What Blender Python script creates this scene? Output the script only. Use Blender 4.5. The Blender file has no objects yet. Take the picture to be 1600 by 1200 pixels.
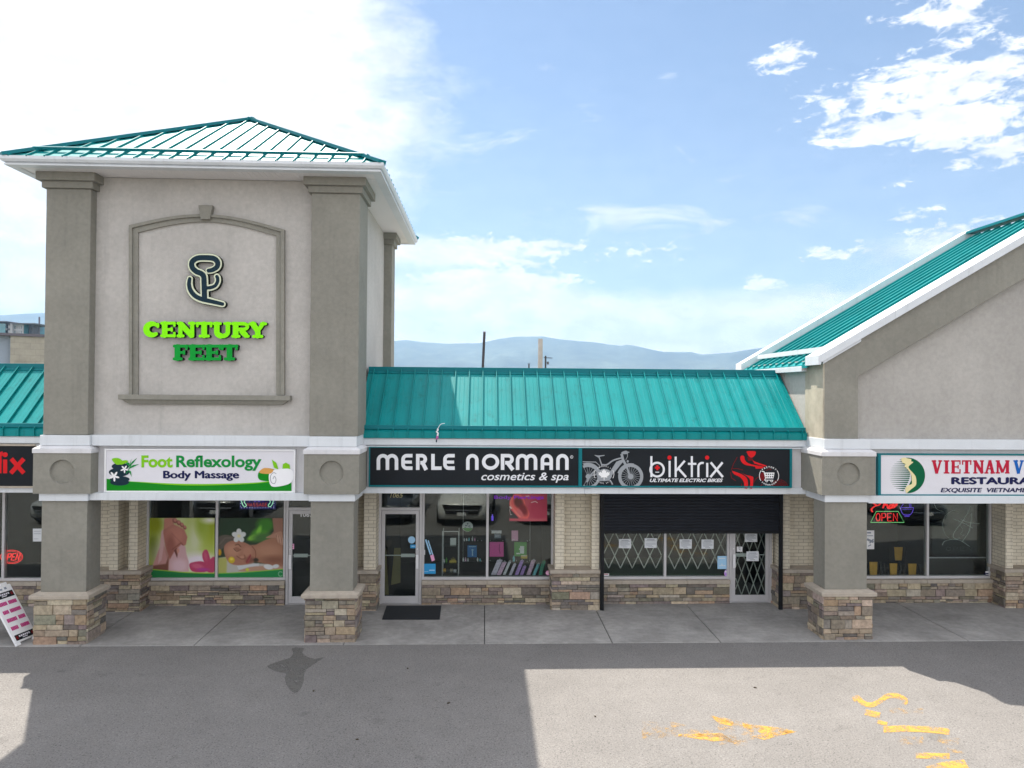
import bpy, bmesh, math, random
import numpy as np
from mathutils import Vector, Matrix
from mathutils.geometry import tessellate_polygon

SC = bpy.context.scene
COL = SC.collection
R = math.radians
rnd = random.Random(7)

# ------------------------------------------------------------------ camera
F_PX = 1110.0
CAM = Vector((0.0, -13.15, 4.661))
RIGHT = Vector((0.9992410819552943, -0.0382231140564981, 0.007500245638428679))
UP = Vector((-0.007894171250222574, -0.010165467766823689, 0.9999171692322087))
FWD = Vector((0.03814370450133272, 0.999217522272756, 0.010459492817981357))
cd = bpy.data.cameras.new('camera')
cam = bpy.data.objects.new('camera', cd)
COL.objects.link(cam)
cd.sensor_width = 36.0
cd.lens = F_PX / 1600 * 36.0
cd.clip_start = 0.1
cd.clip_end = 40000
mw = Matrix.Identity(4)
for r in range(3):
    mw[r][0] = RIGHT[r]; mw[r][1] = UP[r]; mw[r][2] = -FWD[r]; mw[r][3] = CAM[r]
cam.matrix_world = mw
SC.camera = cam


def ray(px, py):
    return RIGHT * (px - 800) + UP * (600 - py) + FWD * F_PX


def P(px, py, y):
    """survey helper: real (x, z) of a photographed point known to lie in the vertical plane y."""
    d = ray(px, py)
    t = (y - CAM.y) / d.y
    return (CAM.x + d.x * t, CAM.z + d.z * t)


def G(px, py, z=0.0):
    d = ray(px, py)
    t = (z - CAM.z) / d.z
    return (CAM.x + d.x * t, CAM.y + d.y * t)


def X(px, y, py=850):
    return P(px, py, y)[0]


def Z(px, py, y):
    return P(px, py, y)[1]


# ------------------------------------------------------------------ node helpers
class NT:
    def __init__(self, tree):
        self.t = tree

    def n(self, typ, **kw):
        nd = self.t.nodes.new(typ)
        for k, v in kw.items():
            if k == 'inp':
                for kk, vv in v.items():
                    self.set(nd, kk, vv)
            else:
                setattr(nd, k, v)
        return nd

    def set(self, nd, key, v):
        s = nd.inputs[key]
        if isinstance(v, bpy.types.NodeSocket):
            self.t.links.new(v, s)
        else:
            s.default_value = v

    def math(self, op, a, b=0.0, c=None, clamp=False):
        nd = self.n('ShaderNodeMath', operation=op, use_clamp=clamp)
        self.set(nd, 0, a)
        self.set(nd, 1, b)
        if c is not None:
            self.set(nd, 2, c)
        return nd.outputs[0]

    def vmath(self, op, a, b=None):
        nd = self.n('ShaderNodeVectorMath', operation=op)
        self.set(nd, 0, a)
        if b is not None:
            self.set(nd, 1, b)
        return nd

    def maprange(self, v, a, b, c=0.0, d=1.0, smooth=True):
        nd = self.n('ShaderNodeMapRange')
        nd.interpolation_type = 'SMOOTHSTEP' if smooth else 'LINEAR'
        for k, vv in (('Value', v), ('From Min', a), ('From Max', b), ('To Min', c), ('To Max', d)):
            self.set(nd, k, vv)
        return nd.outputs['Result']

    def noise(self, vec, scale, detail=4, rough=0.55, dist=0.0):
        nd = self.n('ShaderNodeTexNoise')
        self.set(nd, 'Vector', vec)
        for k, vv in (('Scale', scale), ('Detail', detail), ('Roughness', rough), ('Distortion', dist)):
            self.set(nd, k, vv)
        return nd.outputs['Fac']

    def mix(self, fac, a, b, mode='MIX'):
        nd = self.n('ShaderNodeMix', data_type='RGBA', blend_type=mode)
        self.set(nd, 0, fac)
        self.set(nd, 6, a)
        self.set(nd, 7, b)
        return nd.outputs[2]


def c4(c):
    return (c[0], c[1], c[2], 1.0)


def srgb(r, g, b):
    """0-255 display value to linear."""
    o = []
    for v in (r, g, b):
        v /= 255.0
        o.append(v / 12.92 if v <= 0.04045 else ((v + 0.055) / 1.055) ** 2.4)
    return tuple(o)


# ------------------------------------------------------------------ world, sun, exposure
SUN = Vector((-0.2926, 0.53, 1.0)).normalized()          # towards the sun, from the cast shadows
sun_el = math.asin(SUN.z)
SC.world = bpy.data.worlds.new('World')
SC.world.use_nodes = True
wt = SC.world.node_tree
wt.nodes.clear()
W = NT(wt)
sky = W.n('ShaderNodeTexSky', sky_type='NISHITA')
sky.sun_disc = False
sky.sun_elevation = sun_el
sky.sun_rotation = math.atan2(SUN.x, SUN.y)
sky.altitude = 400
sky.air_density = 1.0
sky.dust_density = 0.3
sky.ozone_density = 1.0
tc = W.n('ShaderNodeTexCoord')
sep = W.n('ShaderNodeSeparateXYZ')
W.set(sep, 0, tc.outputs['Generated'])
az = W.math('ARCTAN2', sep.outputs[0], sep.outputs[1])
hyp = W.math('SQRT', W.math('ADD', W.math('MULTIPLY', sep.outputs[0], sep.outputs[0]), W.math('MULTIPLY', sep.outputs[1], sep.outputs[1])))
el = W.math('ARCTAN2', sep.outputs[2], hyp)
cv = W.n('ShaderNodeCombineXYZ')
W.set(cv, 0, az)
W.set(cv, 1, el)
cvec = cv.outputs[0]


def sky_angles(px, py):
    d = ray(px, py)
    return math.atan2(d.x, d.y), math.atan2(d.z, math.hypot(d.x, d.y))


def blob(px, py, rx, ry, weight):
    a, e = sky_angles(px, py)
    s = W.vmath('SUBTRACT', cvec, (a, e, 0)).outputs[0]
    s = W.vmath('MULTIPLY', s, (F_PX / rx, F_PX / ry, 0)).outputs[0]
    ln = W.vmath('LENGTH', s).outputs['Value']
    return W.math('MULTIPLY', W.maprange(ln, 1.0, 0.0), weight)


def scaled(sx, sy, off=0.0):
    s = W.vmath('MULTIPLY', cvec, (sx, sy, 0)).outputs[0]
    return W.vmath('ADD', s, (off, off * 0.7, off)).outputs[0]


def addall(lst):
    o = lst[0]
    for v in lst[1:]:
        o = W.math('ADD', o, v)
    return o


n_big = W.noise(scaled(1.0, 1.9), 6.0, 9, 0.6, 0.35)
n_fine = W.noise(scaled(1.0, 2.2, 3.1), 30.0, 9, 0.64, 0.3)
n_cir = W.noise(W.vmath('ADD', W.vmath('MULTIPLY', cvec, (3.0, 9.0, 0)).outputs[0], (1.7, 0.3, 0)).outputs[0], 2.2, 8, 0.62, 0.9)
# low cumulus bank along the horizon and the bright veil round the sun side
veil = addall([blob(230, 120, 640, 420, 1.05), blob(30, 400, 420, 330, 0.9), blob(760, 480, 430, 110, 0.62), blob(850, 540, 1200, 110, 0.95), blob(680, 390, 380, 34, 0.62),
               blob(1500, 500, 520, 150, 0.5), blob(1500, 380, 300, 50, 0.3)])
veil_f = W.maprange(W.math('ADD', W.math('ADD', W.math('MULTIPLY', n_big, 0.75), W.math('MULTIPLY', n_fine, 0.25)), veil), 0.60, 1.22)
cum = addall([blob(850, 455, 150, 80, 0.52), blob(745, 440, 120, 60, 0.55), blob(660, 470, 130, 80, 0.5), blob(1000, 485, 130, 40, 0.45), blob(1190, 443, 52, 22, 0.62), blob(900, 515, 300, 50, 0.42),
              blob(760, 385, 380, 40, 0.52), blob(1040, 400, 160, 30, 0.30),
              blob(1215, 90, 90, 42, 0.50), blob(1330, 165, 190, 70, 0.42), blob(1540, 120, 220, 110, 0.46), blob(1440, 10, 130, 40, 0.38), blob(1500, 25, 90, 34, 0.3),
              blob(1560, 235, 150, 50, 0.42), blob(1540, 365, 280, 44, 0.46), blob(1390, 285, 70, 18, 0.36), blob(1420, 330, 90, 22, 0.36), blob(1340, 215, 170, 26, 0.36), blob(1480, 200, 150, 30, 0.36), blob(1280, 400, 120, 26, 0.3), blob(1400, 460, 260, 40, 0.4)])
cum_f = W.maprange(W.math('ADD', W.math('ADD', W.math('MULTIPLY', n_fine, 1.5), W.math('MULTIPLY', n_big, 0.30)), cum), 1.16, 1.44)
cir = addall([blob(960, 352, 260, 44, 0.25), blob(1270, 335, 170, 40, 0.20), blob(1100, 300, 520, 60, 0.10), blob(900, 160, 420, 150, 0.14), blob(1130, 390, 160, 50, 0.14), blob(640, 250, 260, 300, 0.12)])
cir_f = W.math('MULTIPLY', W.maprange(W.math('ADD', W.math('MULTIPLY', n_cir, 0.8), cir), 0.50, 0.80), 0.75)
# added bright cloud out of view (overhead and behind the viewer) raises ambient light
unseen_fill = W.math('MAXIMUM', W.maprange(el, 0.56, 0.85), W.maprange(W.math('ABSOLUTE', az), 0.85, 1.3))
up_f = W.math('MULTIPLY', W.maprange(n_big, 0.30, 0.55), unseen_fill)
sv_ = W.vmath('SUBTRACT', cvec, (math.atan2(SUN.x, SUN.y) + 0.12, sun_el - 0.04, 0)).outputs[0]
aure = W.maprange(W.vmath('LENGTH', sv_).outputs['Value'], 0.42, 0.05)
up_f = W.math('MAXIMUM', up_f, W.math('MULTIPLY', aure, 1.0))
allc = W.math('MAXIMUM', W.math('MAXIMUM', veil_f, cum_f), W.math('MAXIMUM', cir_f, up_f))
above = W.maprange(el, -0.01, 0.02)
allc = W.math('MAXIMUM', allc, W.maprange(el, 0.5, 0.1, 0.05, 0.16))      # thin high haze everywhere
allc = W.math('MULTIPLY', allc, above, clamp=True)
CLOUD = 9.0
shade = W.math('MULTIPLY', W.maprange(W.noise(scaled(1.0, 2.2, 9.0), 18.0, 6, 0.6), 0.35, 0.65, 0.84, 1.06), W.maprange(el, 0.20, 0.02, 1.0, 1.25))
ccol = W.vmath("SCALE", (1.02, 1.0, 1.01))
W.set(ccol, 3, W.math('MULTIPLY', W.math('MULTIPLY', shade, CLOUD), W.math('ADD', W.math('MULTIPLY_ADD', unseen_fill, 0.55, 1.0), W.math('MULTIPLY', aure, 4.0))))
skyc = W.vmath('MULTIPLY', sky.outputs[0], (1.05, 1.02, 1.02)).outputs[0]
bg = W.n('ShaderNodeBackground')
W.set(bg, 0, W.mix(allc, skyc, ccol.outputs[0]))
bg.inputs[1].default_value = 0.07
wo = W.n('ShaderNodeOutputWorld')
W.set(wo, 0, bg.outputs[0])
SC.world.cycles.sampling_method = 'MANUAL'
SC.world.cycles.sample_map_resolution = 512

sd = bpy.data.lights.new('sun', 'SUN')
sd.energy = 5.0
sd.angle = R(0.5)
sd.color = (1.0, 0.93, 0.82)
so = bpy.data.objects.new('sun', sd)
COL.objects.link(so)
so.rotation_euler = SUN.to_track_quat('Z', 'Y').to_euler()
so.location = (-20, 30, 60)

SC.view_settings.view_transform = 'Standard'
SC.view_settings.look = 'None'
SC.view_settings.gamma = 1.0
SC.view_settings.exposure = 1.0
SC.view_settings.use_curve_mapping = False
SC.render.engine = 'CYCLES'
SC.cycles.max_bounces = 8
SC.cycles.transparent_max_bounces = 16
SC.cycles.use_denoising = True
SC.cycles.sample_clamp_indirect = 6.0


# ------------------------------------------------------------------ materials
def material(name, col, rough=0.6, var=0.0, vscale=3.0, bump=0.0, bscale=120.0, metal=0.0, spec=0.5, streak=0.0, attr=False, emit=None, estr=0.0, coat=0.0, fine=0.0, fscale=60.0):
    m = bpy.data.materials.new(name)
    m.use_nodes = True
    t = NT(m.node_tree)
    b = m.node_tree.nodes['Principled BSDF']
    b.inputs['Roughness'].default_value = rough
    b.inputs['Metallic'].default_value = metal
    b.inputs['Specular IOR Level'].default_value = spec
    b.inputs['Coat Weight'].default_value = coat
    b.inputs['Coat Roughness'].default_value = 0.08
    co = t.n('ShaderNodeTexCoord').outputs['Object']
    c = c4(col)
    if attr:
        a = t.n('ShaderNodeAttribute', attribute_name='col')
        c = a.outputs['Color']
    if var:
        nz = t.noise(co, vscale, 6, 0.6)
        f = t.maprange(nz, 0.3, 0.7, 1.0 - var, 1.0 + var, False)
        s = t.vmath('SCALE', c if attr else c[:3])
        t.set(s, 3, f)
        c = s.outputs[0]
    if fine:
        nz = t.noise(co, fscale, 3, 0.6)
        s = t.vmath('SCALE', c if isinstance(c, bpy.types.NodeSocket) else c[:3])
        t.set(s, 3, t.maprange(nz, 0.3, 0.7, 1.0 - fine, 1.0 + fine, False))
        c = s.outputs[0]
    if streak:
        sv = t.vmath('MULTIPLY', co, (7.0, 7.0, 0.35)).outputs[0]
        nz = t.noise(sv, 1.0, 6, 0.65)
        s = t.vmath('SCALE', c if isinstance(c, bpy.types.NodeSocket) else c[:3])
        t.set(s, 3, t.maprange(nz, 0.52, 0.80, 1.0, 1.0 - 2.2 * streak))
        c = s.outputs[0]
    t.set(b, 'Base Color', c)
    if bump:
        nz = t.noise(co, bscale, 3, 0.6)
        bp = t.n('ShaderNodeBump')
        bp.inputs['Strength'].default_value = bump
        bp.inputs['Distance'].default_value = 0.01
        t.set(bp, 'Height', nz)
        t.set(b, 'Normal', bp.outputs[0])
    if emit:
        b.inputs['Emission Color'].default_value = c4(emit)
        b.inputs['Emission Strength'].default_value = estr
    return m


M = {}
M['stucco'] = material('light_stucco', (0.455, 0.434, 0.407), 0.9, 0.11, 0.7, 0.6, 70, spec=0.2, streak=0.05, fine=0.07, fscale=14)
M['stucco2'] = material('grey_beige_stucco', (0.388, 0.370, 0.343), 0.9, 0.11, 0.7, 0.6, 70, spec=0.2, streak=0.04, fine=0.07, fscale=14)
M['taupe'] = material('taupe_stucco', (0.245, 0.236, 0.203), 0.9, 0.12, 0.8, 0.6, 70, spec=0.2, streak=0.05, fine=0.07, fscale=14)
M['trim'] = material('white_trim_paint', (0.61, 0.64, 0.67), 0.5, 0.05, 2.0, 0.05, 40, streak=0.08)
M['ledge'] = material('white_ledge_stucco', (0.62, 0.615, 0.63), 0.7, 0.07, 3.0, 0.2, 60, streak=0.06)
M['soffit'] = material('soffit_vinyl', (0.70, 0.69, 0.69), 0.5, 0.02, 2)
M['teal'] = material('teal_roof_metal', (0.001, 0.215, 0.222), 0.40, 0.10, 1.2, 0.05, 6, spec=0.20, streak=0.16)
M['teal_trim'] = material('teal_trim_metal', (0.001, 0.155, 0.18), 0.40, 0.04, 2, spec=0.2)
M['mortar'] = material('dark_mortar', (0.10, 0.09, 0.08), 0.95)
M['stone'] = material('ledge_stone', (0.3, 0.3, 0.3), 0.85, 0.28, 16, 0.9, 45, spec=0.25, attr=True)
M['cap'] = material('cast_stone_cap', (0.40, 0.35, 0.29), 0.85, 0.12, 8, 0.3, 60, spec=0.25)
M['alu'] = material('aluminium_frame', (0.56, 0.55, 0.56), 0.45, 0.04, 4, metal=0.25)
M['black'] = material('black_metal', (0.009, 0.009, 0.010), 0.6, 0.1, 4, spec=0.2)
M['shutter'] = material('black_shutter_slats', (0.012, 0.013, 0.018), 0.6, 0.15, 5, spec=0.2)
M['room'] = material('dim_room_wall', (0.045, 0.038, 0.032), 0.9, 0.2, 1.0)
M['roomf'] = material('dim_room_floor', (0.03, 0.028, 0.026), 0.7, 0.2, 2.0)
M['white'] = material('white_plastic', (0.78, 0.78, 0.79), 0.45)
M['paper'] = material('paper', (0.74, 0.77, 0.80), 0.8)
M['ink'] = material('grey_ink', (0.25, 0.28, 0.33), 0.8)
M['print'] = material('printed_vinyl', (1, 1, 1), 0.55, attr=True, spec=0.3)
M['signblack'] = material('black_sign_face', (0.014, 0.016, 0.019), 0.6, 0.1, 1.5, spec=0.10)
M['signwhite'] = material('white_sign_face', (0.66, 0.65, 0.69), 0.4, 0.02, 3)
M['letter'] = material('pale_letter_vinyl', (0.72, 0.73, 0.76), 0.65, spec=0.12)
M['red'] = material('red_vinyl', (0.62, 0.012, 0.015), 0.65, spec=0.12)
M['red2'] = material('dark_red_vinyl', (0.16, 0.006, 0.008), 0.65, spec=0.12)
M['crimson'] = material('crimson_vinyl', (0.46, 0.012, 0.04), 0.65, spec=0.12)
M['blue'] = material('blue_vinyl', (0.01, 0.11, 0.42), 0.65, spec=0.12)
M['navy'] = material('navy_vinyl', (0.012, 0.014, 0.07), 0.65, spec=0.12)
M['grey'] = material('grey_vinyl', (0.29, 0.31, 0.33), 0.65, spec=0.12)
M['lime'] = material('lime_vinyl', (0.20, 0.52, 0.012), 0.65, spec=0.12)
M['green'] = material('green_vinyl', (0.008, 0.24, 0.045), 0.65, spec=0.12)
M['grass_green'] = material('bright_green_vinyl', (0.006, 0.22, 0.01), 0.65, spec=0.12)
M['deepgreen'] = material('deep_green_vinyl', (0.002, 0.105, 0.042), 0.65, spec=0.12)
M['cream'] = material('cream_vinyl', (0.74, 0.66, 0.36), 0.65, spec=0.12)
M['limeface'] = material('lime_letter_face', (0.22, 0.80, 0.004), 0.65, spec=0.12, emit=(0.2, 0.8, 0.0), estr=0.05)
M['greenface'] = material('green_letter_face', (0.004, 0.30, 0.035), 0.65, spec=0.12)
M['return'] = material('black_letter_return', (0.012, 0.018, 0.012), 0.65, spec=0.12)
M['emblem_dark'] = material('dark_teal_face', (0.010, 0.028, 0.042), 0.65, spec=0.12)
M['emblem_edge'] = material('pale_green_edge', (0.66, 0.70, 0.52), 0.65, spec=0.12)
M['rubber'] = material('black_rubber_mat', (0.012, 0.014, 0.017), 0.85, 0.2, 30, 0.5, 200)
M['neon_red'] = material('red_neon_tube', (0.6, 0.02, 0.02), 0.3, emit=(1.0, 0.03, 0.03), estr=0.55)
M['neon_green'] = material('green_neon_tube', (0.2, 0.6, 0.2), 0.3, emit=(0.30, 1.0, 0.35), estr=0.35)
M['neon_mint'] = material('mint_neon_tube', (0.4, 0.8, 0.5), 0.3, emit=(0.45, 1.0, 0.6), estr=0.55)
M['neon_violet'] = material('violet_neon_tube', (0.2, 0.1, 0.6), 0.3, emit=(0.16, 0.08, 0.9), estr=0.42)
M['neon_blue'] = material('blue_led', (0.02, 0.02, 0.5), 0.3, emit=(0.01, 0.01, 0.5), estr=0.30)
M['neon_dot'] = material('white_led', (0.6, 0.6, 0.9), 0.3, emit=(0.6, 0.5, 1.0), estr=0.6)
M['neon_orange'] = material('orange_led', (0.6, 0.1, 0.02), 0.3, emit=(1.0, 0.10, 0.01), estr=0.28)
M['tube_off'] = material('unlit_glass_tube', (0.62, 0.68, 0.66), 0.25)
M['ledpanel'] = material('dark_blue_panel', (0.004, 0.004, 0.06), 0.4, emit=(0.0, 0.0, 0.5), estr=0.05)
M['pink'] = material('pink_card', (0.82, 0.10, 0.42), 0.6)
M['lightpink'] = material('pale_pink_card', (0.82, 0.38, 0.60), 0.6)
M['greencard'] = material('green_card', (0.10, 0.36, 0.07), 0.6)
M['bluecard'] = material('blue_card', (0.02, 0.16, 0.45), 0.6)
M['cyan'] = material('cyan_sticker', (0.02, 0.30, 0.62), 0.5)
M['skycard'] = material('pale_blue_card', (0.35, 0.60, 0.82), 0.6)
M['yellow'] = material('yellow_card', (0.62, 0.45, 0.05), 0.6)
M['lilac'] = material('lilac_pouch', (0.78, 0.68, 0.86), 0.55, 0.25, 22)
M['violet'] = material('violet_pouch', (0.55, 0.32, 0.78), 0.55, 0.3, 22)
M['rosepouch'] = material('rose_pouch', (0.82, 0.52, 0.74), 0.55, 0.3, 22)
M['silverpouch'] = material('silver_pouch', (0.70, 0.68, 0.74), 0.45, 0.2, 22)
M['aquapouch'] = material('aqua_pouch', (0.22, 0.62, 0.72), 0.55, 0.2, 22)
M['greenpouch'] = material('green_pouch', (0.03, 0.34, 0.20), 0.55, 0.2, 22)
M['wood'] = material('ochre_wood', (0.70, 0.37, 0.035), 0.5, 0.12, 6)
M['darkwood'] = material('dark_wood', (0.03, 0.022, 0.018), 0.5)
M['turf'] = material('green_carpet', (0.02, 0.07, 0.025), 0.95, 0.2, 20)
M['gate'] = material('pale_gate_steel', (0.62, 0.62, 0.58), 0.5)
M['tire'] = material('tyre_rubber', (0.02, 0.02, 0.02), 0.85)
M['rim'] = material('alloy_rim', (0.45, 0.45, 0.47), 0.3, metal=0.8)
M['carglass'] = material('car_glass', (0.01, 0.012, 0.014), 0.05, spec=0.8)
M['lamp'] = material('headlamp_lens', (0.6, 0.62, 0.65), 0.1, spec=0.8)
M['grille'] = material('black_grille', (0.015, 0.015, 0.017), 0.35)
for nm, cc in (('white', (0.72, 0.71, 0.68)), ('charcoal', (0.03, 0.032, 0.036)), ('grey', (0.14, 0.15, 0.15)), ('navy', (0.02, 0.03, 0.05)), ('silver', (0.42, 0.43, 0.44))):
    M['car_' + nm] = material(nm + '_car_paint', cc, 0.35, coat=0.8)
M['concrete_wall'] = material('pale_block_side', (0.30, 0.35, 0.42), 0.9, 0.08, 0.6)
M['tower_wall'] = material('tower_concrete', (0.42, 0.41, 0.43), 0.9, 0.05, 0.3)
M['tower_dark'] = material('tower_dark_slab', (0.12, 0.11, 0.13), 0.8)
M['tower_glass'] = material('tower_glass', (0.05, 0.20, 0.24), 0.15, spec=0.8)
M['pole_wood'] = material('weathered_pole', (0.46, 0.42, 0.385), 0.9, 0.15, 2)
M['membrane'] = material('grey_roof_membrane', (0.30, 0.29, 0.28), 0.9, 0.15, 0.7)
M['flower'] = material('white_petal', (0.80, 0.80, 0.82), 0.5)
M['litter'] = material('pale_litter', (0.7, 0.7, 0.68), 0.8)
M['leaf'] = material('dry_leaf', (0.05, 0.035, 0.02), 0.9)
M['conduit'] = material('pink_plastic', (0.45, 0.10, 0.34), 0.6)

# --- glass: thin pane, symmetric fresnel
gm = bpy.data.materials.new('window_glass')
gm.use_nodes = True
gm.node_tree.nodes.clear()
t = NT(gm.node_tree)
lw = t.n('ShaderNodeLayerWeight')
fac = t.math('POWER', lw.outputs['Facing'], 4.0)
fac = t.math('ADD', t.math('MULTIPLY', fac, 0.85), 0.05, clamp=True)
tr = t.n('ShaderNodeBsdfTransparent')
tr.inputs[0].default_value = (0.82, 0.86, 0.84, 1)
gl = t.n('ShaderNodeBsdfGlossy')
gl.inputs['Roughness'].default_value = 0.0
gl.inputs[0].default_value = (0.95, 1.0, 0.98, 1)
ms = t.n('ShaderNodeMixShader')
t.set(ms, 0, fac)
t.set(ms, 1, tr.outputs[0])
t.set(ms, 2, gl.outputs[0])
oo = t.n('ShaderNodeOutputMaterial')
t.set(oo, 0, ms.outputs[0])
M['glass'] = gm


def brick_material(name, base, mortar, bw, bh):
    m = material(name, base, 0.75)
    t = NT(m.node_tree)
    b = m.node_tree.nodes['Principled BSDF']
    co = t.n('ShaderNodeTexCoord').outputs['Object']
    s = t.n('ShaderNodeSeparateXYZ')
    t.set(s, 0, co)
    cb = t.n('ShaderNodeCombineXYZ')
    t.set(cb, 0, t.math('ADD', s.outputs[0], s.outputs[1]))
    t.set(cb, 1, s.outputs[2])
    br = t.n('ShaderNodeTexBrick')
    t.set(br, 'Vector', cb.outputs[0])
    br.inputs['Scale'].default_value = 1.0
    br.inputs['Brick Width'].default_value = bw
    br.inputs['Row Height'].default_value = bh
    br.inputs['Mortar Size'].default_value = 0.006
    br.inputs['Mortar Smooth'].default_value = 0.3
    br.inputs['Color1'].default_value = c4(base)
    br.inputs['Color2'].default_value = c4(tuple(v * 0.93 for v in base))
    br.inputs['Mortar'].default_value = c4(mortar)
    nz = t.noise(co, 3.0, 6, 0.6)
    sc_ = t.vmath('SCALE', br.outputs['Color'])
    t.set(sc_, 3, t.maprange(nz, 0.3, 0.75, 1.06, 0.86))
    t.set(b, 'Base Color', sc_.outputs[0])
    bp = t.n('ShaderNodeBump')
    bp.inputs['Strength'].default_value = 0.8
    bp.inputs['Distance'].default_value = 0.006
    hgt = t.math('ADD', t.math('MULTIPLY', br.outputs['Fac'], -1.0), t.math('MULTIPLY', t.noise(co, 80, 3), 0.3))
    t.set(bp, 'Height', hgt)
    t.set(b, 'Normal', bp.outputs[0])
    return m


M['brick'] = brick_material('cream_painted_brick', (0.70, 0.64, 0.51), (0.38, 0.33, 0.25), 0.215, 0.0765)
M['block'] = brick_material('rough_concrete_block', (0.36, 0.33, 0.27), (0.24, 0.22, 0.19), 0.55, 0.28)


def asphalt_material():
    m = material('asphalt', (0.2, 0.2, 0.2), 0.92, spec=0.2)
    t = NT(m.node_tree)
    b = m.node_tree.nodes['Principled BSDF']
    co = t.n('ShaderNodeTexCoord').outputs['Object']
    big = t.noise(co, 0.35, 5, 0.6)
    mid = t.noise(co, 2.2, 5, 0.65)
    fine = t.noise(co, 42.0, 2, 0.7)
    vor = t.n('ShaderNodeTexVoronoi')
    t.set(vor, 'Vector', co)
    vor.inputs['Scale'].default_value = 80.0
    sepc = t.n('ShaderNodeSeparateColor')
    t.set(sepc, 0, vor.outputs['Color'])
    dark = t.maprange(sepc.outputs[0], 0.05, 0.09, 0.62, 1.0, False)
    light = t.maprange(sepc.outputs[1], 0.90, 0.95, 1.0, 1.22, False)
    v = t.math('MULTIPLY', t.maprange(fine, 0.25, 0.75, 0.70, 1.30, False), t.maprange(big, 0.3, 0.7, 0.90, 1.10, False))
    v = t.math('MULTIPLY', v, t.maprange(mid, 0.3, 0.7, 0.94, 1.06, False))
    v = t.math('MULTIPLY', v, dark)
    v = t.math('MULTIPLY', v, light)
    # darker seal strip against the walkway and a worn wheel track
    s = t.n('ShaderNodeSeparateXYZ')
    t.set(s, 0, co)
    wob = t.math('MULTIPLY', t.math('SUBTRACT', mid, 0.5), 0.25)
    strip = t.maprange(t.math('ADD', s.outputs[1], wob), -0.55, -0.40, 1.0, 0.86)
    v = t.math('MULTIPLY', v, strip)
    # an older, darker lane of paving on the left and a faint resurfacing seam
    lane = t.math('ADD', t.math('ADD', s.outputs[0], t.math('MULTIPLY', s.outputs[1], 0.16)), wob)
    v = t.math('MULTIPLY', v, t.maprange(lane, -5.12, -4.95, 0.90, 1.0))
    v = t.math('MULTIPLY', v, t.math('SUBTRACT', 1.0, t.math('MULTIPLY', t.maprange(t.math('ABSOLUTE', t.math('ADD', lane, 5.03)), 0.05, 0.0), 0.10)))
    # tyre tracks along the lane and scattered old drips
    trk = t.math('MULTIPLY', t.maprange(t.math('ABSOLUTE', t.math('ADD', s.outputs[1], t.math('ADD', 2.3, wob))), 0.45, 0.0), 0.055)
    v = t.math('MULTIPLY', v, t.math('SUBTRACT', 1.0, trk))
    drip = t.noise(co, 1.7, 3, 0.5)
    v = t.math('MULTIPLY', v, t.maprange(drip, 0.66, 0.74, 1.0, 0.82))
    sc_ = t.vmath('SCALE', (0.212, 0.202, 0.194))
    t.set(sc_, 3, v)
    t.set(b, 'Base Color', sc_.outputs[0])
    bp = t.n('ShaderNodeBump')
    bp.inputs['Strength'].default_value = 0.5
    bp.inputs['Distance'].default_value = 0.006
    t.set(bp, 'Height', t.math('ADD', fine, sepc.outputs[2]))
    t.set(b, 'Normal', bp.outputs[0])
    return m


M['asphalt'] = asphalt_material()
M['concrete'] = material('walkway_concrete', (0.29, 0.28, 0.268), 0.9, 0.22, 1.1, 0.25, 70, spec=0.2, fine=0.12, fscale=9)
M['joint'] = material('dark_joint', (0.05, 0.048, 0.045), 0.95)
M['ground'] = material('valley_ground', (0.10, 0.11, 0.06), 0.95, 0.3, 0.02)
M['hill'] = material('forested_hill', (0.065, 0.08, 0.06), 0.95, 0.5, 0.004, fine=0.3, fscale=0.02)


def worn_paint(name, col, keep):
    m = material(name, col, 0.8, 0.1, 5)
    t = NT(m.node_tree)
    b = m.node_tree.nodes['Principled BSDF']
    out = [n for n in m.node_tree.nodes if n.type == 'OUTPUT_MATERIAL'][0]
    co = t.n('ShaderNodeTexCoord').outputs['Object']
    nz = t.math('ADD', t.math('MULTIPLY', t.noise(co, 5.0, 6, 0.7), 0.65), t.math('MULTIPLY', t.noise(co, 45.0, 3, 0.7), 0.35))
    f = t.maprange(nz, keep - 0.10, keep + 0.06, 0.86, 0.0)
    tp = t.n('ShaderNodeBsdfTransparent')
    mx = t.n('ShaderNodeMixShader')
    t.set(mx, 0, f)
    t.set(mx, 1, tp.outputs[0])
    t.set(mx, 2, b.outputs[0])
    t.set(out, 0, mx.outputs[0])
    return m


M['paint'] = worn_paint('worn_yellow_paint', (0.56, 0.30, 0.045), 0.535)
M['paint_faint'] = worn_paint('faded_yellow_paint', (0.50, 0.30, 0.09), 0.455)
M['oil'] = worn_paint('oil_stain', (0.128, 0.122, 0.114), 0.57)


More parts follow.
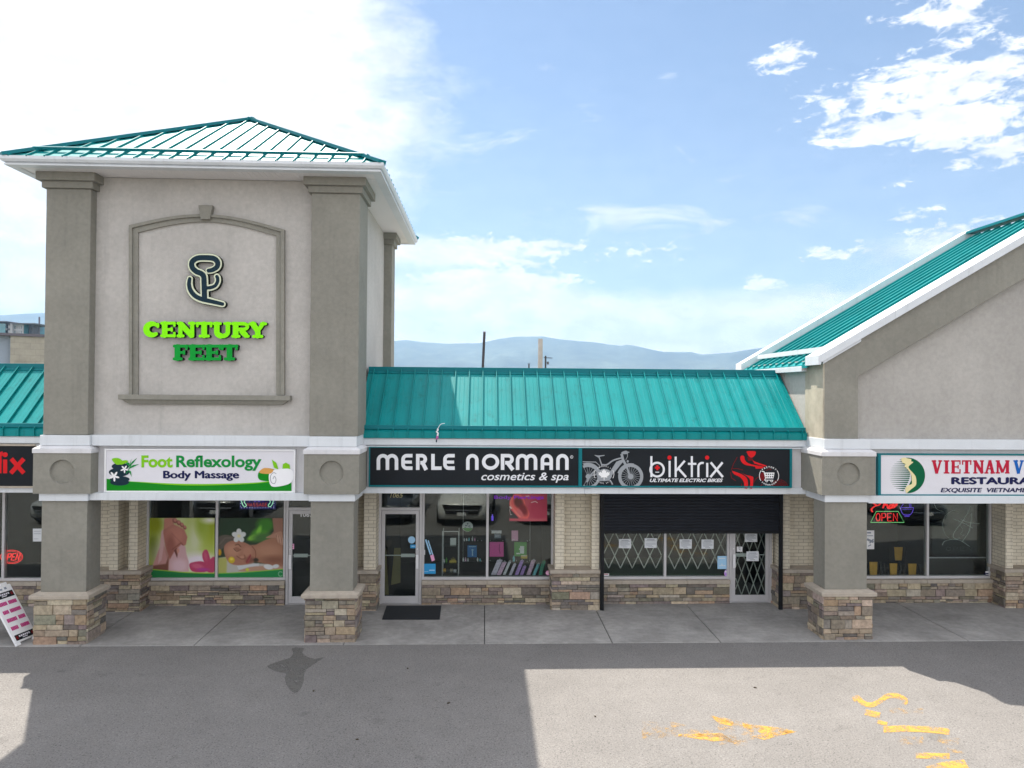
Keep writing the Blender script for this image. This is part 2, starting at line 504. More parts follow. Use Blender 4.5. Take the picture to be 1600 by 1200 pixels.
# ------------------------------------------------------------------ mesh builder
class MB:
    def __init__(self, colors=False):
        self.bm = bmesh.new()
        self.cl = self.bm.loops.layers.float_color.new('col') if colors else None
        self.col = (1, 1, 1)
        self.mi = 0

    def face(self, pts, mi=None):
        vs = [self.bm.verts.new(p) for p in pts]
        return self.vface(vs, mi)

    def vface(self, vs, mi=None):
        try:
            f = self.bm.faces.new(vs)
        except ValueError:
            return None
        f.material_index = self.mi if mi is None else mi
        if self.cl:
            for l in f.loops:
                l[self.cl] = (*self.col, 1.0)
        return f

    def hexa(self, b, tpts):
        """b, tpts: 4 bottom and 4 top corners, both counter-clockwise seen from above."""
        vb = [self.bm.verts.new(p) for p in b]
        vt = [self.bm.verts.new(p) for p in tpts]
        self.vface(vb[::-1])
        self.vface(vt)
        for i in range(4):
            j = (i + 1) % 4
            self.vface([vb[i], vb[j], vt[j], vt[i]])

    def box(self, x0, x1, y0, y1, z0, z1):
        if x0 > x1: x0, x1 = x1, x0
        if y0 > y1: y0, y1 = y1, y0
        if z0 > z1: z0, z1 = z1, z0
        self.hexa([(x0, y0, z0), (x1, y0, z0), (x1, y1, z0), (x0, y1, z0)], [(x0, y0, z1), (x1, y0, z1), (x1, y1, z1), (x0, y1, z1)])

    def plate(self, loops, to3, depth_vec, mi_front=None, mi_side=None):
        """filled 2-D outline(s) (first outer, rest holes) given a 2D->3D map for the FRONT face; sides go along depth_vec."""
        dv = Vector(depth_vec)
        fr, bk = [], []
        for lp in loops:
            fr.append([self.bm.verts.new(to3(p)) for p in lp])
        tri = tessellate_polygon([[Vector((p[0], p[1], 0)) for p in lp] for lp in loops])
        flat = [v for l in fr for v in l]
        for a in tri:
            self.vface([flat[i] for i in a], mi_front)
        if dv.length > 0:
            for lp in fr:
                bk = [self.bm.verts.new(v.co + dv) for v in lp]
                n = len(lp)
                for i in range(n):
                    j = (i + 1) % n
                    self.vface([lp[i], lp[j], bk[j], bk[i]], mi_side)

    def prism_xz(self, pts, y0, y1):
        n = len(pts)
        a = [self.bm.verts.new((p[0], y0, p[1])) for p in pts]
        b = [self.bm.verts.new((p[0], y1, p[1])) for p in pts]
        for i in range(n):
            j = (i + 1) % n
            self.vface([a[i], b[i], b[j], a[j]])
        tri = tessellate_polygon([[Vector((p[0], p[1], 0)) for p in pts]])
        for q in tri:
            self.vface([a[i] for i in q])
            self.vface([b[i] for i in q[::-1]])

    def prism_yz(self, pts, x0, x1):
        n = len(pts)
        a = [self.bm.verts.new((x0, p[0], p[1])) for p in pts]
        b = [self.bm.verts.new((x1, p[0], p[1])) for p in pts]
        for i in range(n):
            j = (i + 1) % n
            self.vface([a[i], b[i], b[j], a[j]])
        tri = tessellate_polygon([[Vector((p[0], p[1], 0)) for p in pts]])
        for q in tri:
            self.vface([a[i] for i in q])
            self.vface([b[i] for i in q[::-1]])

    def tube(self, pts, r, n=8, closed=False, caps=True):
        pts = [Vector(p) for p in pts]
        rings = []
        m = len(pts)
        up = Vector((0.13, 0.37, 0.91))
        for i, p in enumerate(pts):
            if closed:
                d = pts[(i + 1) % m] - pts[i - 1]
            else:
                d = pts[min(i + 1, m - 1)] - pts[max(i - 1, 0)]
            d.normalize()
            a = d.cross(up)
            if a.length < 1e-4:
                a = d.cross(Vector((1, 0, 0)))
            a.normalize()
            b = d.cross(a)
            rr = r[i] if isinstance(r, (list, tuple)) else r
            rings.append([self.bm.verts.new(p + (a * math.cos(2 * math.pi * k / n) + b * math.sin(2 * math.pi * k / n)) * rr) for k in range(n)])
        for i in range(m if closed else m - 1):
            A, B = rings[i], rings[(i + 1) % m]
            for k in range(n):
                self.vface([A[k], A[(k + 1) % n], B[(k + 1) % n], B[k]])
        if caps and not closed:
            self.vface(rings[0][::-1])
            self.vface(rings[-1])

    def bar(self, p0, p1, w, h):
        """rectangular bar from p0 to p1, w across horizontally, h vertical-ish."""
        p0, p1 = Vector(p0), Vector(p1)
        d = (p1 - p0).normalized()
        a = d.cross(Vector((0, 0, 1)))
        if a.length < 1e-4:
            a = Vector((1, 0, 0))
        a.normalize()
        b = a.cross(d)
        c = [(-w / 2, -h / 2), (w / 2, -h / 2), (w / 2, h / 2), (-w / 2, h / 2)]
        A = [self.bm.verts.new(p0 + a * u + b * v) for u, v in c]
        B = [self.bm.verts.new(p1 + a * u + b * v) for u, v in c]
        self.vface(A[::-1])
        self.vface(B)
        for i in range(4):
            j = (i + 1) % 4
            self.vface([A[i], A[j], B[j], B[i]])

    def build(self, name, mat, parent=None, bevel=0.0, smooth=False, seg=2):
        bmesh.ops.recalc_face_normals(self.bm, faces=self.bm.faces[:])
        me = bpy.data.meshes.new(name)
        off = Vector((0, 0, 0))
        if parent is None and len(self.bm.verts):
            cs = [v.co for v in self.bm.verts]
            off = Vector(((min(c.x for c in cs) + max(c.x for c in cs)) / 2, (min(c.y for c in cs) + max(c.y for c in cs)) / 2, min(c.z for c in cs)))
            for v in self.bm.verts:
                v.co -= off
        self.bm.to_mesh(me)
        self.bm.free()
        for m_ in (mat if isinstance(mat, (list, tuple)) else [mat]):
            me.materials.append(m_)
        if smooth:
            me.polygons.foreach_set('use_smooth', [True] * len(me.polygons))
        o = bpy.data.objects.new(name, me)
        COL.objects.link(o)
        o.location = off
        if parent is not None:
            adopt(o, parent)
        if bevel:
            b = o.modifiers.new('bevel', 'BEVEL')
            b.width = bevel
            b.segments = seg
            b.limit_method = 'ANGLE'
            b.angle_limit = R(40)
        return o


WORLD = {}


def adopt(o, parent):
    o.parent = parent
    o.matrix_parent_inverse = Matrix.Translation(-WORLD.get(parent.name, Vector((0, 0, 0))))


def thing(name, label, cat, loc=(0, 0, 0), group=None, kind=None):
    o = bpy.data.objects.new(name, None)
    COL.objects.link(o)
    o.location = loc
    o.empty_display_size = 0.2
    WORLD[o.name] = Vector(loc)
    return tag(o, label, cat, group, kind)


def tag(o, label=None, cat=None, group=None, kind=None):
    if label: o['label'] = label
    if cat: o['category'] = cat
    if group: o['group'] = group
    if kind: o['kind'] = kind
    return o


def copy_tree(o, parent=None):
    c = o.copy()
    COL.objects.link(c)
    if parent is not None:
        c.parent = parent
    for ch in [k for k in bpy.data.objects if k.parent == o and k != c]:
        copy_tree(ch, c)
    return c


# ------------------------------------------------------------------ 2-D art helpers (outlines measured on the photo, laid on the real plane of the sign)
class Plane:
    """vertical plane y; points in photo-crop units (ox, oy, scale) are turned to metres on that plane."""
    def __init__(self, y, ox=0, oy=0, s=1.0):
        self.y, self.ox, self.oy, self.s = y, ox, oy, s
        a, b = P(ox, oy, y), P(ox + 1.0 / s * 100, oy, y)
        self.u = (b[0] - a[0]) / 100.0

    def __call__(self, p, lift=0.0):
        x, z = P(self.ox + p[0] / self.s, self.oy + p[1] / self.s, self.y)
        return Vector((x, self.y - lift, z))


def arc(cx, cy, rx, ry, a0, a1, n=14):
    return [(cx + rx * math.cos(R(a0 + (a1 - a0) * i / n)), cy + ry * math.sin(R(a0 + (a1 - a0) * i / n))) for i in range(n + 1)]


def ellipse(cx, cy, rx, ry, n=28, rot=0):
    c, s = math.cos(R(rot)), math.sin(R(rot))
    o = []
    for i in range(n):
        a = 2 * math.pi * i / n
        u, v = rx * math.cos(a), ry * math.sin(a)
        o.append((cx + u * c - v * s, cy + u * s + v * c))
    return o


def smooth(pts, n=6, closed=False):
    o = []
    m = len(pts)
    rng_ = range(m if closed else m - 1)
    for i in rng_:
        p0 = pts[i - 1] if (closed or i > 0) else pts[0]
        p1 = pts[i]
        p2 = pts[(i + 1) % m]
        p3 = pts[(i + 2) % m] if (closed or i + 2 < m) else pts[-1]
        for k in range(n):
            t_ = k / n
            o.append(tuple(0.5 * ((2 * p1[j]) + (-p0[j] + p2[j]) * t_ + (2 * p0[j] - 5 * p1[j] + 4 * p2[j] - p3[j]) * t_ ** 2 + (-p0[j] + 3 * p1[j] - 3 * p2[j] + p3[j]) * t_ ** 3) for j in range(2)))
    if not closed:
        o.append(tuple(pts[-1]))
    return o


LIFT = [0.0]


def ribbon_outline(pts, w, caps='butt'):
    n = len(pts)
    L, Rr = [], []
    for i in range(n):
        if i == 0:
            d = (pts[1][0] - pts[0][0], pts[1][1] - pts[0][1])
        elif i == n - 1:
            d = (pts[-1][0] - pts[-2][0], pts[-1][1] - pts[-2][1])
        else:
            a = (pts[i][0] - pts[i - 1][0], pts[i][1] - pts[i - 1][1])
            b = (pts[i + 1][0] - pts[i][0], pts[i + 1][1] - pts[i][1])
            la, lb = math.hypot(*a) or 1e-9, math.hypot(*b) or 1e-9
            d = (a[0] / la + b[0] / lb, a[1] / la + b[1] / lb)
        l = math.hypot(*d) or 1e-9
        nx, ny = -d[1] / l, d[0] / l
        k = 1.0
        if 0 < i < n - 1:
            a = (pts[i][0] - pts[i - 1][0], pts[i][1] - pts[i - 1][1])
            la = math.hypot(*a) or 1e-9
            k = 1.0 / max(0.45, abs(nx * -a[1] / la + ny * a[0] / la))
        ww = (w[i] if isinstance(w, (list, tuple)) else w) / 2 * k
        L.append((pts[i][0] + nx * ww, pts[i][1] + ny * ww))
        Rr.append((pts[i][0] - nx * ww, pts[i][1] - ny * ww))
    return L, Rr


def trimmed(pts, w):
    """shorten both ends by half the width so that round caps end where the stroke did."""
    pts = [tuple(p) for p in pts]
    for k, nb in ((0, 1), (-1, -2)):
        ww = (w[k] if isinstance(w, (list, tuple)) else w) / 2 * 0.8
        dx, dy = pts[nb][0] - pts[k][0], pts[nb][1] - pts[k][1]
        l = math.hypot(dx, dy) or 1e-9
        f = min(0.45, ww / l)
        pts[k] = (pts[k][0] + dx * f, pts[k][1] + dy * f)
    return pts


def ribbon(mb, pl, pts, w, lift=0.0, depth=0.002, closed=False, mi_front=None, mi_side=None, round_caps=False, trim=False):
    if trim:
        pts = trimmed(pts, w)
    LIFT[0] = (LIFT[0] + 0.00013) % 0.0016
    lf = lift + LIFT[0]
    if closed:
        pts = list(pts) + [pts[0], pts[1]]
    L, Rr = ribbon_outline(pts, w)
    if closed:
        L, Rr = L[:-1], Rr[:-1]
        L[0], Rr[0] = L[-1], Rr[-1]
    if round_caps and not closed:
        for k_, nb_ in ((0, 1), (len(pts) - 1, len(pts) - 2)):
            r_ = (w[k_] if isinstance(w, (list, tuple)) else w) / 2
            c_ = pts[k_]
            an = math.degrees(math.atan2(c_[1] - pts[nb_][1], c_[0] - pts[nb_][0]))
            cap_ = arc(c_[0], c_[1], r_, r_, an - 90, an + 90, 10)
            mb.plate([cap_], lambda p: pl(p, lf), (0, depth, 0), mi_front, mi_side)
    fl = [mb.bm.verts.new(pl(p, lf)) for p in L]
    fr = [mb.bm.verts.new(pl(p, lf)) for p in Rr]
    bl = [mb.bm.verts.new(v.co + Vector((0, depth, 0))) for v in fl]
    br = [mb.bm.verts.new(v.co + Vector((0, depth, 0))) for v in fr]
    n = len(L)
    for i in range(n - 1):
        mb.vface([fl[i], fl[i + 1], fr[i + 1], fr[i]], mi_front)
        mb.vface([fl[i], fl[i + 1], bl[i + 1], bl[i]], mi_side)
        mb.vface([fr[i], fr[i + 1], br[i + 1], br[i]], mi_side)
    if not closed:
        mb.vface([fl[0], fr[0], br[0], bl[0]], mi_side)
        mb.vface([fl[-1], fr[-1], br[-1], bl[-1]], mi_side)


def shape(mb, pl, pts, lift=0.0, depth=0.002, holes=(), mi_front=None, mi_side=None):
    LIFT[0] = (LIFT[0] + 0.00013) % 0.0016
    lf = lift + LIFT[0]
    mb.plate([pts] + list(holes), lambda p: pl(p, lf), (0, depth, 0), mi_front, mi_side)


def text_mesh(s, bold=0.0, shear=0.0, spacing=1.0):
    cu = bpy.data.curves.new('t', 'FONT')
    cu.body = s
    cu.offset = bold
    cu.shear = shear
    cu.space_character = spacing
    cu.resolution_u = 4
    ob = bpy.data.objects.new('t', cu)
    COL.objects.link(ob)
    bpy.context.view_layer.update()
    me = bpy.data.meshes.new_from_object(ob.evaluated_get(bpy.context.evaluated_depsgraph_get()))
    bpy.data.objects.remove(ob)
    bpy.data.curves.remove(cu)
    v = [(p.co.x, p.co.y) for p in me.vertices]
    f = [list(p.vertices) for p in me.polygons]
    bpy.data.meshes.remove(me)
    return v, f


def text(mb, pl, s, u0, u1, v0, v1, bold=0.0, shear=0.0, lift=0.0, spacing=1.0, strike=0.0):
    if strike:
        for k_, (du, dv) in enumerate(((-1, 0), (1, 0), (0, -.5), (0, .5))):
            text(mb, pl, s, u0 + strike + du * strike, u1 - strike + du * strike, v0 + strike * .5 + dv * strike, v1 - strike * .5 + dv * strike, bold, shear, lift + 0.0003 * k_, spacing)
        return
    """letters fitted to the box u0..u1, v0 (top)..v1 (bottom) in plane units."""
    vs, fs = text_mesh(s, bold, shear, spacing)
    xs, ys = [p[0] for p in vs], [p[1] for p in vs]
    ax, bx, ay, by = min(xs), max(xs), min(ys), max(ys)
    bv = [mb.bm.verts.new(pl((u0 + (p[0] - ax) / (bx - ax) * (u1 - u0), v1 - (p[1] - ay) / (by - ay) * (v1 - v0)), lift)) for p in vs]
    for f in fs:
        mb.vface([bv[i] for i in f])


def text_on_arc(mb, pl, s, cx, cy, r, a0, a1, h, lift=0.0, inside=False, bold=0.03):
    n = len(s)
    for i, ch in enumerate(s):
        if ch == ' ':
            continue
        a = R(a0 + (a1 - a0) * (i / max(1, n - 1)))
        vs, fs = text_mesh(ch, bold)
        xs = [p[0] for p in vs]
        mid = (min(xs) + max(xs)) / 2
        bv = []
        for p in vs:
            lx, ly = (p[0] - mid) * h * 1.35, p[1] * h * 1.35
            if inside:
                ux, uy = math.cos(a), math.sin(a)
                q = (cx + ux * (r - ly) + uy * lx, cy + uy * (r - ly) - ux * lx)
            else:
                ux, uy = math.cos(a), math.sin(a)
                q = (cx + ux * (r + ly) - uy * lx, cy + uy * (r + ly) + ux * lx)
            bv.append(mb.bm.verts.new(pl(q, lift)))
        for f in fs:
            mb.vface([bv[k] for k in f])


class Canvas:
    """a small painted print: colours sampled on a mesh grid, shapes given in photo-crop units."""
    def __init__(self, pl, u0, v0, u1, v1, nu=110, nv=110):
        self.pl, self.nu, self.nv = pl, nu, nv
        self.U, self.V = np.meshgrid(np.linspace(u0, u1, nu), np.linspace(v0, v1, nv))
        self.c = np.zeros((nv, nu, 3))
        self.keep = None

    def _blend(self, a, col):
        col = np.array(col, float)
        self.c = self.c * (1 - a[..., None]) + col * a[..., None]

    def fill(self, col):
        self.c[:] = col

    def grad(self, p0, c0, p1, c1):
        d = (p1[0] - p0[0], p1[1] - p0[1])
        t_ = np.clip(((self.U - p0[0]) * d[0] + (self.V - p0[1]) * d[1]) / (d[0] ** 2 + d[1] ** 2), 0, 1)[..., None]
        self.c = np.array(c0) * (1 - t_) + np.array(c1) * t_

    def ell(self, cx, cy, rx, ry, col, soft=6, rot=0, a=1.0):
        c, s = math.cos(R(rot)), math.sin(R(rot))
        dx, dy = self.U - cx, self.V - cy
        x, y = dx * c + dy * s, -dx * s + dy * c
        d = (np.sqrt((x / rx) ** 2 + (y / ry) ** 2) - 1) * min(rx, ry)
        self._blend(np.clip(0.5 - d / soft, 0, 1) * a, col)

    def poly(self, pts, col, soft=6, a=1.0):
        d = np.full(self.U.shape, 1e9)
        ins = np.zeros(self.U.shape, bool)
        n = len(pts)
        for i in range(n):
            (x0, y0), (x1, y1) = pts[i], pts[(i + 1) % n]
            ex, ey = x1 - x0, y1 - y0
            l2 = ex * ex + ey * ey or 1e-9
            t_ = np.clip(((self.U - x0) * ex + (self.V - y0) * ey) / l2, 0, 1)
            d = np.minimum(d, np.hypot(self.U - x0 - t_ * ex, self.V - y0 - t_ * ey))
            cond = (y0 > self.V) != (y1 > self.V)
            ins ^= cond & (self.U < ex * (self.V - y0) / (ey if abs(ey) > 1e-9 else 1e-9) + x0)
        d = np.where(ins, -d, d)
        self._blend(np.clip(0.5 - d / soft, 0, 1) * a, col)

    def line(self, pts, w, col, soft=4, a=1.0):
        d = np.full(self.U.shape, 1e9)
        for i in range(len(pts) - 1):
            (x0, y0), (x1, y1) = pts[i], pts[i + 1]
            ex, ey = x1 - x0, y1 - y0
            t_ = np.clip(((self.U - x0) * ex + (self.V - y0) * ey) / (ex * ex + ey * ey or 1e-9), 0, 1)
            d = np.minimum(d, np.hypot(self.U - x0 - t_ * ex, self.V - y0 - t_ * ey))
        self._blend(np.clip(0.5 - (d - w / 2) / soft, 0, 1) * a, col)

    def build(self, name, gain=1.0, depth=0.003, parent=None):
        lin = np.clip(self.c / 255.0, 0, 1)
        lin = np.where(lin <= 0.04045, lin / 12.92, ((lin + 0.055) / 1.055) ** 2.4)
        lin = np.clip(lin * gain, 0, 0.85)
        mb = MB(True)
        vs = [[mb.bm.verts.new(self.pl((self.U[j, i], self.V[j, i]))) for i in range(self.nu)] for j in range(self.nv)]
        for j in range(self.nv - 1):
            for i in range(self.nu - 1):
                f = mb.bm.faces.new((vs[j][i], vs[j + 1][i], vs[j + 1][i + 1], vs[j][i + 1]))
                for l, (jj, ii) in zip(f.loops, ((j, i), (j + 1, i), (j + 1, i + 1), (j, i + 1))):
                    l[mb.cl] = (*lin[jj, ii], 1.0)
        # rim and back so the sheet has a real thickness
        rim = [vs[0][i] for i in range(self.nu)] + [vs[j][-1] for j in range(1, self.nv)] + [vs[-1][i] for i in range(self.nu - 2, -1, -1)] + [vs[j][0] for j in range(self.nv - 2, 0, -1)]
        bk = [mb.bm.verts.new(v.co + Vector((0, depth, 0))) for v in rim]
        mb.col = (0.5, 0.5, 0.5)
        for i in range(len(rim)):
            j = (i + 1) % len(rim)
            mb.vface([rim[i], rim[j], bk[j], bk[i]])
        return mb.build(name, M['print'], parent)


# ------------------------------------------------------------------ stone veneer
PAL = [((0.36, 0.285, 0.20), 6), ((0.25, 0.20, 0.15), 6), ((0.44, 0.36, 0.25), 5), ((0.17, 0.145, 0.125), 5), ((0.22, 0.17, 0.165), 3), ((0.52, 0.43, 0.31), 3),
       ((0.37, 0.25, 0.16), 3), ((0.12, 0.11, 0.105), 3), ((0.42, 0.35, 0.29), 2), ((0.27, 0.235, 0.20), 4), ((0.20, 0.185, 0.13), 2)]
PALX = [tuple(v * 0.72 + m_ * 0.28 for v, m_ in zip(c, (0.29, 0.25, 0.205))) for c, w in PAL for _ in range(w)]


def stone_face(mb, o, u, n, w, h, rng_, big=False):
    """ledge stones on a wall face: origin o (bottom left), horizontal unit u, outward unit n."""
    o, u, n = Vector(o), Vector(u), Vector(n)
    up = Vector((0, 0, 1))
    z = 0.0
    while z < h - 0.02:
        rh = rng_.choice((0.05, 0.065, 0.08, 0.10, 0.13, 0.16)) if not big else rng_.choice((0.07, 0.09, 0.12, 0.15, 0.18))
        if h - z - rh < 0.045:
            rh = h - z
        x = 0.0
        while x < w - 0.01:
            L = rng_.uniform(0.13, 0.46)
            if w - x - L < 0.09:
                L = w - x
            parts = [(z, rh)]
            if rh >= 0.10 and rng_.random() < 0.45:
                k = rng_.uniform(0.4, 0.6)
                parts = [(z, rh * k), (z + rh * k, rh * (1 - k))]
            for (zz, hh) in parts:
                subs = [(x, L)]
                if L > 0.3 and len(parts) == 2 and rng_.random() < 0.5:
                    k = rng_.uniform(0.35, 0.65)
                    subs = [(x, L * k), (x + L * k, L * (1 - k))]
                for (xx, ll) in subs:
                    g = 0.0045
                    d = rng_.uniform(0.002, 0.030)
                    c = rng_.choice(PALX)
                    k = rng_.uniform(0.78, 1.2)
                    mb.col = tuple(max(0.03, v * k * rng_.uniform(0.95, 1.05)) for v in c)
                    ch = 0.007
                    j = [rng_.uniform(-0.003, 0.003) for _ in range(8)]
                    q0 = [(xx + g, zz + g), (xx + ll - g, zz + g), (xx + ll - g, zz + hh - g), (xx + g, zz + hh - g)]
                    q1 = [(q0[0][0] + ch + j[0], q0[0][1] + ch + j[1]), (q0[1][0] - ch + j[2], q0[1][1] + ch + j[3]), (q0[2][0] - ch + j[4], q0[2][1] - ch + j[5]), (q0[3][0] + ch + j[6], q0[3][1] - ch + j[7])]
                    a = [mb.bm.verts.new(o + u * p[0] + up * p[1] - n * 0.02) for p in q0]
                    m_ = [mb.bm.verts.new(o + u * p[0] + up * p[1] + n * (d - ch * 0.6)) for p in q0]
                    b = [mb.bm.verts.new(o + u * p[0] + up * p[1] + n * (d + rng_.uniform(-0.004, 0.004))) for p in q1]
                    mb.vface(b)
                    for i in range(4):
                        k2 = (i + 1) % 4
                        mb.vface([m_[i], m_[k2], b[k2], b[i]])
                        mb.vface([a[i], a[k2], m_[k2], m_[i]])
            x += L
        z += rh


def stone_box(name, parent, x0, x1, y0, y1, z0, z1, faces='FLR', seed=1, big=False):
    rng_ = random.Random(seed)
    mb = MB(True)
    mb.col = (0.06, 0.055, 0.05)
    mb.box(x0 + 0.012, x1 - 0.012, y0 + 0.012, y1, z0, z1)
    if 'F' in faces:
        stone_face(mb, (x0, y0, z0), (1, 0, 0), (0, -1, 0), x1 - x0, z1 - z0, rng_, big)
    if 'L' in faces:
        stone_face(mb, (x0, y1, z0), (0, -1, 0), (-1, 0, 0), y1 - y0, z1 - z0, rng_, big)
    if 'R' in faces:
        stone_face(mb, (x1, y0, z0), (0, 1, 0), (1, 0, 0), y1 - y0, z1 - z0, rng_, big)
    return mb.build(name, M['stone'], parent)


def cap_box(name, parent, x0, x1, y0, y1, z0, z1, joints=0.0):
    mb = MB()
    if joints:
        n = max(1, round((x1 - x0) / joints))
        w = (x1 - x0) / n
        for i in range(n):
            mb.box(x0 + i * w + 0.003, x0 + (i + 1) * w - 0.003, y0, y1, z0, z1)
        mb.box(x0 + 0.01, x1 - 0.01, y0 + 0.012, y1 - 0.004, z0 + 0.004, z1 - 0.006)
    else:
        mb.box(x0, x1, y0, y1, z0, z1)
    return mb.build(name, M['cap'], parent, bevel=0.008)


# ================================================================== SETTING
WY = 2.40      # shop front plane (window frames)
PY = 1.95      # front of the stone piers
ZS = 0.55      # window sill height

mb = MB()
mb.face([(-60, -70, 0), (60, -70, 0), (60, 0.0, 0), (-60, 0.0, 0)])
mb.build('parking_lot', M['asphalt'])['kind'] = 'structure'
mb = MB()
mb.face([(-9000, -9000, -0.05), (9000, -9000, -0.05), (9000, 9000, -0.05), (-9000, 9000, -0.05)])
mb.build('ground', M['ground'])['kind'] = 'structure'

mb = MB()
joint_px = [(122, 1012, 200, 959), (301, 1011, 366, 951), (757, 1006, 759, 949), (957, 1005.5, 935, 953), (1127.5, 1005.5, 1075, 949), (1523, 1007, 1425, 950)]
jx = sorted([G(a[0], a[1])[0] for a in joint_px])
xs = [-30, -26, -22, -18.5, -15, -11.6] + jx[:2] + [-2.55] + jx[2:] + [12.6, 15.6, 18.6, 22, 26, 30]
xs = sorted(xs)
for a, b in zip(xs[:-1], xs[1:]):
    mb.hexa([(a + 0.008, 0.0, -0.05), (b - 0.008, 0.0, -0.05), (b - 0.008, 2.5, -0.05), (a + 0.008, 2.5, -0.05)],
            [(a + 0.008, 0.004, 0.012), (b - 0.008, 0.004, 0.012), (b - 0.008, 2.5, 0.03), (a + 0.008, 2.5, 0.03)])
mb.mi = 1
mb.box(-30, 30, 0.012, 2.5, -0.04, -0.004)
o = mb.build('sidewalk', [M['concrete'], M['joint']], bevel=0.006)
o['kind'] = 'structure'

# hills: ridge line by azimuth
ridge_px = [(-500, 470), (-250, 478), (0, 493), (68, 489), (300, 505), (480, 520), (616, 533), (634, 531), (664, 535), (700, 537), (752, 536), (776, 530), (808, 526), (848, 526), (880, 531), (928, 535), (950, 538), (972, 541),
            (980, 538), (1000, 542), (1036, 550), (1080, 550), (1096, 554), (1140, 551), (1188, 544), (1300, 530), (1450, 520), (1600, 512), (1900, 505)]
raz, rt = [], []
for p in ridge_px:
    d = ray(*p)
    raz.append(math.atan2(d.x, d.y))
    rt.append(d.z / math.hypot(d.x, d.y))
mb = MB()
HR = 3000.0
nA, nR = 260, 26
rng_h = np.random.default_rng(5)
gy = rng_h.normal(size=(40, 80))


def bump2(u, v):
    u = u % 39
    v = v % 79
    i, j = int(u), int(v)
    fu, fv = u - i, v - j
    fu, fv = fu * fu * (3 - 2 * fu), fv * fv * (3 - 2 * fv)
    return (gy[i, j] * (1 - fu) + gy[i + 1, j] * fu) * (1 - fv) + (gy[i, j + 1] * (1 - fu) + gy[i + 1, j + 1] * fu) * fv


grid = []
for i in range(nA + 1):
    a = -0.95 + 1.9 * i / nA
    top = np.interp(a, raz, rt)
    row = []
    for j in range(nR + 1):
        k = j / nR
        r = 1900 + (HR - 1900) * j / 20 if j <= 20 else HR + (j - 20) / 6 * 650
        kk = min(1.0, (r - 1900) / (HR - 1900))
        h = (CAM.z + top * HR) * (kk ** 1.15) * (1.0 if r <= HR else max(0.0, 1 - (r - HR) / 700))
        if 0 < kk < 0.98:
            h += (bump2(a * 40, r / 90) * 9 + bump2(a * 90 + 5, r / 40) * 4) * math.sin(math.pi * kk) * 0.9 - 4 * math.sin(math.pi * kk)
        elif r <= HR + 1:
            h += bump2(a * 120, 3) * 0.5
        row.append(mb.bm.verts.new((math.sin(a) * r, math.cos(a) * r - 13, max(-1.0, h))))
    grid.append(row)
for i in range(nA):
    for j in range(nR):
        mb.vface([grid[i][j], grid[i][j + 1], grid[i + 1][j + 1], grid[i + 1][j]])
o = mb.build('hills', M['hill'], smooth=True)
o['kind'] = 'structure'

# haze: the air between the plaza and the far hills
mb = MB()
mb.box(-4200, 4200, -300, 3750, -1.2, 345)
hz = mb.build('haze', [])
hm = bpy.data.materials.new('valley_haze')
hm.use_nodes = True
hm.node_tree.nodes.clear()
T = NT(hm.node_tree)
pv = T.n('ShaderNodeVolumePrincipled')
pv.inputs['Color'].default_value = (0.33, 0.56, 0.86, 1)
pv.inputs['Density'].default_value = 0.00030
pv.inputs['Anisotropy'].default_value = 0.3
ov = T.n('ShaderNodeOutputMaterial')
T.set(ov, 'Volume', pv.outputs[0])
hz.data.materials.append(hm)
hz['kind'] = 'stuff'


# ================================================================== BUILDING PIECES
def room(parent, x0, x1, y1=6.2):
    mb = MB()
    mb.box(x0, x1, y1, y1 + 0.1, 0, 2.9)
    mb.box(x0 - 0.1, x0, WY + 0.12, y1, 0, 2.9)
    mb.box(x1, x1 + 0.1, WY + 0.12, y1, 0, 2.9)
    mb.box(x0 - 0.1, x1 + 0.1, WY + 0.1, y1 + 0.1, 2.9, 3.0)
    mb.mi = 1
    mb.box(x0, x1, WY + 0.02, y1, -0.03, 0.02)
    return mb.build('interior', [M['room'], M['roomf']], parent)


def pane(parent, x0, x1, z0, z1, y=WY + 0.05):
    mb = MB()
    mb.box(x0, x1, y, y + 0.006, z0, z1)
    return mb.build('pane', M['glass'], parent)


def window(parent, px0, px1, mull, ztop=2.86, extra=None):
    """aluminium shop window: frame with mullions and one pane per light."""
    x0, x1 = X(px0, WY), X(px1, WY)
    fw = 0.045
    mb = MB()
    mb.box(x0, x1, WY, WY + 0.11, ZS, ZS + 0.055)
    mb.box(x0, x1, WY, WY + 0.11, ztop - 0.05, ztop)
    mb.box(x0, x0 + fw, WY + 0.001, WY + 0.109, ZS + 0.055, ztop - 0.05)
    mb.box(x1 - fw, x1, WY + 0.001, WY + 0.109, ZS + 0.055, ztop - 0.05)
    cuts = [x0 + fw]
    for m_ in mull:
        c = X(m_, WY)
        mb.box(c - 0.027, c + 0.027, WY + 0.001, WY + 0.109, ZS + 0.055, ztop - 0.05)
        cuts += [c - 0.027, c + 0.027]
    cuts.append(x1 - fw)
    f = mb.build('window', M['alu'], parent, bevel=0.004)
    for a, b in zip(cuts[0::2], cuts[1::2]):
        pane(f, a - 0.004, b + 0.004, ZS + 0.05, ztop - 0.045)
    return f


def sill(parent, px0, px1, seed):
    x0, x1 = X(px0, WY), X(px1, WY)
    cap_box('sill', parent, x0, x1, WY - 0.10, WY + 0.05, ZS - 0.085, ZS - 0.001, 0.52)
    return stone_box('stone_base', parent, x0, x1, WY - 0.045, WY + 0.08, 0.0, ZS - 0.087, 'F', seed)


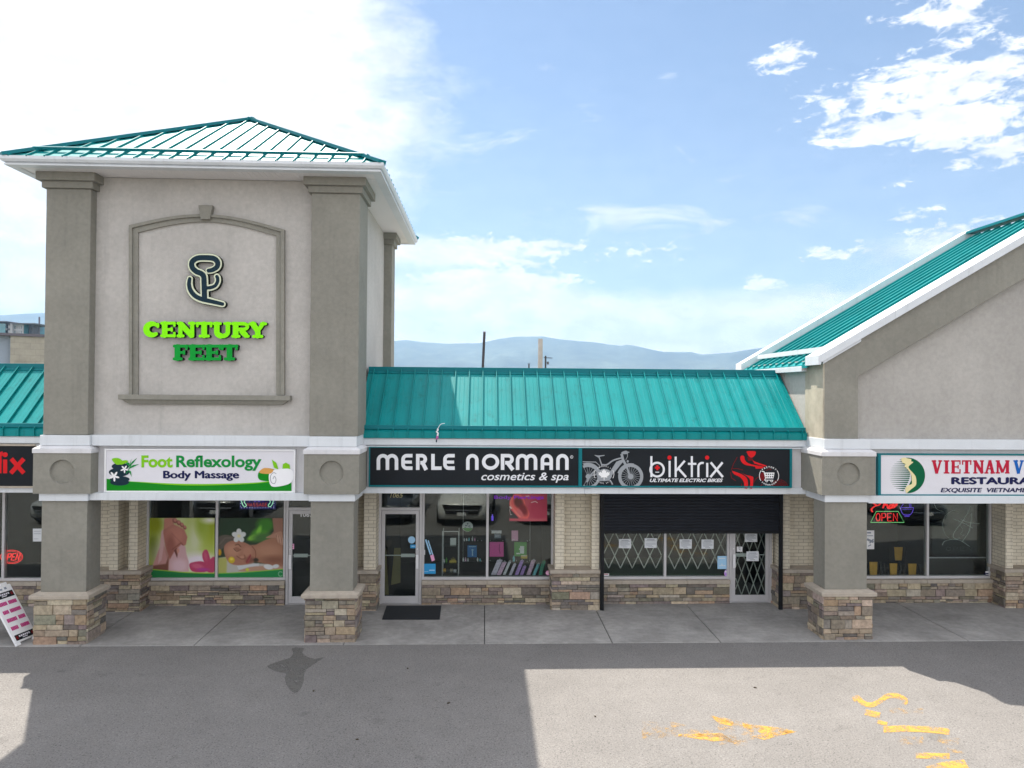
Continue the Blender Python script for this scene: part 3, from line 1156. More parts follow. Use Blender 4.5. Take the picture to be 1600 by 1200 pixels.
def door(parent, x0, x1, handed='R', ztop=2.86, transom=True):
    """aluminium storefront door with transom: leaf with pane, push bar and pull handle."""
    fw = 0.055
    hd = 2.06
    mb = MB()
    mb.box(x0, x0 + fw, WY - 0.01, WY + 0.11, 0.02, ztop)
    mb.box(x1 - fw, x1, WY - 0.01, WY + 0.11, 0.02, ztop)
    mb.box(x0 + fw, x1 - fw, WY - 0.009, WY + 0.109, hd, hd + 0.06)
    mb.box(x0 + fw, x1 - fw, WY - 0.009, WY + 0.109, ztop - 0.05, ztop)
    mb.box(x0 + fw, x1 - fw, WY, WY + 0.10, 0.02, 0.035)
    fr = mb.build('door_frame', M['alu'], parent, bevel=0.004)
    pane(fr, x0 + fw - 0.004, x1 - fw + 0.004, hd + 0.055, ztop - 0.045)
    a, b = x0 + fw + 0.006, x1 - fw - 0.006
    st = 0.075
    z0, z1 = 0.045, hd - 0.006
    mb = MB()
    mb.box(a, a + st, WY + 0.005, WY + 0.05, z0, z1)
    mb.box(b - st, b, WY + 0.005, WY + 0.05, z0, z1)
    mb.box(a + st, b - st, WY + 0.006, WY + 0.049, z1 - 0.08, z1)
    mb.box(a + st, b - st, WY + 0.006, WY + 0.049, z0, z0 + 0.15)
    d = mb.build('door', M['alu'], parent, bevel=0.004)
    pane(d, a + st - 0.004, b - st + 0.004, z0 + 0.145, z1 - 0.075, WY + 0.024)
    mb = MB()
    s0, s1 = (b - st - 0.32, b - st - 0.02) if handed == 'R' else (a + st + 0.02, a + st + 0.32)
    mb.box(a + st, b - st, WY + 0.058, WY + 0.075, 1.06, 1.078)
    mb.box(s0, s1, WY + 0.05, WY + 0.085, 1.03, 1.105)
    mb.build('push_bar', M['white'], d, bevel=0.006)
    hx = b - st * 0.5 if handed == 'R' else a + st * 0.5
    mb = MB()
    mb.box(hx - 0.03, hx + 0.03, WY - 0.035, WY - 0.02, 0.80, 1.10)
    mb.box(hx - 0.012, hx + 0.012, WY - 0.02, WY + 0.006, 0.83, 0.86)
    mb.box(hx - 0.012, hx + 0.012, WY - 0.02, WY + 0.006, 1.04, 1.07)
    mb.tube([(hx, WY - 0.004, 1.22), (hx, WY + 0.006, 1.22)], 0.016, 12)
    mb.build('handle', M['white'], d, bevel=0.004)
    return d


def pier(parent, x0, x1, pil, seed, faces='FLR', ztop=2.9):
    """demising pier: stone base, cast cap and cream brick pilasters with a recess between them."""
    stone_box('stone_base', parent, x0, x1, PY, WY + 0.1, 0.0, 0.80, faces, seed)
    cap_box('stone_cap', parent, x0 - 0.045, x1 + 0.045, PY - 0.045, WY + 0.08, 0.801, 0.875, 0.48)
    mb = MB()
    for a, b in pil:
        mb.box(a, b, PY + 0.055, WY + 0.06, 0.876, ztop)
    for (a, b), (c, d) in zip(pil[:-1], pil[1:]):
        mb.box(b, c, WY - 0.10, WY + 0.058, 0.876, ztop - 0.004)
    mb.build('brick_pilasters', M['brick'], parent)


def circle_plate(mb, x0, x1, z0, z1, y, cx, cz, r, rec=0.03):
    """flat face with a recessed disc."""
    out = [(x0, z0), (x1, z0), (x1, z1), (x0, z1)]
    n = 40
    ci = [(cx + r * math.cos(2 * math.pi * k / n), cz + r * math.sin(2 * math.pi * k / n)) for k in range(n)]
    mb.plate([out, ci], lambda p: Vector((p[0], y, p[1])), (0, 0, 0))
    ci2 = [(cx + (r - 0.012) * math.cos(2 * math.pi * k / n), cz + (r - 0.012) * math.sin(2 * math.pi * k / n)) for k in range(n)]
    for k in range(n):
        q = (k + 1) % n
        mb.face([(ci[k][0], y, ci[k][1]), (ci[q][0], y, ci[q][1]), (ci2[q][0], y + rec, ci2[q][1]), (ci2[k][0], y + rec, ci2[k][1])])
    mb.plate([ci2], lambda p: Vector((p[0], y + rec, p[1])), (0, 0, 0))


def pillar(parent, sx0, sx1, seed, upper=None):
    """street-side pillar: stone foot with cap, stucco shaft, white bands and ledge, block with a round medallion."""
    bx0, bx1 = sx0 - 0.06, sx1 + 0.06
    zb0, zb1 = 2.60, 2.738      # lower white band
    zl0, zl1 = 3.475, 3.605     # ledge
    zu0, zu1 = 3.61, 3.80       # upper band
    mb = MB()
    mb.box(sx0, sx1, 0.18, 0.66, 0.93, zb0 + 0.02)
    p = mb.build('pillar', M['taupe'], parent, bevel=0.012)
    stone_box('stone_base', p, bx0, bx1, 0.105, 0.74, 0.0, 0.83, 'FLR', seed, True)
    mb = MB()
    a, b = 0.075, 0.0
    mb.hexa([(bx0 - 0.065, 0.035, 0.832), (bx1 + 0.065, 0.035, 0.832), (bx1 + 0.065, 0.80, 0.832), (bx0 - 0.065, 0.80, 0.832)], [(bx0 - 0.065, 0.035, 0.905), (bx1 + 0.065, 0.035, 0.905), (bx1 + 0.065, 0.80, 0.905), (bx0 - 0.065, 0.80, 0.905)])
    mb.hexa([(bx0 - 0.064, 0.036, 0.905), (bx1 + 0.064, 0.036, 0.905), (bx1 + 0.064, 0.79, 0.905), (bx0 - 0.064, 0.79, 0.905)], [(sx0 - 0.02, 0.165, 0.935), (sx1 + 0.02, 0.165, 0.935), (sx1 + 0.02, 0.70, 0.935), (sx0 - 0.02, 0.70, 0.935)])
    mb.build('stone_cap', M['cap'], p, bevel=0.01)
    mb = MB()
    mb.box(sx0 - 0.025, sx1 + 0.03, 0.135, 0.94, zb0, zb1)
    mb.build('lower_band', M['trim'], p, bevel=0.006)
    kx0, kx1 = sx0 - 0.105, sx1 + 0.105
    mb = MB()
    cx = (kx0 + kx1) / 2
    zc = (zb1 + zl0) / 2 + 0.03
    circle_plate(mb, kx0, kx1, zb1 + 0.002, zl0, 0.085, cx, zc, 0.222, 0.05)
    mb.face([(kx0, 0.085, zb1 + 0.002), (kx0, 1.0, zb1 + 0.002), (kx0, 1.0, zl0), (kx0, 0.085, zl0)])
    mb.face([(kx1, 0.085, zb1 + 0.002), (kx1, 1.0, zb1 + 0.002), (kx1, 1.0, zl0), (kx1, 0.085, zl0)])
    mb.face([(kx0, 0.085, zb1 + 0.002), (kx1, 0.085, zb1 + 0.002), (kx1, 1.0, zb1 + 0.002), (kx0, 1.0, zb1 + 0.002)])
    bmesh.ops.remove_doubles(mb.bm, verts=mb.bm.verts[:], dist=0.0005)
    mb.build('medallion_block', M['taupe'], p)
    mb = MB()
    q = 0.028
    mb.box(kx0 - 0.015, kx1 + 0.015, 0.066, 1.02, zl0 + 0.001, zl0 + 0.085)
    mb.hexa([(kx0 - 0.013, 0.067, zl0 + 0.085), (kx1 + 0.013, 0.067, zl0 + 0.085), (kx1 + 0.013, 1.02, zl0 + 0.085), (kx0 - 0.013, 1.02, zl0 + 0.085)],
            [(kx0 + 0.06, 0.15, zl1), (kx1 - 0.06, 0.15, zl1), (kx1 - 0.06, 1.0, zl1), (kx0 + 0.06, 1.0, zl1)])
    mb.build('ledge', M['ledge'], p, bevel=0.008)
    mb = MB()
    mb.box(sx0 - 0.03, sx1 + 0.045, 0.145, 0.94, zu0, zu1 - 0.001)
    mb.build('upper_band', M['trim'], p, bevel=0.006)
    if upper:
        mb = MB()
        mb.box(upper[0], upper[1], 0.20, upper[2], zu1 + 0.002, upper[3])
        mb.build('upper_shaft', M['taupe'], p, bevel=0.012)
        mb = MB()
        for e, za, zb in ((0.055, upper[3] + 0.001, upper[3] + 0.125), (0.125, upper[3] + 0.126, 8.615)):
            mb.box(upper[0] - e, upper[1] + e, 0.20 - e, upper[2] + e, za, zb)
        mb.build('capital', M['taupe'], p, bevel=0.008)
    return p


def fascia(parent, x0, x1, y, zl=2.762, zu=3.59):
    """white fascia board behind the sign with an upper and a lower band."""
    mb = MB()
    mb.box(x0, x1, y + 0.06, y + 0.20, zl - 0.01, zu + 0.02)
    mb.box(x0, x1, y + 0.07, WY, 2.70, 2.74)
    mb.build('fascia_board', M['ledge'], parent)
    mb = MB()
    n = max(1, int((x1 - x0) / 3.0))
    w = (x1 - x0) / n
    for i in range(n):
        mb.box(x0 + i * w + 0.0012, x0 + (i + 1) * w - 0.0012, y, y + 0.10, 2.638, zl)
    mb.build('lower_band', M['trim'], parent, bevel=0.006)
    mb = MB()
    for i in range(n):
        mb.box(x0 + i * w + 0.0012, x0 + (i + 1) * w - 0.0012, y, y + 0.10, zu, 3.722)
        mb.box(x0 + i * w + 0.0012, x0 + (i + 1) * w - 0.0012, y - 0.035, y + 0.05, zu - 0.045, zu - 0.022)
    mb.build('upper_band', M['trim'], parent, bevel=0.006)


def mansard(parent, x0, x1):
    """standing seam mansard roof between two towers."""
    e, r = Vector((0, 0.76, 3.865)), Vector((0, 2.13, 5.10))
    sl = (r - e).normalized()
    nn = Vector((0, -sl.z, sl.y))
    mb = MB()
    mb.prism_yz([(0.745, 3.738), (0.742, 3.86), (0.76, 3.868), (r.y, r.z), (r.y + 0.3, r.z - 0.05), (r.y + 0.3, 4.6), (0.95, 3.74)], x0, x1)
    rf = mb.build('mansard_roof', M['teal'], parent)
    made = [rf]
    mb = MB()
    n = int((x1 - x0) / 0.292)
    for i in range(n + 1):
        x = x0 + 0.12 + i * 0.292
        if x > x1 - 0.02:
            break
        mb.hexa([(x - 0.011, e.y - 0.004, e.z - 0.004), (x + 0.011, e.y - 0.004, e.z - 0.004), (x + 0.011, r.y, r.z - 0.004), (x - 0.011, r.y, r.z - 0.004)],
                [(x - 0.007, e.y - 0.004 + nn.y * 0.048, e.z + nn.z * 0.048), (x + 0.007, e.y - 0.004 + nn.y * 0.048, e.z + nn.z * 0.048), (x + 0.007, r.y + nn.y * 0.048, r.z + nn.z * 0.048), (x - 0.007, r.y + nn.y * 0.048, r.z + nn.z * 0.048)])
        mb.box(x - 0.009, x + 0.009, 0.712, 0.746, 3.742, 3.878)
        for k in (0.34, 0.66):           # shallow stiffening pleats of the pan
            xx = x + 0.292 * k
            if xx < x1 - 0.03:
                mb.hexa([(xx - 0.012, e.y - 0.002, e.z - 0.002), (xx + 0.012, e.y - 0.002, e.z - 0.002), (xx + 0.012, r.y, r.z - 0.004), (xx - 0.012, r.y, r.z - 0.004)],
                        [(xx - 0.003, e.y + nn.y * 0.004, e.z + nn.z * 0.004), (xx + 0.003, e.y + nn.y * 0.004, e.z + nn.z * 0.004), (xx + 0.003, r.y + nn.y * 0.004, r.z + nn.z * 0.004), (xx - 0.003, r.y + nn.y * 0.004, r.z + nn.z * 0.004)])
    made.append(mb.build('seam_ribs', M['teal'], rf))
    mb = MB()
    mb.box(x0, x1, 2.085, 2.5, 5.045, 5.168)
    mb.box(x0, x1, 2.03, 2.09, 5.022, 5.046)
    made.append(mb.build('ridge_cap', M['teal_trim'], parent, bevel=0.005))
    mb = MB()
    mb.box(x0, x1 - 0.02, 0.765, 0.83, 3.905, 3.985)
    for i in range(n + 1):
        x = x0 + 0.12 + i * 0.292
        if x < x1 - 0.05:
            mb.box(x - 0.02, x + 0.02, 0.80, 0.87, 3.885, 3.93)
    made.append(mb.build('snow_guard', M['teal_trim'], parent, bevel=0.006))
    for o_ in made:                  # set back from the pillar fronts
        for v in o_.data.vertices:
            v.co.y += 0.14
            v.co.z = CAM.z + (v.co.z - CAM.z) * 1.0101


# ================================================================== TOWER BUILDING
TX0, TX1 = -8.09, -2.36
tower = thing('tower_building', 'beige stucco corner tower with a pyramid roof of teal metal', 'building', ((TX0 + TX1) / 2, 2.6, 0))
LP = (X(64.2, 0.18, 850), X(135.5, 0.18, 850))
MP = (X(484.6, 0.18, 850), X(552.3, 0.18, 850))
mb = MB()
TW = -2.56
mb.box(TX0 + 0.12, TW, 0.40, 5.3, 3.70, 8.61)
mb.build('wall', M['stucco'], tower)
pillar(tower, LP[0], LP[1], 11, (TX0, -7.285, 1.1, 8.335))
pillar(tower, MP[0], MP[1], 12, (-3.257, TX1, 1.1, 8.335))
for xa in (TX0, -2.90):
    mb = MB()
    mb.box(xa, xa + 0.54, 4.80, 5.38, 3.0, 8.335)
    mb.box(xa - 0.055, xa + 0.595, 4.745, 5.435, 8.336, 8.46)
    mb.box(xa - 0.125, xa + 0.665, 4.675, 5.505, 8.461, 8.615)
    mb.build('rear_pilaster', M['taupe'], tower, bevel=0.01)


def strip_frame(mb, out, inn, y0, y1, y_in):
    """moulding between two outlines; front steps from y0 (outer) to y_in (inner)."""
    n = len(out)
    for i in range(n - 1):
        m0 = [(out[k][0] * 0.62 + inn[k][0] * 0.38, out[k][1] * 0.62 + inn[k][1] * 0.38) for k in (i, i + 1)]
        a, b, c, d = out[i], out[i + 1], inn[i], inn[i + 1]
        mb.face([(a[0], y0, a[1]), (b[0], y0, b[1]), (m0[1][0], y0, m0[1][1]), (m0[0][0], y0, m0[0][1])])
        mb.face([(m0[0][0], y0, m0[0][1]), (m0[1][0], y0, m0[1][1]), (m0[1][0], y_in, m0[1][1]), (m0[0][0], y_in, m0[0][1])])
        mb.face([(m0[0][0], y_in, m0[0][1]), (m0[1][0], y_in, m0[1][1]), (d[0], y_in, d[1]), (c[0], y_in, c[1])])
        mb.face([(a[0], y0, a[1]), (b[0], y0, b[1]), (b[0], y1, b[1]), (a[0], y1, a[1])])
        mb.face([(c[0], y_in, c[1]), (d[0], y_in, d[1]), (d[0], y1, d[1]), (c[0], y1, c[1])])
    bmesh.ops.remove_doubles(mb.bm, verts=mb.bm.verts[:], dist=0.0005)


Y_A = 0.34
arch_o = [(202, 617), (202, 352)]
arch_i = [(214.5, 617), (214.5, 363)]
for k in range(1, 20):
    s_ = k / 20
    px = 202 + (444.5 - 202) * s_
    arch_o.append((px, 352 + 7 * s_ - 20.5 * math.sin(math.pi * s_)))
    px = 214.5 + (431 - 214.5) * s_
    arch_i.append((px, 363 + 5.5 * s_ - 19.5 * math.sin(math.pi * s_)))
arch_o += [(444.5, 359), (444.5, 617)]
arch_i += [(431, 367.5), (431, 617)]
mb = MB()
strip_frame(mb, [P(p[0], p[1], Y_A) for p in arch_o], [P(p[0], p[1], Y_A) for p in arch_i], Y_A - 0.02, 0.41, Y_A + 0.02)
af = mb.build('arch_moulding', M['taupe'], tower)
mb = MB()
mb.prism_xz([P(q[0], q[1], Y_A) for q in ((315, 343.5), (329.5, 343.5), (333.5, 321.5), (311.2, 321.5))][::1], Y_A - 0.05, 0.41)
mb.build('keystone', M['taupe'], af, bevel=0.008)
mb = MB()
x0_, x1_ = X(184, 0.25, 620), X(453, 0.25, 620)
z0_ = Z(617, 617, 0.27) if False else P(300, 617, 0.27)[1]
zl_ = P(300, 625, 0.27)[1]
zb_ = P(300, 632, 0.30)[1]
mb.box(x0_, x1_, 0.25, 0.41, zl_, z0_)
mb.hexa([(x0_ + 0.16, 0.335, zb_), (x1_ - 0.16, 0.335, zb_), (x1_ - 0.16, 0.41, zb_), (x0_ + 0.16, 0.41, zb_)], [(x0_ + 0.05, 0.285, zl_ - 0.001), (x1_ - 0.05, 0.285, zl_ - 0.001), (x1_ - 0.05, 0.41, zl_ - 0.001), (x0_ + 0.05, 0.41, zl_ - 0.001)])
mb.build('arch_sill', M['taupe'], af, bevel=0.008)

# fascia under the tower
FA, FB = LP[1] + 0.0, MP[0] - 0.0
mb = MB()
mb.box(FA, FB, 0.34, 0.55, 2.741, 3.604)
mb.box(FA, FB, 0.36, WY, 2.70, 2.74)
mb.build('fascia_board', M['ledge'], tower)
mb = MB()
mb.box(FA + 0.031, FB - 0.026, 0.20, 0.42, 2.604, 2.74)
mb.build('lower_band', M['trim'], tower, bevel=0.006)
mb = MB()
mb.box(FA + 0.046, FB - 0.031, 0.205, 0.42, 3.605, 3.80)
mb.build('upper_band', M['trim'], tower, bevel=0.006)

# roof
EX0, EX1, EY0, EY1 = -8.575, -1.85, -0.36, 6.15
APEX = Vector(((EX0 + EX1) / 2 - 0.06, (EY0 + EY1) / 2, 10.68))
mb = MB()


def rect_ring(mb, prof):
    """closed rectangular gutter: profile of (outset, z)."""
    rings = []
    for o_, z in prof:
        rings.append([mb.bm.verts.new(p) for p in ((EX0 - o_, EY0 - o_, z), (EX1 + o_, EY0 - o_, z), (EX1 + o_, EY1 + o_, z), (EX0 - o_, EY1 + o_, z))])
    for A, B in zip(rings[:-1], rings[1:]):
        for i in range(4):
            j = (i + 1) % 4
            mb.vface([A[i], A[j], B[j], B[i]])


rect_ring(mb, [(-0.22, 8.605), (-0.055, 8.605), (-0.05, 8.63), (-0.075, 8.632), (-0.075, 8.655), (-0.03, 8.66), (0.0, 8.70), (0.0, 8.755), (-0.02, 8.757), (-0.03, 8.73), (-0.2, 8.73)])
mb.build('gutter', M['trim'], tower)
mb = MB()
mb.box(EX0 + 0.1, EX1 - 0.1, EY0 + 0.1, EY1 - 0.1, 8.618, 8.70)
nb = 0
x = EX0 + 0.12
while x < EX1 - 0.12:      # v-groove boards of the soffit
    for ya, yb in ((EY0 + 0.11, 0.2), (5.3, EY1 - 0.11)):
        mb.box(x, x + 0.095, ya, yb, 8.612, 8.6185)
    x += 0.1
y = 0.22
while y < 5.28:
    mb.box(TW, EX1 - 0.11, y, y + 0.095, 8.612, 8.6185)
    mb.box(EX0 + 0.11, TX0, y, y + 0.095, 8.612, 8.6185)
    y += 0.1
mb.build('soffit', M['soffit'], tower)
RB = 8.745
cor = [Vector((EX0 + 0.02, EY0 + 0.02, RB)), Vector((EX1 - 0.02, EY0 + 0.02, RB)), Vector((EX1 - 0.02, EY1 - 0.02, RB)), Vector((EX0 + 0.02, EY1 - 0.02, RB))]
mb = MB()
va = mb.bm.verts.new(APEX)
vc = [mb.bm.verts.new(c) for c in cor]
for i in range(4):
    mb.vface([vc[i], vc[(i + 1) % 4], va])
mb.vface(vc[::-1])
trf = mb.build('roof', M['teal'], tower)
mb = MB()
mg = MB()
for i in range(4):
    a, b = cor[i], cor[(i + 1) % 4]
    ed = (b - a)
    L = ed.length
    ed.normalize()
    # distance of the apex along this edge and the up-slope direction
    ta = (APEX - a).dot(ed)
    foot = a + ed * ta
    upv = APEX - foot
    nrm = ed.cross(upv).normalized()
    k = 0.14
    while k < L - 0.05:
        frac = k / ta if k < ta else (L - k) / (L - ta)
        p0 = a + ed * k - upv.normalized() * 0.02
        p1 = a + ed * k + upv * frac
        w = ed * 0.009
        h = nrm * 0.036
        mb.hexa([p0 - w, p0 + w, p1 + w, p1 - w], [p0 - w + h, p0 + w + h, p1 + w + h, p1 - w + h])
        k += 0.31
    f = 0.105
    g0, g1 = a + ed * (ta * f + 0.02) + upv * f, b - ed * ((L - ta) * f + 0.02) + upv * f
    un = upv.normalized() * 0.022
    mg.hexa([g0 - un + nrm * 0.035, g1 - un + nrm * 0.035, g1 + un + nrm * 0.035, g0 + un + nrm * 0.035], [g0 - un + nrm * 0.088, g1 - un + nrm * 0.088, g1 + un + nrm * 0.088, g0 + un + nrm * 0.088])
mb.build('seam_ribs', M['teal'], trf)
mg.build('snow_guard', M['teal_trim'], trf)
mb = MB()
for c in cor:
    mb.bar(c + Vector((0, 0, 0.03)), APEX + Vector((0, 0, 0.035)), 0.16, 0.06)
mb.build('hip_caps', M['teal_trim'], trf)

# tower shop front
w_t = window(tower, 228.5, 446, [338.3])
sill(tower, 226, 446.5, 21)
dx0 = X(446.5, WY)
door(tower, dx0 + 0.002, dx0 + 0.925, 'L')
pier(tower, X(139, PY), X(219.5, PY), [(X(170.5, PY + 0.05), X(184, PY + 0.05)), (X(200.9, PY + 0.05), X(214.6, PY + 0.05))], 31)
mb = MB()
mb.box(X(139, PY) - 0.3, X(172, PY), WY - 0.10, WY + 0.06, 0.876, 2.88)
mb.box(X(139, PY) - 0.28, X(150, PY), WY - 0.08, WY + 0.06, 0.0, 0.874)
mb.build('brick_return', M['brick'], tower)
room(tower, X(235, WY), dx0 + 0.9)

# ================================================================== MIDDLE SHOPS
CY = 0.92
mid = thing('shop_building', 'low middle shop row under a long teal mansard roof and black signs', 'building', (2.0, 3.0, 0))
MX0, MX1 = TX1 + 0.0, 6.455
fascia(mid, -2.475, 6.47, CY)
mansard(mid, -2.50, 6.475)
mb = MB()
mb.box(TW + 0.02, 6.47, 2.45, 13.5, 4.55, 4.66)
mb.build('flat_roof', M['membrane'], mid)
mb = MB()
mb.box(TW + 0.02, 6.47, 13.35, 13.5, 0, 4.54)
mb.box(TW + 0.02, 6.47, WY + 0.12, WY + 0.25, 2.91, 4.54)
mb.build('wall', M['stucco'], mid)
pier(mid, X(552, PY), X(588.5, PY), [(X(552, PY + .05) - 0.0, X(556, PY + .05)), (X(568.3, PY + .05), X(587.2, PY + .05))], 32)
mid_door = (X(591.5, WY), X(659.3, WY))
mb = MB()
mb.box(X(587, WY), mid_door[0] - 0.002, WY - 0.02, WY + 0.06, 0.0, 2.88)
mb.build('brick_return', M['brick'], mid)
door(mid, mid_door[0], mid_door[1], 'R')
window(mid, 659.6, 864.5, [761.5])
sill(mid, 659.6, 864.5, 22)
pier(mid, X(862.5, PY), X(937.6, PY), [(X(867.3, PY + .05), X(881.2, PY + .05)), (X(924.8, PY + .05), X(936.5, PY + .05))], 33)
window(mid, 938, 1139.5, [1039.5])
sill(mid, 937, 1139.5, 23)
bdoor = (X(1139.8, WY), X(1206, WY))
door(mid, bdoor[0], bdoor[1], 'L')
pier(mid, X(1219.5, PY), X(1300, PY), [(X(1222.4, PY + .05), X(1234.2, PY + .05)), (X(1285, PY + .05), X(1296, PY + .05))], 34)
mb = MB()
mb.box(bdoor[1] + 0.002, X(1219.5, PY) + 0.02, WY - 0.02, WY + 0.06, 0.0, 2.88)
mb.build('brick_return', M['brick'], mid)
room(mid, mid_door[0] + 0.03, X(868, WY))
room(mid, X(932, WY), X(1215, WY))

# roll-down shutter half lowered over the right shop
sh = thing('roller_shutter', 'black roll-down shutter half lowered over the right shop front', 'shutter', (X(1080, 1.93), 1.93, 0))
sx0, sx1 = X(938.2, 1.92), X(1222.5, 1.92)
zsb = P(1080, 833.5, 1.93)[1]
mb = MB()
z = zsb + 0.05
prof = []
while z < 2.80:
    prof += [(1.925, z), (1.912, z + 0.018), (1.912, z + 0.044), (1.925, z + 0.060)]
    z += 0.065
prof += [(1.95, z), (1.95, zsb + 0.05)]
mb.prism_yz(prof, sx0 + 0.06, sx1 - 0.06)
mb.build('slat_curtain', M['shutter'], sh)
mb = MB()
mb.box(sx0 + 0.055, sx1 - 0.055, 1.905, 1.955, zsb, zsb + 0.055)
mb.build('bottom_bar', M['black'], sh, bevel=0.005)
for a in (sx0, sx1 - 0.075):
    mb = MB()
    mb.box(a, a + 0.075, 1.885, 1.948, 0.012, 2.86)
    mb.build('guide_rail', M['black'], sh, bevel=0.004)
mb = MB()
mb.box(sx0 - 0.03, sx1 + 0.05, 1.86, 2.2, 2.70, 2.90)
mb.build('shutter_housing', M['black'], sh, bevel=0.004)

# ================================================================== LEFT SHOPS
left = thing('shop_building', 'shop row left of the tower with a red lettered black sign', 'building', (-13.0, 3.0, 0))
fascia(left, -19.0, LP[0] - 0.12, CY)
mansard(left, -19.0, TX0 + 0.10)
mb = MB()
mb.box(-19, TX0 + 0.1, 2.45, 13.5, 4.55, 4.66)
mb.build('flat_roof', M['membrane'], left)
mb = MB()
mb.box(-19, TX0 + 0.1, 13.35, 13.5, 0, 4.54)
mb.box(-19, TX0 + 0.1, WY + 0.12, WY + 0.25, 2.91, 4.54)
mb.build('wall', M['stucco'], left)
window(left, -190, 104, [-93, 4.5])
sill(left, -190, 104, 24)
mb = MB()
mb.box(-19, X(-190, WY), WY - 0.02, WY + 0.1, 0, 2.9)
mb.build('brick_wall', M['brick'], left)
room(left, X(-188, WY), X(100, WY))

# ================================================================== GABLE BUILDING
gx0, gxr = 6.512, 12.18
gab = thing('gable_building', 'taupe stucco gable building with white rake boards on the right', 'building', (gxr, 2.5, 0))
gx1 = 2 * gxr - gx0
SL = 0.588


def zt(x):
    """top of the rake boards."""
    return 5.414 + SL * ((x if x < gxr else 2 * gxr - x) - 6.40)


mb = MB()
ob = -0.13
out = [(gx0, 3.79), (gx1, 3.79), (gx1, zt(gx0) + ob), (gxr, zt(gxr) + ob), (gx0, zt(gx0) + ob)]
q = 0.66
inn = [(gx0 + q, 3.795), (gx1 - q, 3.795), (gx1 - q, zt(gx0 + q) + ob - 0.74), (gxr, zt(gxr) + ob - 0.74), (gx0 + q, zt(gx0 + q) + ob - 0.74)]
out[0], out[1] = (gx0, 3.79), (gx1, 3.79)
mb.plate([[out[0], (gx0 + q, 3.79), inn[4], inn[3], inn[2], (gx1 - q, 3.79), out[1], out[2], out[3], out[4]]], lambda p: Vector((p[0], 0.24, p[1])), (0, 0.20, 0))
mb.build('gable_frame', M['taupe'], gab, bevel=0.01)
mb = MB()
mb.prism_xz([(gx0 + q - 0.1, 3.70), (gx1 - q + 0.1, 3.70), (gx1 - q + 0.1, inn[2][1] + 0.05), (gxr, inn[3][1] + 0.05), (gx0 + q - 0.1, inn[4][1] + 0.05)], 0.385, 0.50)
mb.build('gable_panel', M['stucco2'], gab)
mb = MB()
for xa, xb in ((gx0, gx0 + 0.2), (gx1 - 0.2, gx1)):
    mb.box(xa, xb, 0.441, 4.60, 2.9, zt(gx0) + ob - 0.02)
mb.prism_xz([(gx0, 3.0), (gx1, 3.0), (gx1, zt(gx0) - 0.2), (gxr, zt(gxr) - 0.2), (gx0, zt(gx0) - 0.2)], 4.3, 4.58)
mb.build('wall', M['stucco'], gab)
mb = MB()
mb.box(gx0 - 0.03, gx0 + 0.01, 0.245, 1.0, 3.80, zt(gx0) + ob - 0.05)
mb.build('corner_strip', material('water_stained_stucco', (0.43, 0.39, 0.31), 0.9, 0.22, 2.5, 0.6, 70, spec=0.2, streak=0.16), gab)


def rake(mb, y0, y1, d0, d1):
    for sgn in (1, -1):
        a, b = 6.40, gxr
        pa = [(a, zt(a) - d1), (b, zt(b) - d1), (b, zt(b) - d0), (a, zt(a) - d0)]
        n = 4
        for i in range(n):          # sheet-metal lengths with fine joints
            u0, u1 = a + (b - a) * i / n + (0.0015 if i else 0), a + (b - a) * (i + 1) / n - 0.0015
            pts = [(u0, zt(u0) - d1), (u1, zt(u1) - d1), (u1, zt(u1) - d0), (u0, zt(u0) - d0)]
            if sgn < 0:
                pts = [(2 * gxr - p[0], p[1]) for p in pts]
            mb.prism_xz(pts, y0, y1)
        # boxed foot
        fx = [a - 0.09, a]
        pts = [(a - 0.05, zt(a) - 0.20), (a + 0.001, zt(a) - 0.20), (a + 0.001, zt(a)), (a - 0.05, zt(a) - 0.02)]
        if sgn < 0:
            pts = [(2 * gxr - p[0], p[1]) for p in pts]
        mb.prism_xz(pts, y0 + 0.002, y1 - 0.002)


mb = MB()
rake(mb, 0.15, 0.72, 0.0, 0.158)
mb.build('rake_board', M['trim'], gab, bevel=0.004)
mb = MB()
rake(mb, 4.23, 4.62, 0.0, 0.245)
mb.build('rake_board', M['trim'], gab, bevel=0.004)
for sgn in (1, -1):
    mb = MB()
    pts = [(6.46, zt(6.46) - 0.215), (7.2, zt(7.2) - 0.215), (7.2, zt(7.2) - 0.160), (6.46, zt(6.46) - 0.160)]
    if sgn < 0:
        pts = [(2 * gxr - p[0], p[1]) for p in pts]
    mb.prism_xz(pts, 0.19, 0.30)
    mb.build('drip_trim', M['trim'], gab)
dk = 0.17
mb = MB()
mb.prism_xz([(6.38, zt(6.38) - dk), (gxr, zt(gxr) - dk), (2 * gxr - 6.38, zt(6.38) - dk), (2 * gxr - 6.38, zt(6.38) - dk - 0.06), (gxr, zt(gxr) - dk - 0.06), (6.38, zt(6.38) - dk - 0.06)], 0.70, 4.25)
grf = mb.build('roof', M['teal'], gab)
mb = MB()
y = 0.90
while y < 4.2:
    for sgn in (1, -1):
        pts = [(6.38, zt(6.38) - dk), (gxr, zt(gxr) - dk), (gxr, zt(gxr) - dk + 0.046), (6.38, zt(6.38) - dk + 0.046)]
        if sgn < 0:
            pts = [(2 * gxr - p[0], p[1]) for p in pts]
        mb.prism_xz(pts, y - 0.008, y + 0.008)
    y += 0.335
mb.build('seam_ribs', M['teal'], grf)
mb = MB()
mb.bar((gxr, 0.73, zt(gxr) - 0.08), (gxr, 4.22, zt(gxr) - 0.08), 0.25, 0.06)
mb.build('ridge_cap', M['teal_trim'], grf)
mb = MB()
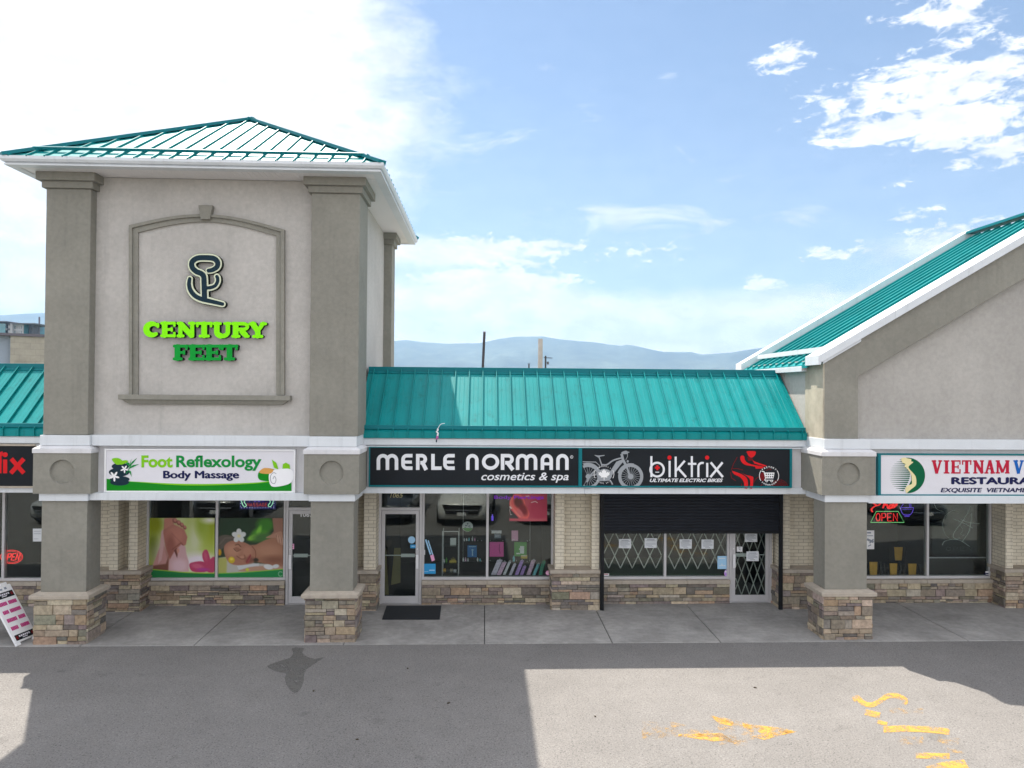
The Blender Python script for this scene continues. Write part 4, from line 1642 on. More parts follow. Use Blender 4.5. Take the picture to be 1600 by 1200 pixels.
for sgn in (1, -1):
    a = 6.74
    pts = [(a, zt(a) - dk + 0.06), (a + 0.05, zt(a) - dk + 0.05), (a + 0.05, zt(a) - dk + 0.15), (a, zt(a) - dk + 0.16)]
    if sgn < 0:
        pts = [(2 * gxr - p[0], p[1]) for p in pts]
    mb.prism_xz(pts, 0.722, 4.18)
mb.build('snow_guard', M['trim'], grf)  # white in place of teal: the sun glare is put into the colour
mb = MB()
for sgn in (1, -1):
    pts = [(6.375, 5.105), (6.50, 5.105), (6.50, 5.19), (6.44, 5.215), (6.375, 5.215)]
    if sgn < 0:
        pts = [(2 * gxr - p[0], p[1]) for p in pts]
    mb.prism_xz(pts, 0.93, 4.22)
mb.build('gutter', M['trim'], gab, bevel=0.006)

RP = (X(1288.9, 0.18, 850), X(1354.8, 0.18, 850))
pillar(gab, RP[0], RP[1], 13)
mb = MB()
mb.box(RP[1] + 0.05, gx1, 0.205, 0.42, 3.605, 3.795)
mb.build('upper_band', M['trim'], gab, bevel=0.006)
mb = MB()
mb.box(RP[1] + 0.035, gx1, 0.20, 0.42, 2.568, 2.714)
mb.build('lower_band', M['trim'], gab, bevel=0.006)
mb = MB()
mb.box(RP[1] + 0.0, gx1, 0.32, 0.55, 2.716, 3.604)
mb.box(RP[1] + 0.0, gx1, 0.36, WY, 2.70, 2.74)
mb.build('fascia_board', M['ledge'], gab)
mb = MB()
mb.box(gx0 - 0.015, gx0 + 0.19, 0.95, 2.3, 2.62, 3.80)
mb.build('side_board', M['stucco'], gab)
window(gab, 1306, 1549.5, [1450])
sill(gab, 1300, 1553, 25)
pier(gab, X(1571, PY), X(1668, PY), [(X(1571.5, PY + .05), X(1583, PY + .05)), (X(1655, PY + .05), X(1667, PY + .05))], 35)
window(gab, 1662, 1960, [1760, 1860])
sill(gab, 1660, 1965, 26)
mb = MB()
mb.box(X(1962, WY), gx1, WY - 0.02, WY + 0.1, 0, 2.9)
mb.build('brick_wall', M['brick'], gab)
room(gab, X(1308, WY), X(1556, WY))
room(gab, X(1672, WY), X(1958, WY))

# ================================================================== SIGNS
def sign_cabinet(name, label, y, back, x0, x1, z0, z1, face_mat, frame_mat, fr=(0.03, 0.03, 0.03, 0.03)):
    """shallow sign cabinet: frame (left, right, top, bottom widths) round a face panel."""
    s = thing(name, label, 'sign', ((x0 + x1) / 2, y, z0))
    l, r, tp, bt = fr
    mb = MB()
    mb.box(x0 + l, x1 - r, y + 0.008, back, z0 + bt, z1 - tp)
    mb.build('face', face_mat, s)
    mb = MB()
    mb.box(x0, x0 + l, y - 0.012, back, z0, z1)
    mb.box(x1 - r, x1, y - 0.012, back, z0, z1)
    mb.box(x0 + l, x1 - r, y - 0.0115, back, z1 - tp, z1)
    mb.box(x0 + l, x1 - r, y - 0.0115, back, z0, z0 + bt)
    mb.build('frame', frame_mat, s, bevel=0.004)
    return s


SY = 0.875
zt_, zb_ = P(900, 699.6, SY)[1], P(900, 761.3, SY)[1]
xa, xm, xb = X(576.3, SY, 730), X(905.5, SY, 730), X(1237.5, SY, 730)
s1 = sign_cabinet('shop_sign', 'black sign with big rounded pale capitals over a cosmetics and spa line', SY, CY + 0.06, xa, xm, zb_, zt_, M['signblack'], M['teal_trim'], (0.022, 0.02, 0.015, 0.03))
A = Plane(SY + 0.006, 560, 670, 4)
mb = MB()
w = 22
T0, B0 = 168, 257


def l_m(a, b):
    l, r = a + w / 2, b - w / 2
    m_ = (l + r) / 2
    q_ = (m_ - l) / 2
    ribbon(mb, A, [(l, B0), (l, T0 + q_)] + arc(l + q_, T0 + q_, q_, q_, 180, 360)[1:] + [(m_, B0)], w)
    ribbon(mb, A, [(m_, T0 + q_ + 2)] + arc(m_ + q_, T0 + q_, q_, q_, 180, 360) + [(r, B0)], w)


def l_n(a, b, bar=False):
    l, r = a + w / 2, b - w / 2
    q_ = (r - l) / 2
    ribbon(mb, A, [(l, B0), (l, T0 + q_)] + arc(l + q_, T0 + q_, q_, q_, 180, 360)[1:] + [(r, B0)], w)
    if bar:
        ribbon(mb, A, [(l + w / 2, 219), (r - w / 2, 219)], 18)


def l_e(a, b):
    l = a + w / 2
    ribbon(mb, A, [(b, T0)] + arc(l + 24, T0 + 24, 24, 24, 270, 180) + arc(l + 24, B0 - w / 2 - 24, 24, 24, 180, 90) + [(b, B0 - w / 2)], w)
    ribbon(mb, A, [(l + w / 2, 208), (b - 4, 208)], 19)


def l_r(a, b):
    l = a + w / 2
    ribbon(mb, A, [(l, B0), (l, T0), (b - 32, T0)] + arc(b - 32 - 2, T0 + 22, 22, 22, 270, 450)[1:] + [(l + 16, T0 + 44)], w)
    ribbon(mb, A, [(l + 30, T0 + 44), (b - 6, B0)], w + 2)


l_m(114, 249); l_e(268, 338); l_r(360, 430)
ribbon(mb, A, [(466, T0 - 11), (466, B0 - 11), (520, B0 - 11)], w)
l_e(530, 602)
mb.build('large_lettering', M['letter'], s1)
mb = MB()
l_n(673, 751)
ribbon(mb, A, arc(826, 207, 43, 39, 0, 360, 40)[:-1], w, closed=True)
l_r(890, 972); l_m(984, 1118); l_n(1139, 1216, True); l_n(1236, 1314)
mb.build('large_lettering', M['letter'], s1)
mb = MB()
text(mb, A, 'cosmetics & spa', 768, 1314, 273, 337, 0.012, 0.25, 0.003)
mb.build('small_lettering', M['letter'], s1)
mb = MB()
ribbon(mb, A, arc(1333, 176, 8, 9, 0, 360, 20)[:-1], 2.2, closed=True)
text(mb, A, 'R', 1330, 1337, 171, 182, 0, 0, 0.003)
mb.build('registered_mark', M['letter'], s1)

s2 = sign_cabinet('shop_sign', 'black sign with a grey bicycle, thin pale letters and a red rider', SY, CY + 0.06, xm + 0.001, xb, zb_, zt_, M['signblack'], M['teal_trim'], (0.048, 0.045, 0.012, 0.03))
B = Plane(SY + 0.006, 900, 695, 8.889)
mb = MB()


def clipu(pts, lo=92, hi=9999):
    return [p for p in pts if lo <= p[0] <= hi]


def vclip(pts, hi=592):
    return [(p[0], min(p[1], hi)) for p in pts]


# rear wheel (cut by the divider), front wheel
ribbon(mb, B, clipu(vclip(arc(168, 440, 150, 150, 118, -118, 50)), 92), 36)
shape(mb, B, ellipse(168, 440, 34, 34, 20), 0.001)
for k in range(14):
    a = R(-115 + 230 * k / 13)
    p1_ = (168 + 135 * math.cos(a), 440 + 135 * math.sin(a))
    if p1_[0] > 92:
        ribbon(mb, B, [(168, 440), p1_], 4.5)
ribbon(mb, B, vclip(arc(760, 440, 152, 155, 0, 360, 56))[:-1], 44, closed=True)
shape(mb, B, ellipse(760, 440, 38, 38, 22), 0.001)
for k in range(22):
    a = 2 * math.pi * k / 22
    ribbon(mb, B, [(760 + 20 * math.cos(a), 440 + 20 * math.sin(a)), (760 + 136 * math.cos(a), 440 + 136 * math.sin(a))], 4.2)
ribbon(mb, B, arc(757, 440, 178, 176, 195, 285, 20), 16)                 # front guard
ribbon(mb, B, clipu(arc(168, 440, 172, 178, -112, -22, 24)), 24)           # rear guard
ribbon(mb, B, [(92, 236), (280, 240)], 12)                                 # carrier
ribbon(mb, B, [(275, 242), (330, 290)], 9)
ribbon(mb, B, [(92, 262), (150, 252)], 6)
shape(mb, B, smooth([(255, 142), (320, 148), (390, 142), (392, 152), (335, 164), (318, 180), (290, 165)], 4, True), 0.001)   # saddle
ribbon(mb, B, [(318, 165), (365, 300)], 16)                                # seat post
ribbon(mb, B, smooth([(360, 275), (430, 275), (520, 215), (640, 180)], 6), 20)       # top tube
shape(mb, B, [(560, 235), (660, 195), (665, 235), (640, 250), (520, 400), (480, 440), (455, 400)], 0.001)   # battery tube
ribbon(mb, B, [(340, 300), (300, 330), (175, 440)], 16)
ribbon(mb, B, [(170, 445), (300, 400), (420, 470)], 16)
ribbon(mb, B, [(150, 520), (190, 430)], 22)
shape(mb, B, ellipse(395, 420, 105, 85, 30), 0.0005)                       # motor
ribbon(mb, B, [(300, 500), (470, 490), (510, 550)], 14)
shape(mb, B, [(470, 490), (490, 500), (518, 548), (498, 556)], 0.001)
shape(mb, B, [(615, 130), (650, 120), (668, 200), (720, 300), (680, 300), (640, 215)], 0.001)      # head and fork
ribbon(mb, B, [(700, 290), (750, 440)], 26)
ribbon(mb, B, [(630, 120), (690, 95), (740, 105)], 14)
shape(mb, B, smooth([(632, 105), (690, 82), (720, 100), (715, 125), (650, 128)], 4, True), 0.001)
ribbon(mb, B, smooth([(712, 120), (715, 160), (690, 210)], 5), 7)
shape(mb, B, ellipse(718, 230, 14, 18, 14), 0.001)
mb.build('bicycle_graphic', M['grey'], s2)
mb = MB()
leaf_pts = [(388, 335), (403, 362), (420, 352), (418, 390), (442, 372), (448, 386), (470, 382), (460, 405), (468, 412), (430, 440), (434, 456), (395, 450), (393, 490), (385, 490), (384, 450), (344, 456), (348, 440), (310, 412), (318, 405), (308, 382), (330, 386), (336, 372), (360, 390), (357, 352), (374, 362)]
shape(mb, B, leaf_pts, 0.006)
ribbon(mb, B, arc(388, 408, 138, 118, 152, 208, 14), 6, 0.006)
ribbon(mb, B, arc(388, 408, 138, 118, -28, 28, 14), 6, 0.006)
text_on_arc(mb, B, 'PROUDLY', 388, 438, 132, 232, 308, 19, 0.006, bold=0.0)
text_on_arc(mb, B, 'SINCE 2014', 388, 400, 142, 132, 48, 19, 0.006, inside=True, bold=0.0)
mb.build('maple_leaf_badge', M['white'], s2)
A4 = Plane(SY + 0.006, 860, 670, 4)
mb = MB()
ribbon(mb, A4, [(631, 171), (631, 302)], 13)
ribbon(mb, A4, arc(667, 255, 42, 43, 0, 360, 36)[:-1], 13, closed=True)
ribbon(mb, A4, [(745, 200), (745, 302)], 13)
ribbon(mb, A4, [(783, 174), (783, 302)], 13)
ribbon(mb, A4, [(786, 262), (840, 200)], 13)
ribbon(mb, A4, [(800, 248), (848, 302)], 14)
ribbon(mb, A4, [(884, 171), (884, 302)], 13)
ribbon(mb, A4, [(860, 219), (912, 219)], 13)
ribbon(mb, A4, [(925, 302), (925, 235)] + arc(949, 237, 24, 24, 180, 292, 10)[1:], 13)
ribbon(mb, A4, [(980, 213), (980, 302)], 13)
ribbon(mb, A4, [(1002, 210), (1078, 302)], 14)
ribbon(mb, A4, [(1076, 210), (1000, 302)], 14)
ribbon(mb, A4, [(656, 271), (680, 271)], 5)
mb.build('large_lettering', M['letter'], s2)
mb = MB()
shape(mb, A4, ellipse(744, 180, 13, 13, 22), 0.003)
shape(mb, A4, ellipse(979, 180, 13, 13, 22), 0.003)
ribbon(mb, A4, [(653, 243), (683, 243)], 12, 0.003)
ribbon(mb, A4, [(668, 228), (668, 258)], 12, 0.003)
mb.build('red_marks', M['red'], s2)
mb = MB()
text(mb, A4, 'ULTIMATE ELECTRIC BIKES', 621, 1078, 311, 333, 0.03, 0.3, 0.003)
mb.build('small_lettering', M['letter'], s2)
B3 = Plane(SY + 0.006, 1080, 695, 8.889)
mb = MB()
for pts in ([(775, 90), (885, 90), (895, 118), (880, 150), (840, 178), (800, 160), (780, 120)],
            [(680, 180), (700, 150), (735, 160), (745, 210), (790, 255), (900, 285), (1000, 300), (990, 325), (900, 330), (880, 302), (760, 282), (700, 240)],
            [(850, 215), (900, 240), (1050, 290), (1030, 302), (880, 262)],
            [(570, 365), (640, 385), (720, 420), (780, 480), (785, 598), (740, 598), (730, 520), (680, 450), (600, 410)],
            [(690, 390), (760, 420), (850, 440), (862, 480), (850, 598), (815, 598), (820, 500), (780, 440)]):
    shape(mb, B3, smooth(pts, 3, True) if len(pts) > 5 else pts, 0.002)
mb.build('rider_graphic', M['red'], s2)
mb = MB()
shape(mb, B3, [(782, 168), (850, 190), (862, 218), (790, 218)], 0.002)
for rr in (118, 92, 70, 48):
    ribbon(mb, B3, vclip([p for p in arc(1225, 604, rr, rr * 1.0, 180, 360, 26)], 597), 7, 0.0015)
for pts in ([(640, 170), (590, 260), (560, 340), (575, 368)], [(870, 520), (900, 470), (960, 430)], [(570, 330), (640, 330), (720, 350)], [(700, 540), (700, 598)], [(950, 598), (985, 545)], [(545, 380), (560, 460), (620, 500)], [(1040, 360), (1090, 330), (1110, 350)]):
    ribbon(mb, B3, pts, 8, 0.0015)
for k in range(7):
    a = R(200 + 22 * k)
    ribbon(mb, B3, [(1225 + 30 * math.cos(a), 598 + 30 * math.sin(a)), (1225 + 112 * math.cos(a), 598 + 108 * math.sin(a))], 4, 0.0012)
shape(mb, B3, ellipse(1000, 440, 48, 60, 20), 0.0005)
mb.build('rider_outline', M['red2'], s2)
mb = MB()
ribbon(mb, B3, arc(1080, 430, 134, 128, 148, 215, 18), 8, 0.005)
ribbon(mb, B3, arc(1080, 430, 134, 128, -35, 32, 18), 8, 0.005)
text_on_arc(mb, B3, 'FACTORY', 1080, 442, 124, 228, 312, 23, 0.005)
text_on_arc(mb, B3, 'SHOWROOM', 1080, 424, 142, 134, 46, 21, 0.005, inside=True)
hol = []
for rr in range(2):
    for cc in range(4):
        u, v = 1030 + cc * 30 + 4 * (1 - rr), 400 + rr * 34
        hol.append([(u, v), (u + 17, v), (u + 17, v + 18), (u, v + 18)])
shape(mb, B3, [(1012, 385), (1155, 385), (1140, 466), (1032, 466)], 0.005, holes=hol)
ribbon(mb, B3, [(978, 366), (1010, 372), (1032, 466)], 11, 0.0055)
ribbon(mb, B3, [(1032, 462), (1018, 490), (1138, 490)], 9, 0.0055)
for cx_ in (1046, 1116):
    ribbon(mb, B3, arc(cx_, 502, 13, 13, 0, 360, 18)[:-1], 8, 0.0055, closed=True)
mb.build('shopping_cart_badge', M['white'], s2)

# --- foot massage sign
FY = 0.26
F = Plane(FY + 0.006, 160, 695, 5.333)
x0_, x1_ = X(163.2, FY, 735), X(461.5, FY, 735)
s3 = sign_cabinet('shop_sign', 'white sign with two-green lettering, stacked black stones and a rolled towel', FY, 0.34, x0_, x1_, P(310, 769.6, FY)[1], P(310, 701.6, FY)[1], M['signwhite'], M['white'], (0.03, 0.03, 0.03, 0.03))
mb = MB()
wave = [(36, 283)] + smooth([(36, 283), (150, 298), (300, 308), (600, 323), (900, 326), (1250, 316), (1420, 300), (1576, 292)], 5)
shape(mb, F, [(36, 385)] + wave[1:] + [(1576, 385)], 0.0)
mb.build('lime_wave', M['lime'], s3)
mb = MB()
wv2 = smooth([(36, 283), (150, 300), (300, 312), (600, 335), (900, 338), (1250, 324), (1420, 306), (1576, 297)], 5)
shape(mb, F, [(36, 385)] + wv2 + [(1576, 385)], 0.003)
mb.build('green_wave', M['grass_green'], s3)
mb = MB()
text(mb, F, 'Foot', 325, 586, 88, 190, 0.035, 0, 0.003)
mb.build('lime_lettering', M['lime'], s3)
mb = MB()
text(mb, F, 'Reflexology', 615, 1326, 88, 217, 0.03, 0, 0.003)
mb.build('green_lettering', M['green'], s3)
mb = MB()
text(mb, F, 'Body Massage', 506, 1140, 216, 300, 0.0, 0, 0.003, strike=4.5)
mb.build('navy_lettering', M['navy'], s3)
mb = MB()
for (cx_, cy_, rx_, ry_) in ((145, 312, 80, 28), (145, 287, 82, 26), (140, 228, 86, 36), (150, 180, 72, 30)):
    shape(mb, F, ellipse(cx_, cy_, rx_, ry_, 26), 0.005)
mb.build('stone_stack_graphic', M['emblem_dark'], s3)
mb = MB()
for pts in ([(80, 118), (140, 112), (175, 150), (120, 165)], [(120, 150), (190, 128), (215, 140), (160, 165)]):
    shape(mb, F, smooth(pts, 4, True), 0.0065)
mb.build('lime_leaf_graphic', M['lime'], s3)
mb = MB()
for pts in ([(205, 200), (260, 150), (290, 108), (250, 140)], [(215, 205), (310, 160), (255, 168)], [(215, 210), (245, 265), (238, 220)], [(225, 195), (245, 115), (232, 150)], [(190, 140), (225, 150), (230, 175), (205, 165)]):
    shape(mb, F, pts, 0.0055)
ribbon(mb, F, [(200, 240), (240, 170)], 6, 0.0055)
mb.build('bamboo_graphic', M['green'], s3)
mb = MB()
for (cx_, cy_, rr) in ((100, 262, 42), (185, 202, 32)):
    for k in range(5):
        a = 72 * k + 15
        shape(mb, F, ellipse(cx_ + rr * 0.55 * math.cos(R(a)), cy_ + rr * 0.55 * math.sin(R(a)), rr * 0.5, rr * 0.2, 14, a), 0.008)
mb.build('petal_graphic', M['flower'], s3)
mb = MB()
shape(mb, F, smooth([(1300, 235), (1350, 195), (1430, 205), (1450, 250), (1400, 300), (1310, 290)], 5, True), 0.005)
mb.build('fruit_graphic', M['grass_green'], s3)
mb = MB()
shape(mb, F, smooth([(1308, 225), (1350, 193), (1425, 205), (1400, 240), (1330, 238)], 5, True), 0.0065)
mb.build('fruit_flesh_graphic', material('orange_vinyl', (0.62, 0.30, 0.06), 0.4), s3)
mb = MB()
shape(mb, F, [(1412, 122), (1450, 150), (1468, 205), (1430, 190)], 0.0055)
shape(mb, F, [(1500, 200), (1505, 160), (1530, 148), (1560, 165), (1565, 200)], 0.0055)
mb.build('leaf_bottle_graphic', M['lime'], s3)
mb = MB()
shape(mb, F, smooth([(1390, 240), (1425, 210), (1576, 205), (1576, 312), (1440, 350), (1395, 322)], 4, True), 0.0075)
mb.build('towel_graphic', M['flower'], s3)
mb = MB()
ribbon(mb, F, smooth([(1450, 240), (1425, 232), (1402, 262), (1408, 310), (1435, 322), (1448, 290), (1435, 262), (1422, 285)], 5), 5, 0.010)
mb.build('towel_roll_graphic', M['grey'], s3)

# --- restaurant sign
VY = 0.25
V = Plane(VY + 0.006, 1370, 700, 6.957)
x0_, x1_ = X(1371.6, VY, 740), X(1700, VY, 740)
s4 = sign_cabinet('shop_sign', 'white restaurant sign with a round green map emblem and crimson slab letters', VY, 0.34, x0_, x1_, P(1500, 774.6, VY)[1], P(1500, 709.0, VY)[1], M['signwhite'], M['teal_trim'], (0.058, 0.058, 0.03, 0.025))
mb = MB()
for i in range(17):
    v = 128 + i * 22.3
    dv = (v - 298) / 190.0
    if abs(dv) >= 1:
        continue
    half = 190 * math.sqrt(1 - dv * dv)
    xr = 300 + 60 * math.sin((v - 120) / 330 * math.pi)
    if 333 - half < xr - 20:
        shape(mb, V, [(333 - half, v - 0.8), (xr, v - 7.5), (xr, v + 7.5), (333 - half, v + 0.8)], 0.0)
mb.build('emblem_stripes', M['deepgreen'], s4)
mb = MB()
pts = [p for p in arc(333, 298, 190, 193, -92, 92, 40)]
shape(mb, V, pts + [(340, 480), (350, 400), (375, 350), (372, 290), (335, 215), (300, 170), (305, 110)], 0.003)
mb.build('emblem_half_disc', M['deepgreen'], s4)
mb = MB()
shape(mb, V, smooth([(262, 118), (300, 104), (330, 112), (372, 122), (372, 145), (395, 152), (370, 175), (345, 200), (350, 225), (390, 270), (420, 310), (428, 370), (418, 410), (375, 445), (345, 470), (318, 488), (310, 440), (340, 405), (378, 390), (378, 340), (372, 290), (345, 245), (318, 215), (300, 200), (310, 175), (280, 160)], 4, True), 0.005)
mb.build('emblem_map', M['cream'], s4)


def slab(mb, pl, ch, u0, u1, v0, v1, lift, depth, st, sf=None, mf=None, ms_=None, rnd_=False):
    """slab-serif capital from thick strokes; st = stem width, sf = serif thickness."""
    W_, H_ = u1 - u0, v1 - v0
    sf = sf or st * 0.45
    so = st * 0.42

    def rb(pts, w_):
        ribbon(mb, pl, pts, w_, lift, depth, mi_front=mf, mi_side=ms_, round_caps=rnd_, trim=rnd_)

    def serif(cx_, v, wd):
        a, b = cx_ - wd / 2, cx_ + wd / 2
        rb([(max(a, u0 - 2), v), (min(b, u1 + 2), v)], sf)
    top, bot = v0 + sf / 2, v1 - sf / 2
    if ch == 'I':
        c = (u0 + u1) / 2
        rb([(c, v0), (c, v1)], st); serif(c, top, W_); serif(c, bot, W_)
    elif ch == 'V':
        c = (u0 + u1) / 2
        rb([(u0 + st * .6, v0), (c, v1)], st); rb([(u1 - st * .45, v0), (c, v1)], st * .6)
        serif(u0 + st * .6, top, st * 1.7); serif(u1 - st * .5, top, st * 1.4)
    elif ch in 'EF':
        s_ = u0 + st * 0.75
        rb([(s_, v0), (s_, v1)], st)
        rb([(u0, top), (u1, top)], sf); rb([(s_, (v0 + v1) / 2), (u1 - W_ * .2, (v0 + v1) / 2)], sf * .9)
        rb([(u1 - sf * .4, v0), (u1 - sf * .4, v0 + H_ * .32)], sf * .8)
        rb([(u1 - W_ * .25, v0 + H_ * .36), (u1 - W_ * .25, v0 + H_ * .64)], sf * .75)
        if ch == 'E':
            rb([(u0, bot), (u1, bot)], sf); rb([(u1 - sf * .4, v1 - H_ * .34), (u1 - sf * .4, v1)], sf * .8)
        else:
            serif(s_, bot, st * 1.8)
    elif ch == 'T':
        c = (u0 + u1) / 2
        rb([(c, v0), (c, v1)], st); rb([(u0, top), (u1, top)], sf); serif(c, bot, st * 1.9)
        for e in (u0 + sf * .45, u1 - sf * .45):
            rb([(e, v0), (e, v0 + H_ * .34)], sf * .85)
    elif ch == 'N':
        a, b = u0 + st * .6, u1 - st * .55
        rb([(a, v0), (a, v1)], st * .72); rb([(b, v0), (b, v1)], st * .72); rb([(a - st * .1, v0 + sf * .4), (b + st * .1, v1 - sf * .2)], st)
        serif(a, bot, st * 1.4); serif(b, top, st * 1.4); serif(a - st * .1, top, st * 1.2)
    elif ch == 'A':
        c = (u0 + u1) / 2
        rb([(u0 + st * .5, v1), (c, v0)], st * .6); rb([(u1 - st * .6, v1), (c, v0)], st)
        rb([(u0 + W_ * .25, v0 + H_ * .64), (u1 - W_ * .25, v0 + H_ * .64)], sf * .9)
        serif(u0 + st * .5, bot, st * 1.4); serif(u1 - st * .6, bot, st * 1.6)
    elif ch == 'M':
        a, b, c = u0 + st * .6, u1 - st * .6, (u0 + u1) / 2
        rb([(a, v0), (a, v1)], st * .65); rb([(b, v0), (b, v1)], st); rb([(a, v0 + sf * .3), (c, v1 - H_ * .08)], st * .9); rb([(b, v0 + sf * .3), (c, v1 - H_ * .08)], st * .6)
        serif(a, bot, st * 1.4); serif(b, bot, st * 1.6); serif(a, top, st * 1.4); serif(b, top, st * 1.5)
    elif ch == 'U':
        a, b = u0 + st * .75, u1 - st * .6
        rb([(a, v0)] + arc((a + b) / 2, v1 - H_ * .38, (b - a) / 2, H_ * .38 - sf * .55, 180, 0, 16) + [(b, v0)], [st * 1.0] * 9 + [st * .8] * 10)
        serif(a, top, st * 1.7); serif(b, top, st * 1.5)
    elif ch == 'R':
        a = u0 + st * .7
        rb([(a, v0), (a, v1)], st)
        rb([(u0, top), (u1 - W_ * .36, top)] + arc(u1 - W_ * .36, v0 + H_ * .28, W_ * .25, H_ * .28 - sf / 2, 270, 450, 12)[1:] + [(a, v0 + H_ * .56 - sf / 2)], sf * 1.2)
        rb([(u0 + W_ * .5, v0 + H_ * .52), (u1 - st * .4, v1 - sf * .5)], st * .95)
        serif(a, bot, st * 1.6); serif(u1 - st * .4, bot, st * 1.1)
    elif ch == 'Y':
        c = (u0 + u1) / 2
        rb([(c, v0 + H_ * .5), (c, v1)], st); rb([(u0 + st * .5, v0), (c, v0 + H_ * .56)], st); rb([(u1 - st * .45, v0), (c, v0 + H_ * .56)], st * .7)
        serif(u0 + st * .5, top, st * 1.6); serif(u1 - st * .5, top, st * 1.3); serif(c, bot, st * 1.9)
    elif ch == 'C':
        pts_ = arc((u0 + u1) / 2 + W_ * .06, (v0 + v1) / 2, W_ * .36, H_ * .36, -48, -312, 26)
        n_ = len(pts_)
        rb(pts_, [st * (.62 + .5 * math.sin(math.pi * i / (n_ - 1))) for i in range(n_)])
        rb([(u1 - sf * .7, v0 + H_ * .10), (u1 - sf * .7, v0 + H_ * .40)], sf)


mb = MB()
for ch, a, b in (('V', 598, 708), ('I', 728, 788), ('E', 806, 910), ('T', 926, 1028), ('N', 1050, 1162), ('A', 1172, 1282), ('M', 1294, 1440)):
    slab(mb, V, ch, a, b, 133, 278, 0.002, 0.002, 33, 15)
mb.build('crimson_lettering', M['crimson'], s4)
mb = MB()
for ch, a, b in (('V', 1486, 1596),):
    slab(mb, V, ch, a, b, 133, 278, 0.002, 0.002, 33, 15)
mb.build('blue_lettering', M['blue'], s4)
mb = MB()
text(mb, V, 'RESTAURANT', 808, 1920, 316, 396, 0.0, 0, 0.003, strike=9)
mb.build('navy_lettering', M['navy'], s4)
mb = MB()
text(mb, V, 'EXQUISITE  VIETNAMESE', 692, 1720, 433, 490, 0.0, 0.22, 0.003, strike=3.0)
mb.build('small_lettering', M['navy'], s4)

# --- repair shop sign at the far left
L = Plane(SY + 0.006, 0, 680, 5)
x1_ = X(55.0, SY, 730)
s5 = sign_cabinet('shop_sign', 'black sign with bold red letters left of the tower pillar', SY, CY + 0.06, x1_ - 5.5, x1_, P(30, 762.4, SY)[1], P(30, 694.0, SY)[1], M['signblack'], M['cap'], (0.03, 0.004, 0.035, 0.035))
mb = MB()
ribbon(mb, L, [(40, 190), (40, 297)], 32)
shape(mb, L, ellipse(40, 152, 21, 19, 20), 0.001)
ribbon(mb, L, [(88, 184), (186, 297)], 34)
ribbon(mb, L, [(186, 184), (84, 297)], 34)
ribbon(mb, L, [(-4, 297), (-4, 170)] + arc(22, 168, 26, 26, 180, 270, 8), 32)
ribbon(mb, L, [(-30, 202), (14, 202)], 24)
mb.build('red_lettering', M['red'], s5)

# --- raised letters on the tower
CYF = 0.30
Cc = Plane(CYF, 210, 490, 7.273)
FM = [M['return'], M['limeface']]
cs = thing('channel_letter_sign', 'row of seven lime green raised slab letters high on the tower', 'sign', (X(318, CYF, 516), 0.39, P(318, 530, CYF)[1]))
for ch, a, b in (('C', 96, 290), ('E', 296, 468), ('N', 484, 692), ('T', 700, 886), ('U', 888, 1100), ('R', 1106, 1306), ('Y', 1300, 1502)):
    mb = MB()
    dv = (a + b - 1600) / 1600 * 8
    slab(mb, Cc, ch, a, b, 94 + dv * 0.7, 272 + dv * 0.7, 0.0, 0.098, 64, 34, 1, 0, True)
    mb.build('letter', FM, cs)
FM2 = [M['return'], M['greenface']]
cs2 = thing('channel_letter_sign', 'four dark green raised slab letters below the lime row', 'sign', (X(320, CYF, 552), 0.39, P(318, 565, CYF)[1]))
for ch, a, b in (('F', 440, 606), ('E', 614, 798), ('E', 800, 984), ('T', 984, 1176)):
    mb = MB()
    slab(mb, Cc, ch, a, b, 352, 532, 0.0, 0.098, 64, 34, 1, 0, True)
    mb.build('letter', FM2, cs2)

Em = Plane(0.31, 280, 380, 10.91)
em = thing('emblem_sign', 'dark cactus-like curl emblem with a pale green border on the tower', 'sign', (X(320, 0.31, 440), 0.39, P(320, 480, 0.31)[1]))
e_main = smooth([(505, 470), (580, 452), (650, 400), (655, 320), (590, 262), (450, 248), (310, 258), (225, 320), (225, 410), (290, 480), (380, 520), (420, 570), (428, 680), (432, 800), (435, 930)], 7)
e_right = smooth([(440, 765), (540, 757), (615, 725), (655, 660), (658, 600), (645, 570)], 7)
e_left = smooth([(182, 608), (172, 700), (195, 800), (270, 895), (390, 955), (560, 995), (740, 1038)], 7)
for nm, mat_, ws, lf, dp in (('backing', M['return'], (148, 118, 130), 0.0, 0.088), ('border', M['emblem_edge'], (138, 108, 118), 0.006, 0.004), ('face', M['emblem_dark'], (88, 56, 66), 0.012, 0.004)):
    mb = MB()
    n_ = len(e_main)
    ribbon(mb, Em, e_main, [ws[0] * (0.78 + 0.22 * min(1, i / 20)) for i in range(n_)], lf, dp, round_caps=True)
    ribbon(mb, Em, e_right, ws[1], lf, dp, round_caps=True)
    n_ = len(e_left)
    ribbon(mb, Em, e_left, [ws[2] * (0.9 + 0.25 * math.sin(math.pi * i / n_)) for i in range(n_)], lf, dp, round_caps=True)
    mb.build(nm, mat_, em)

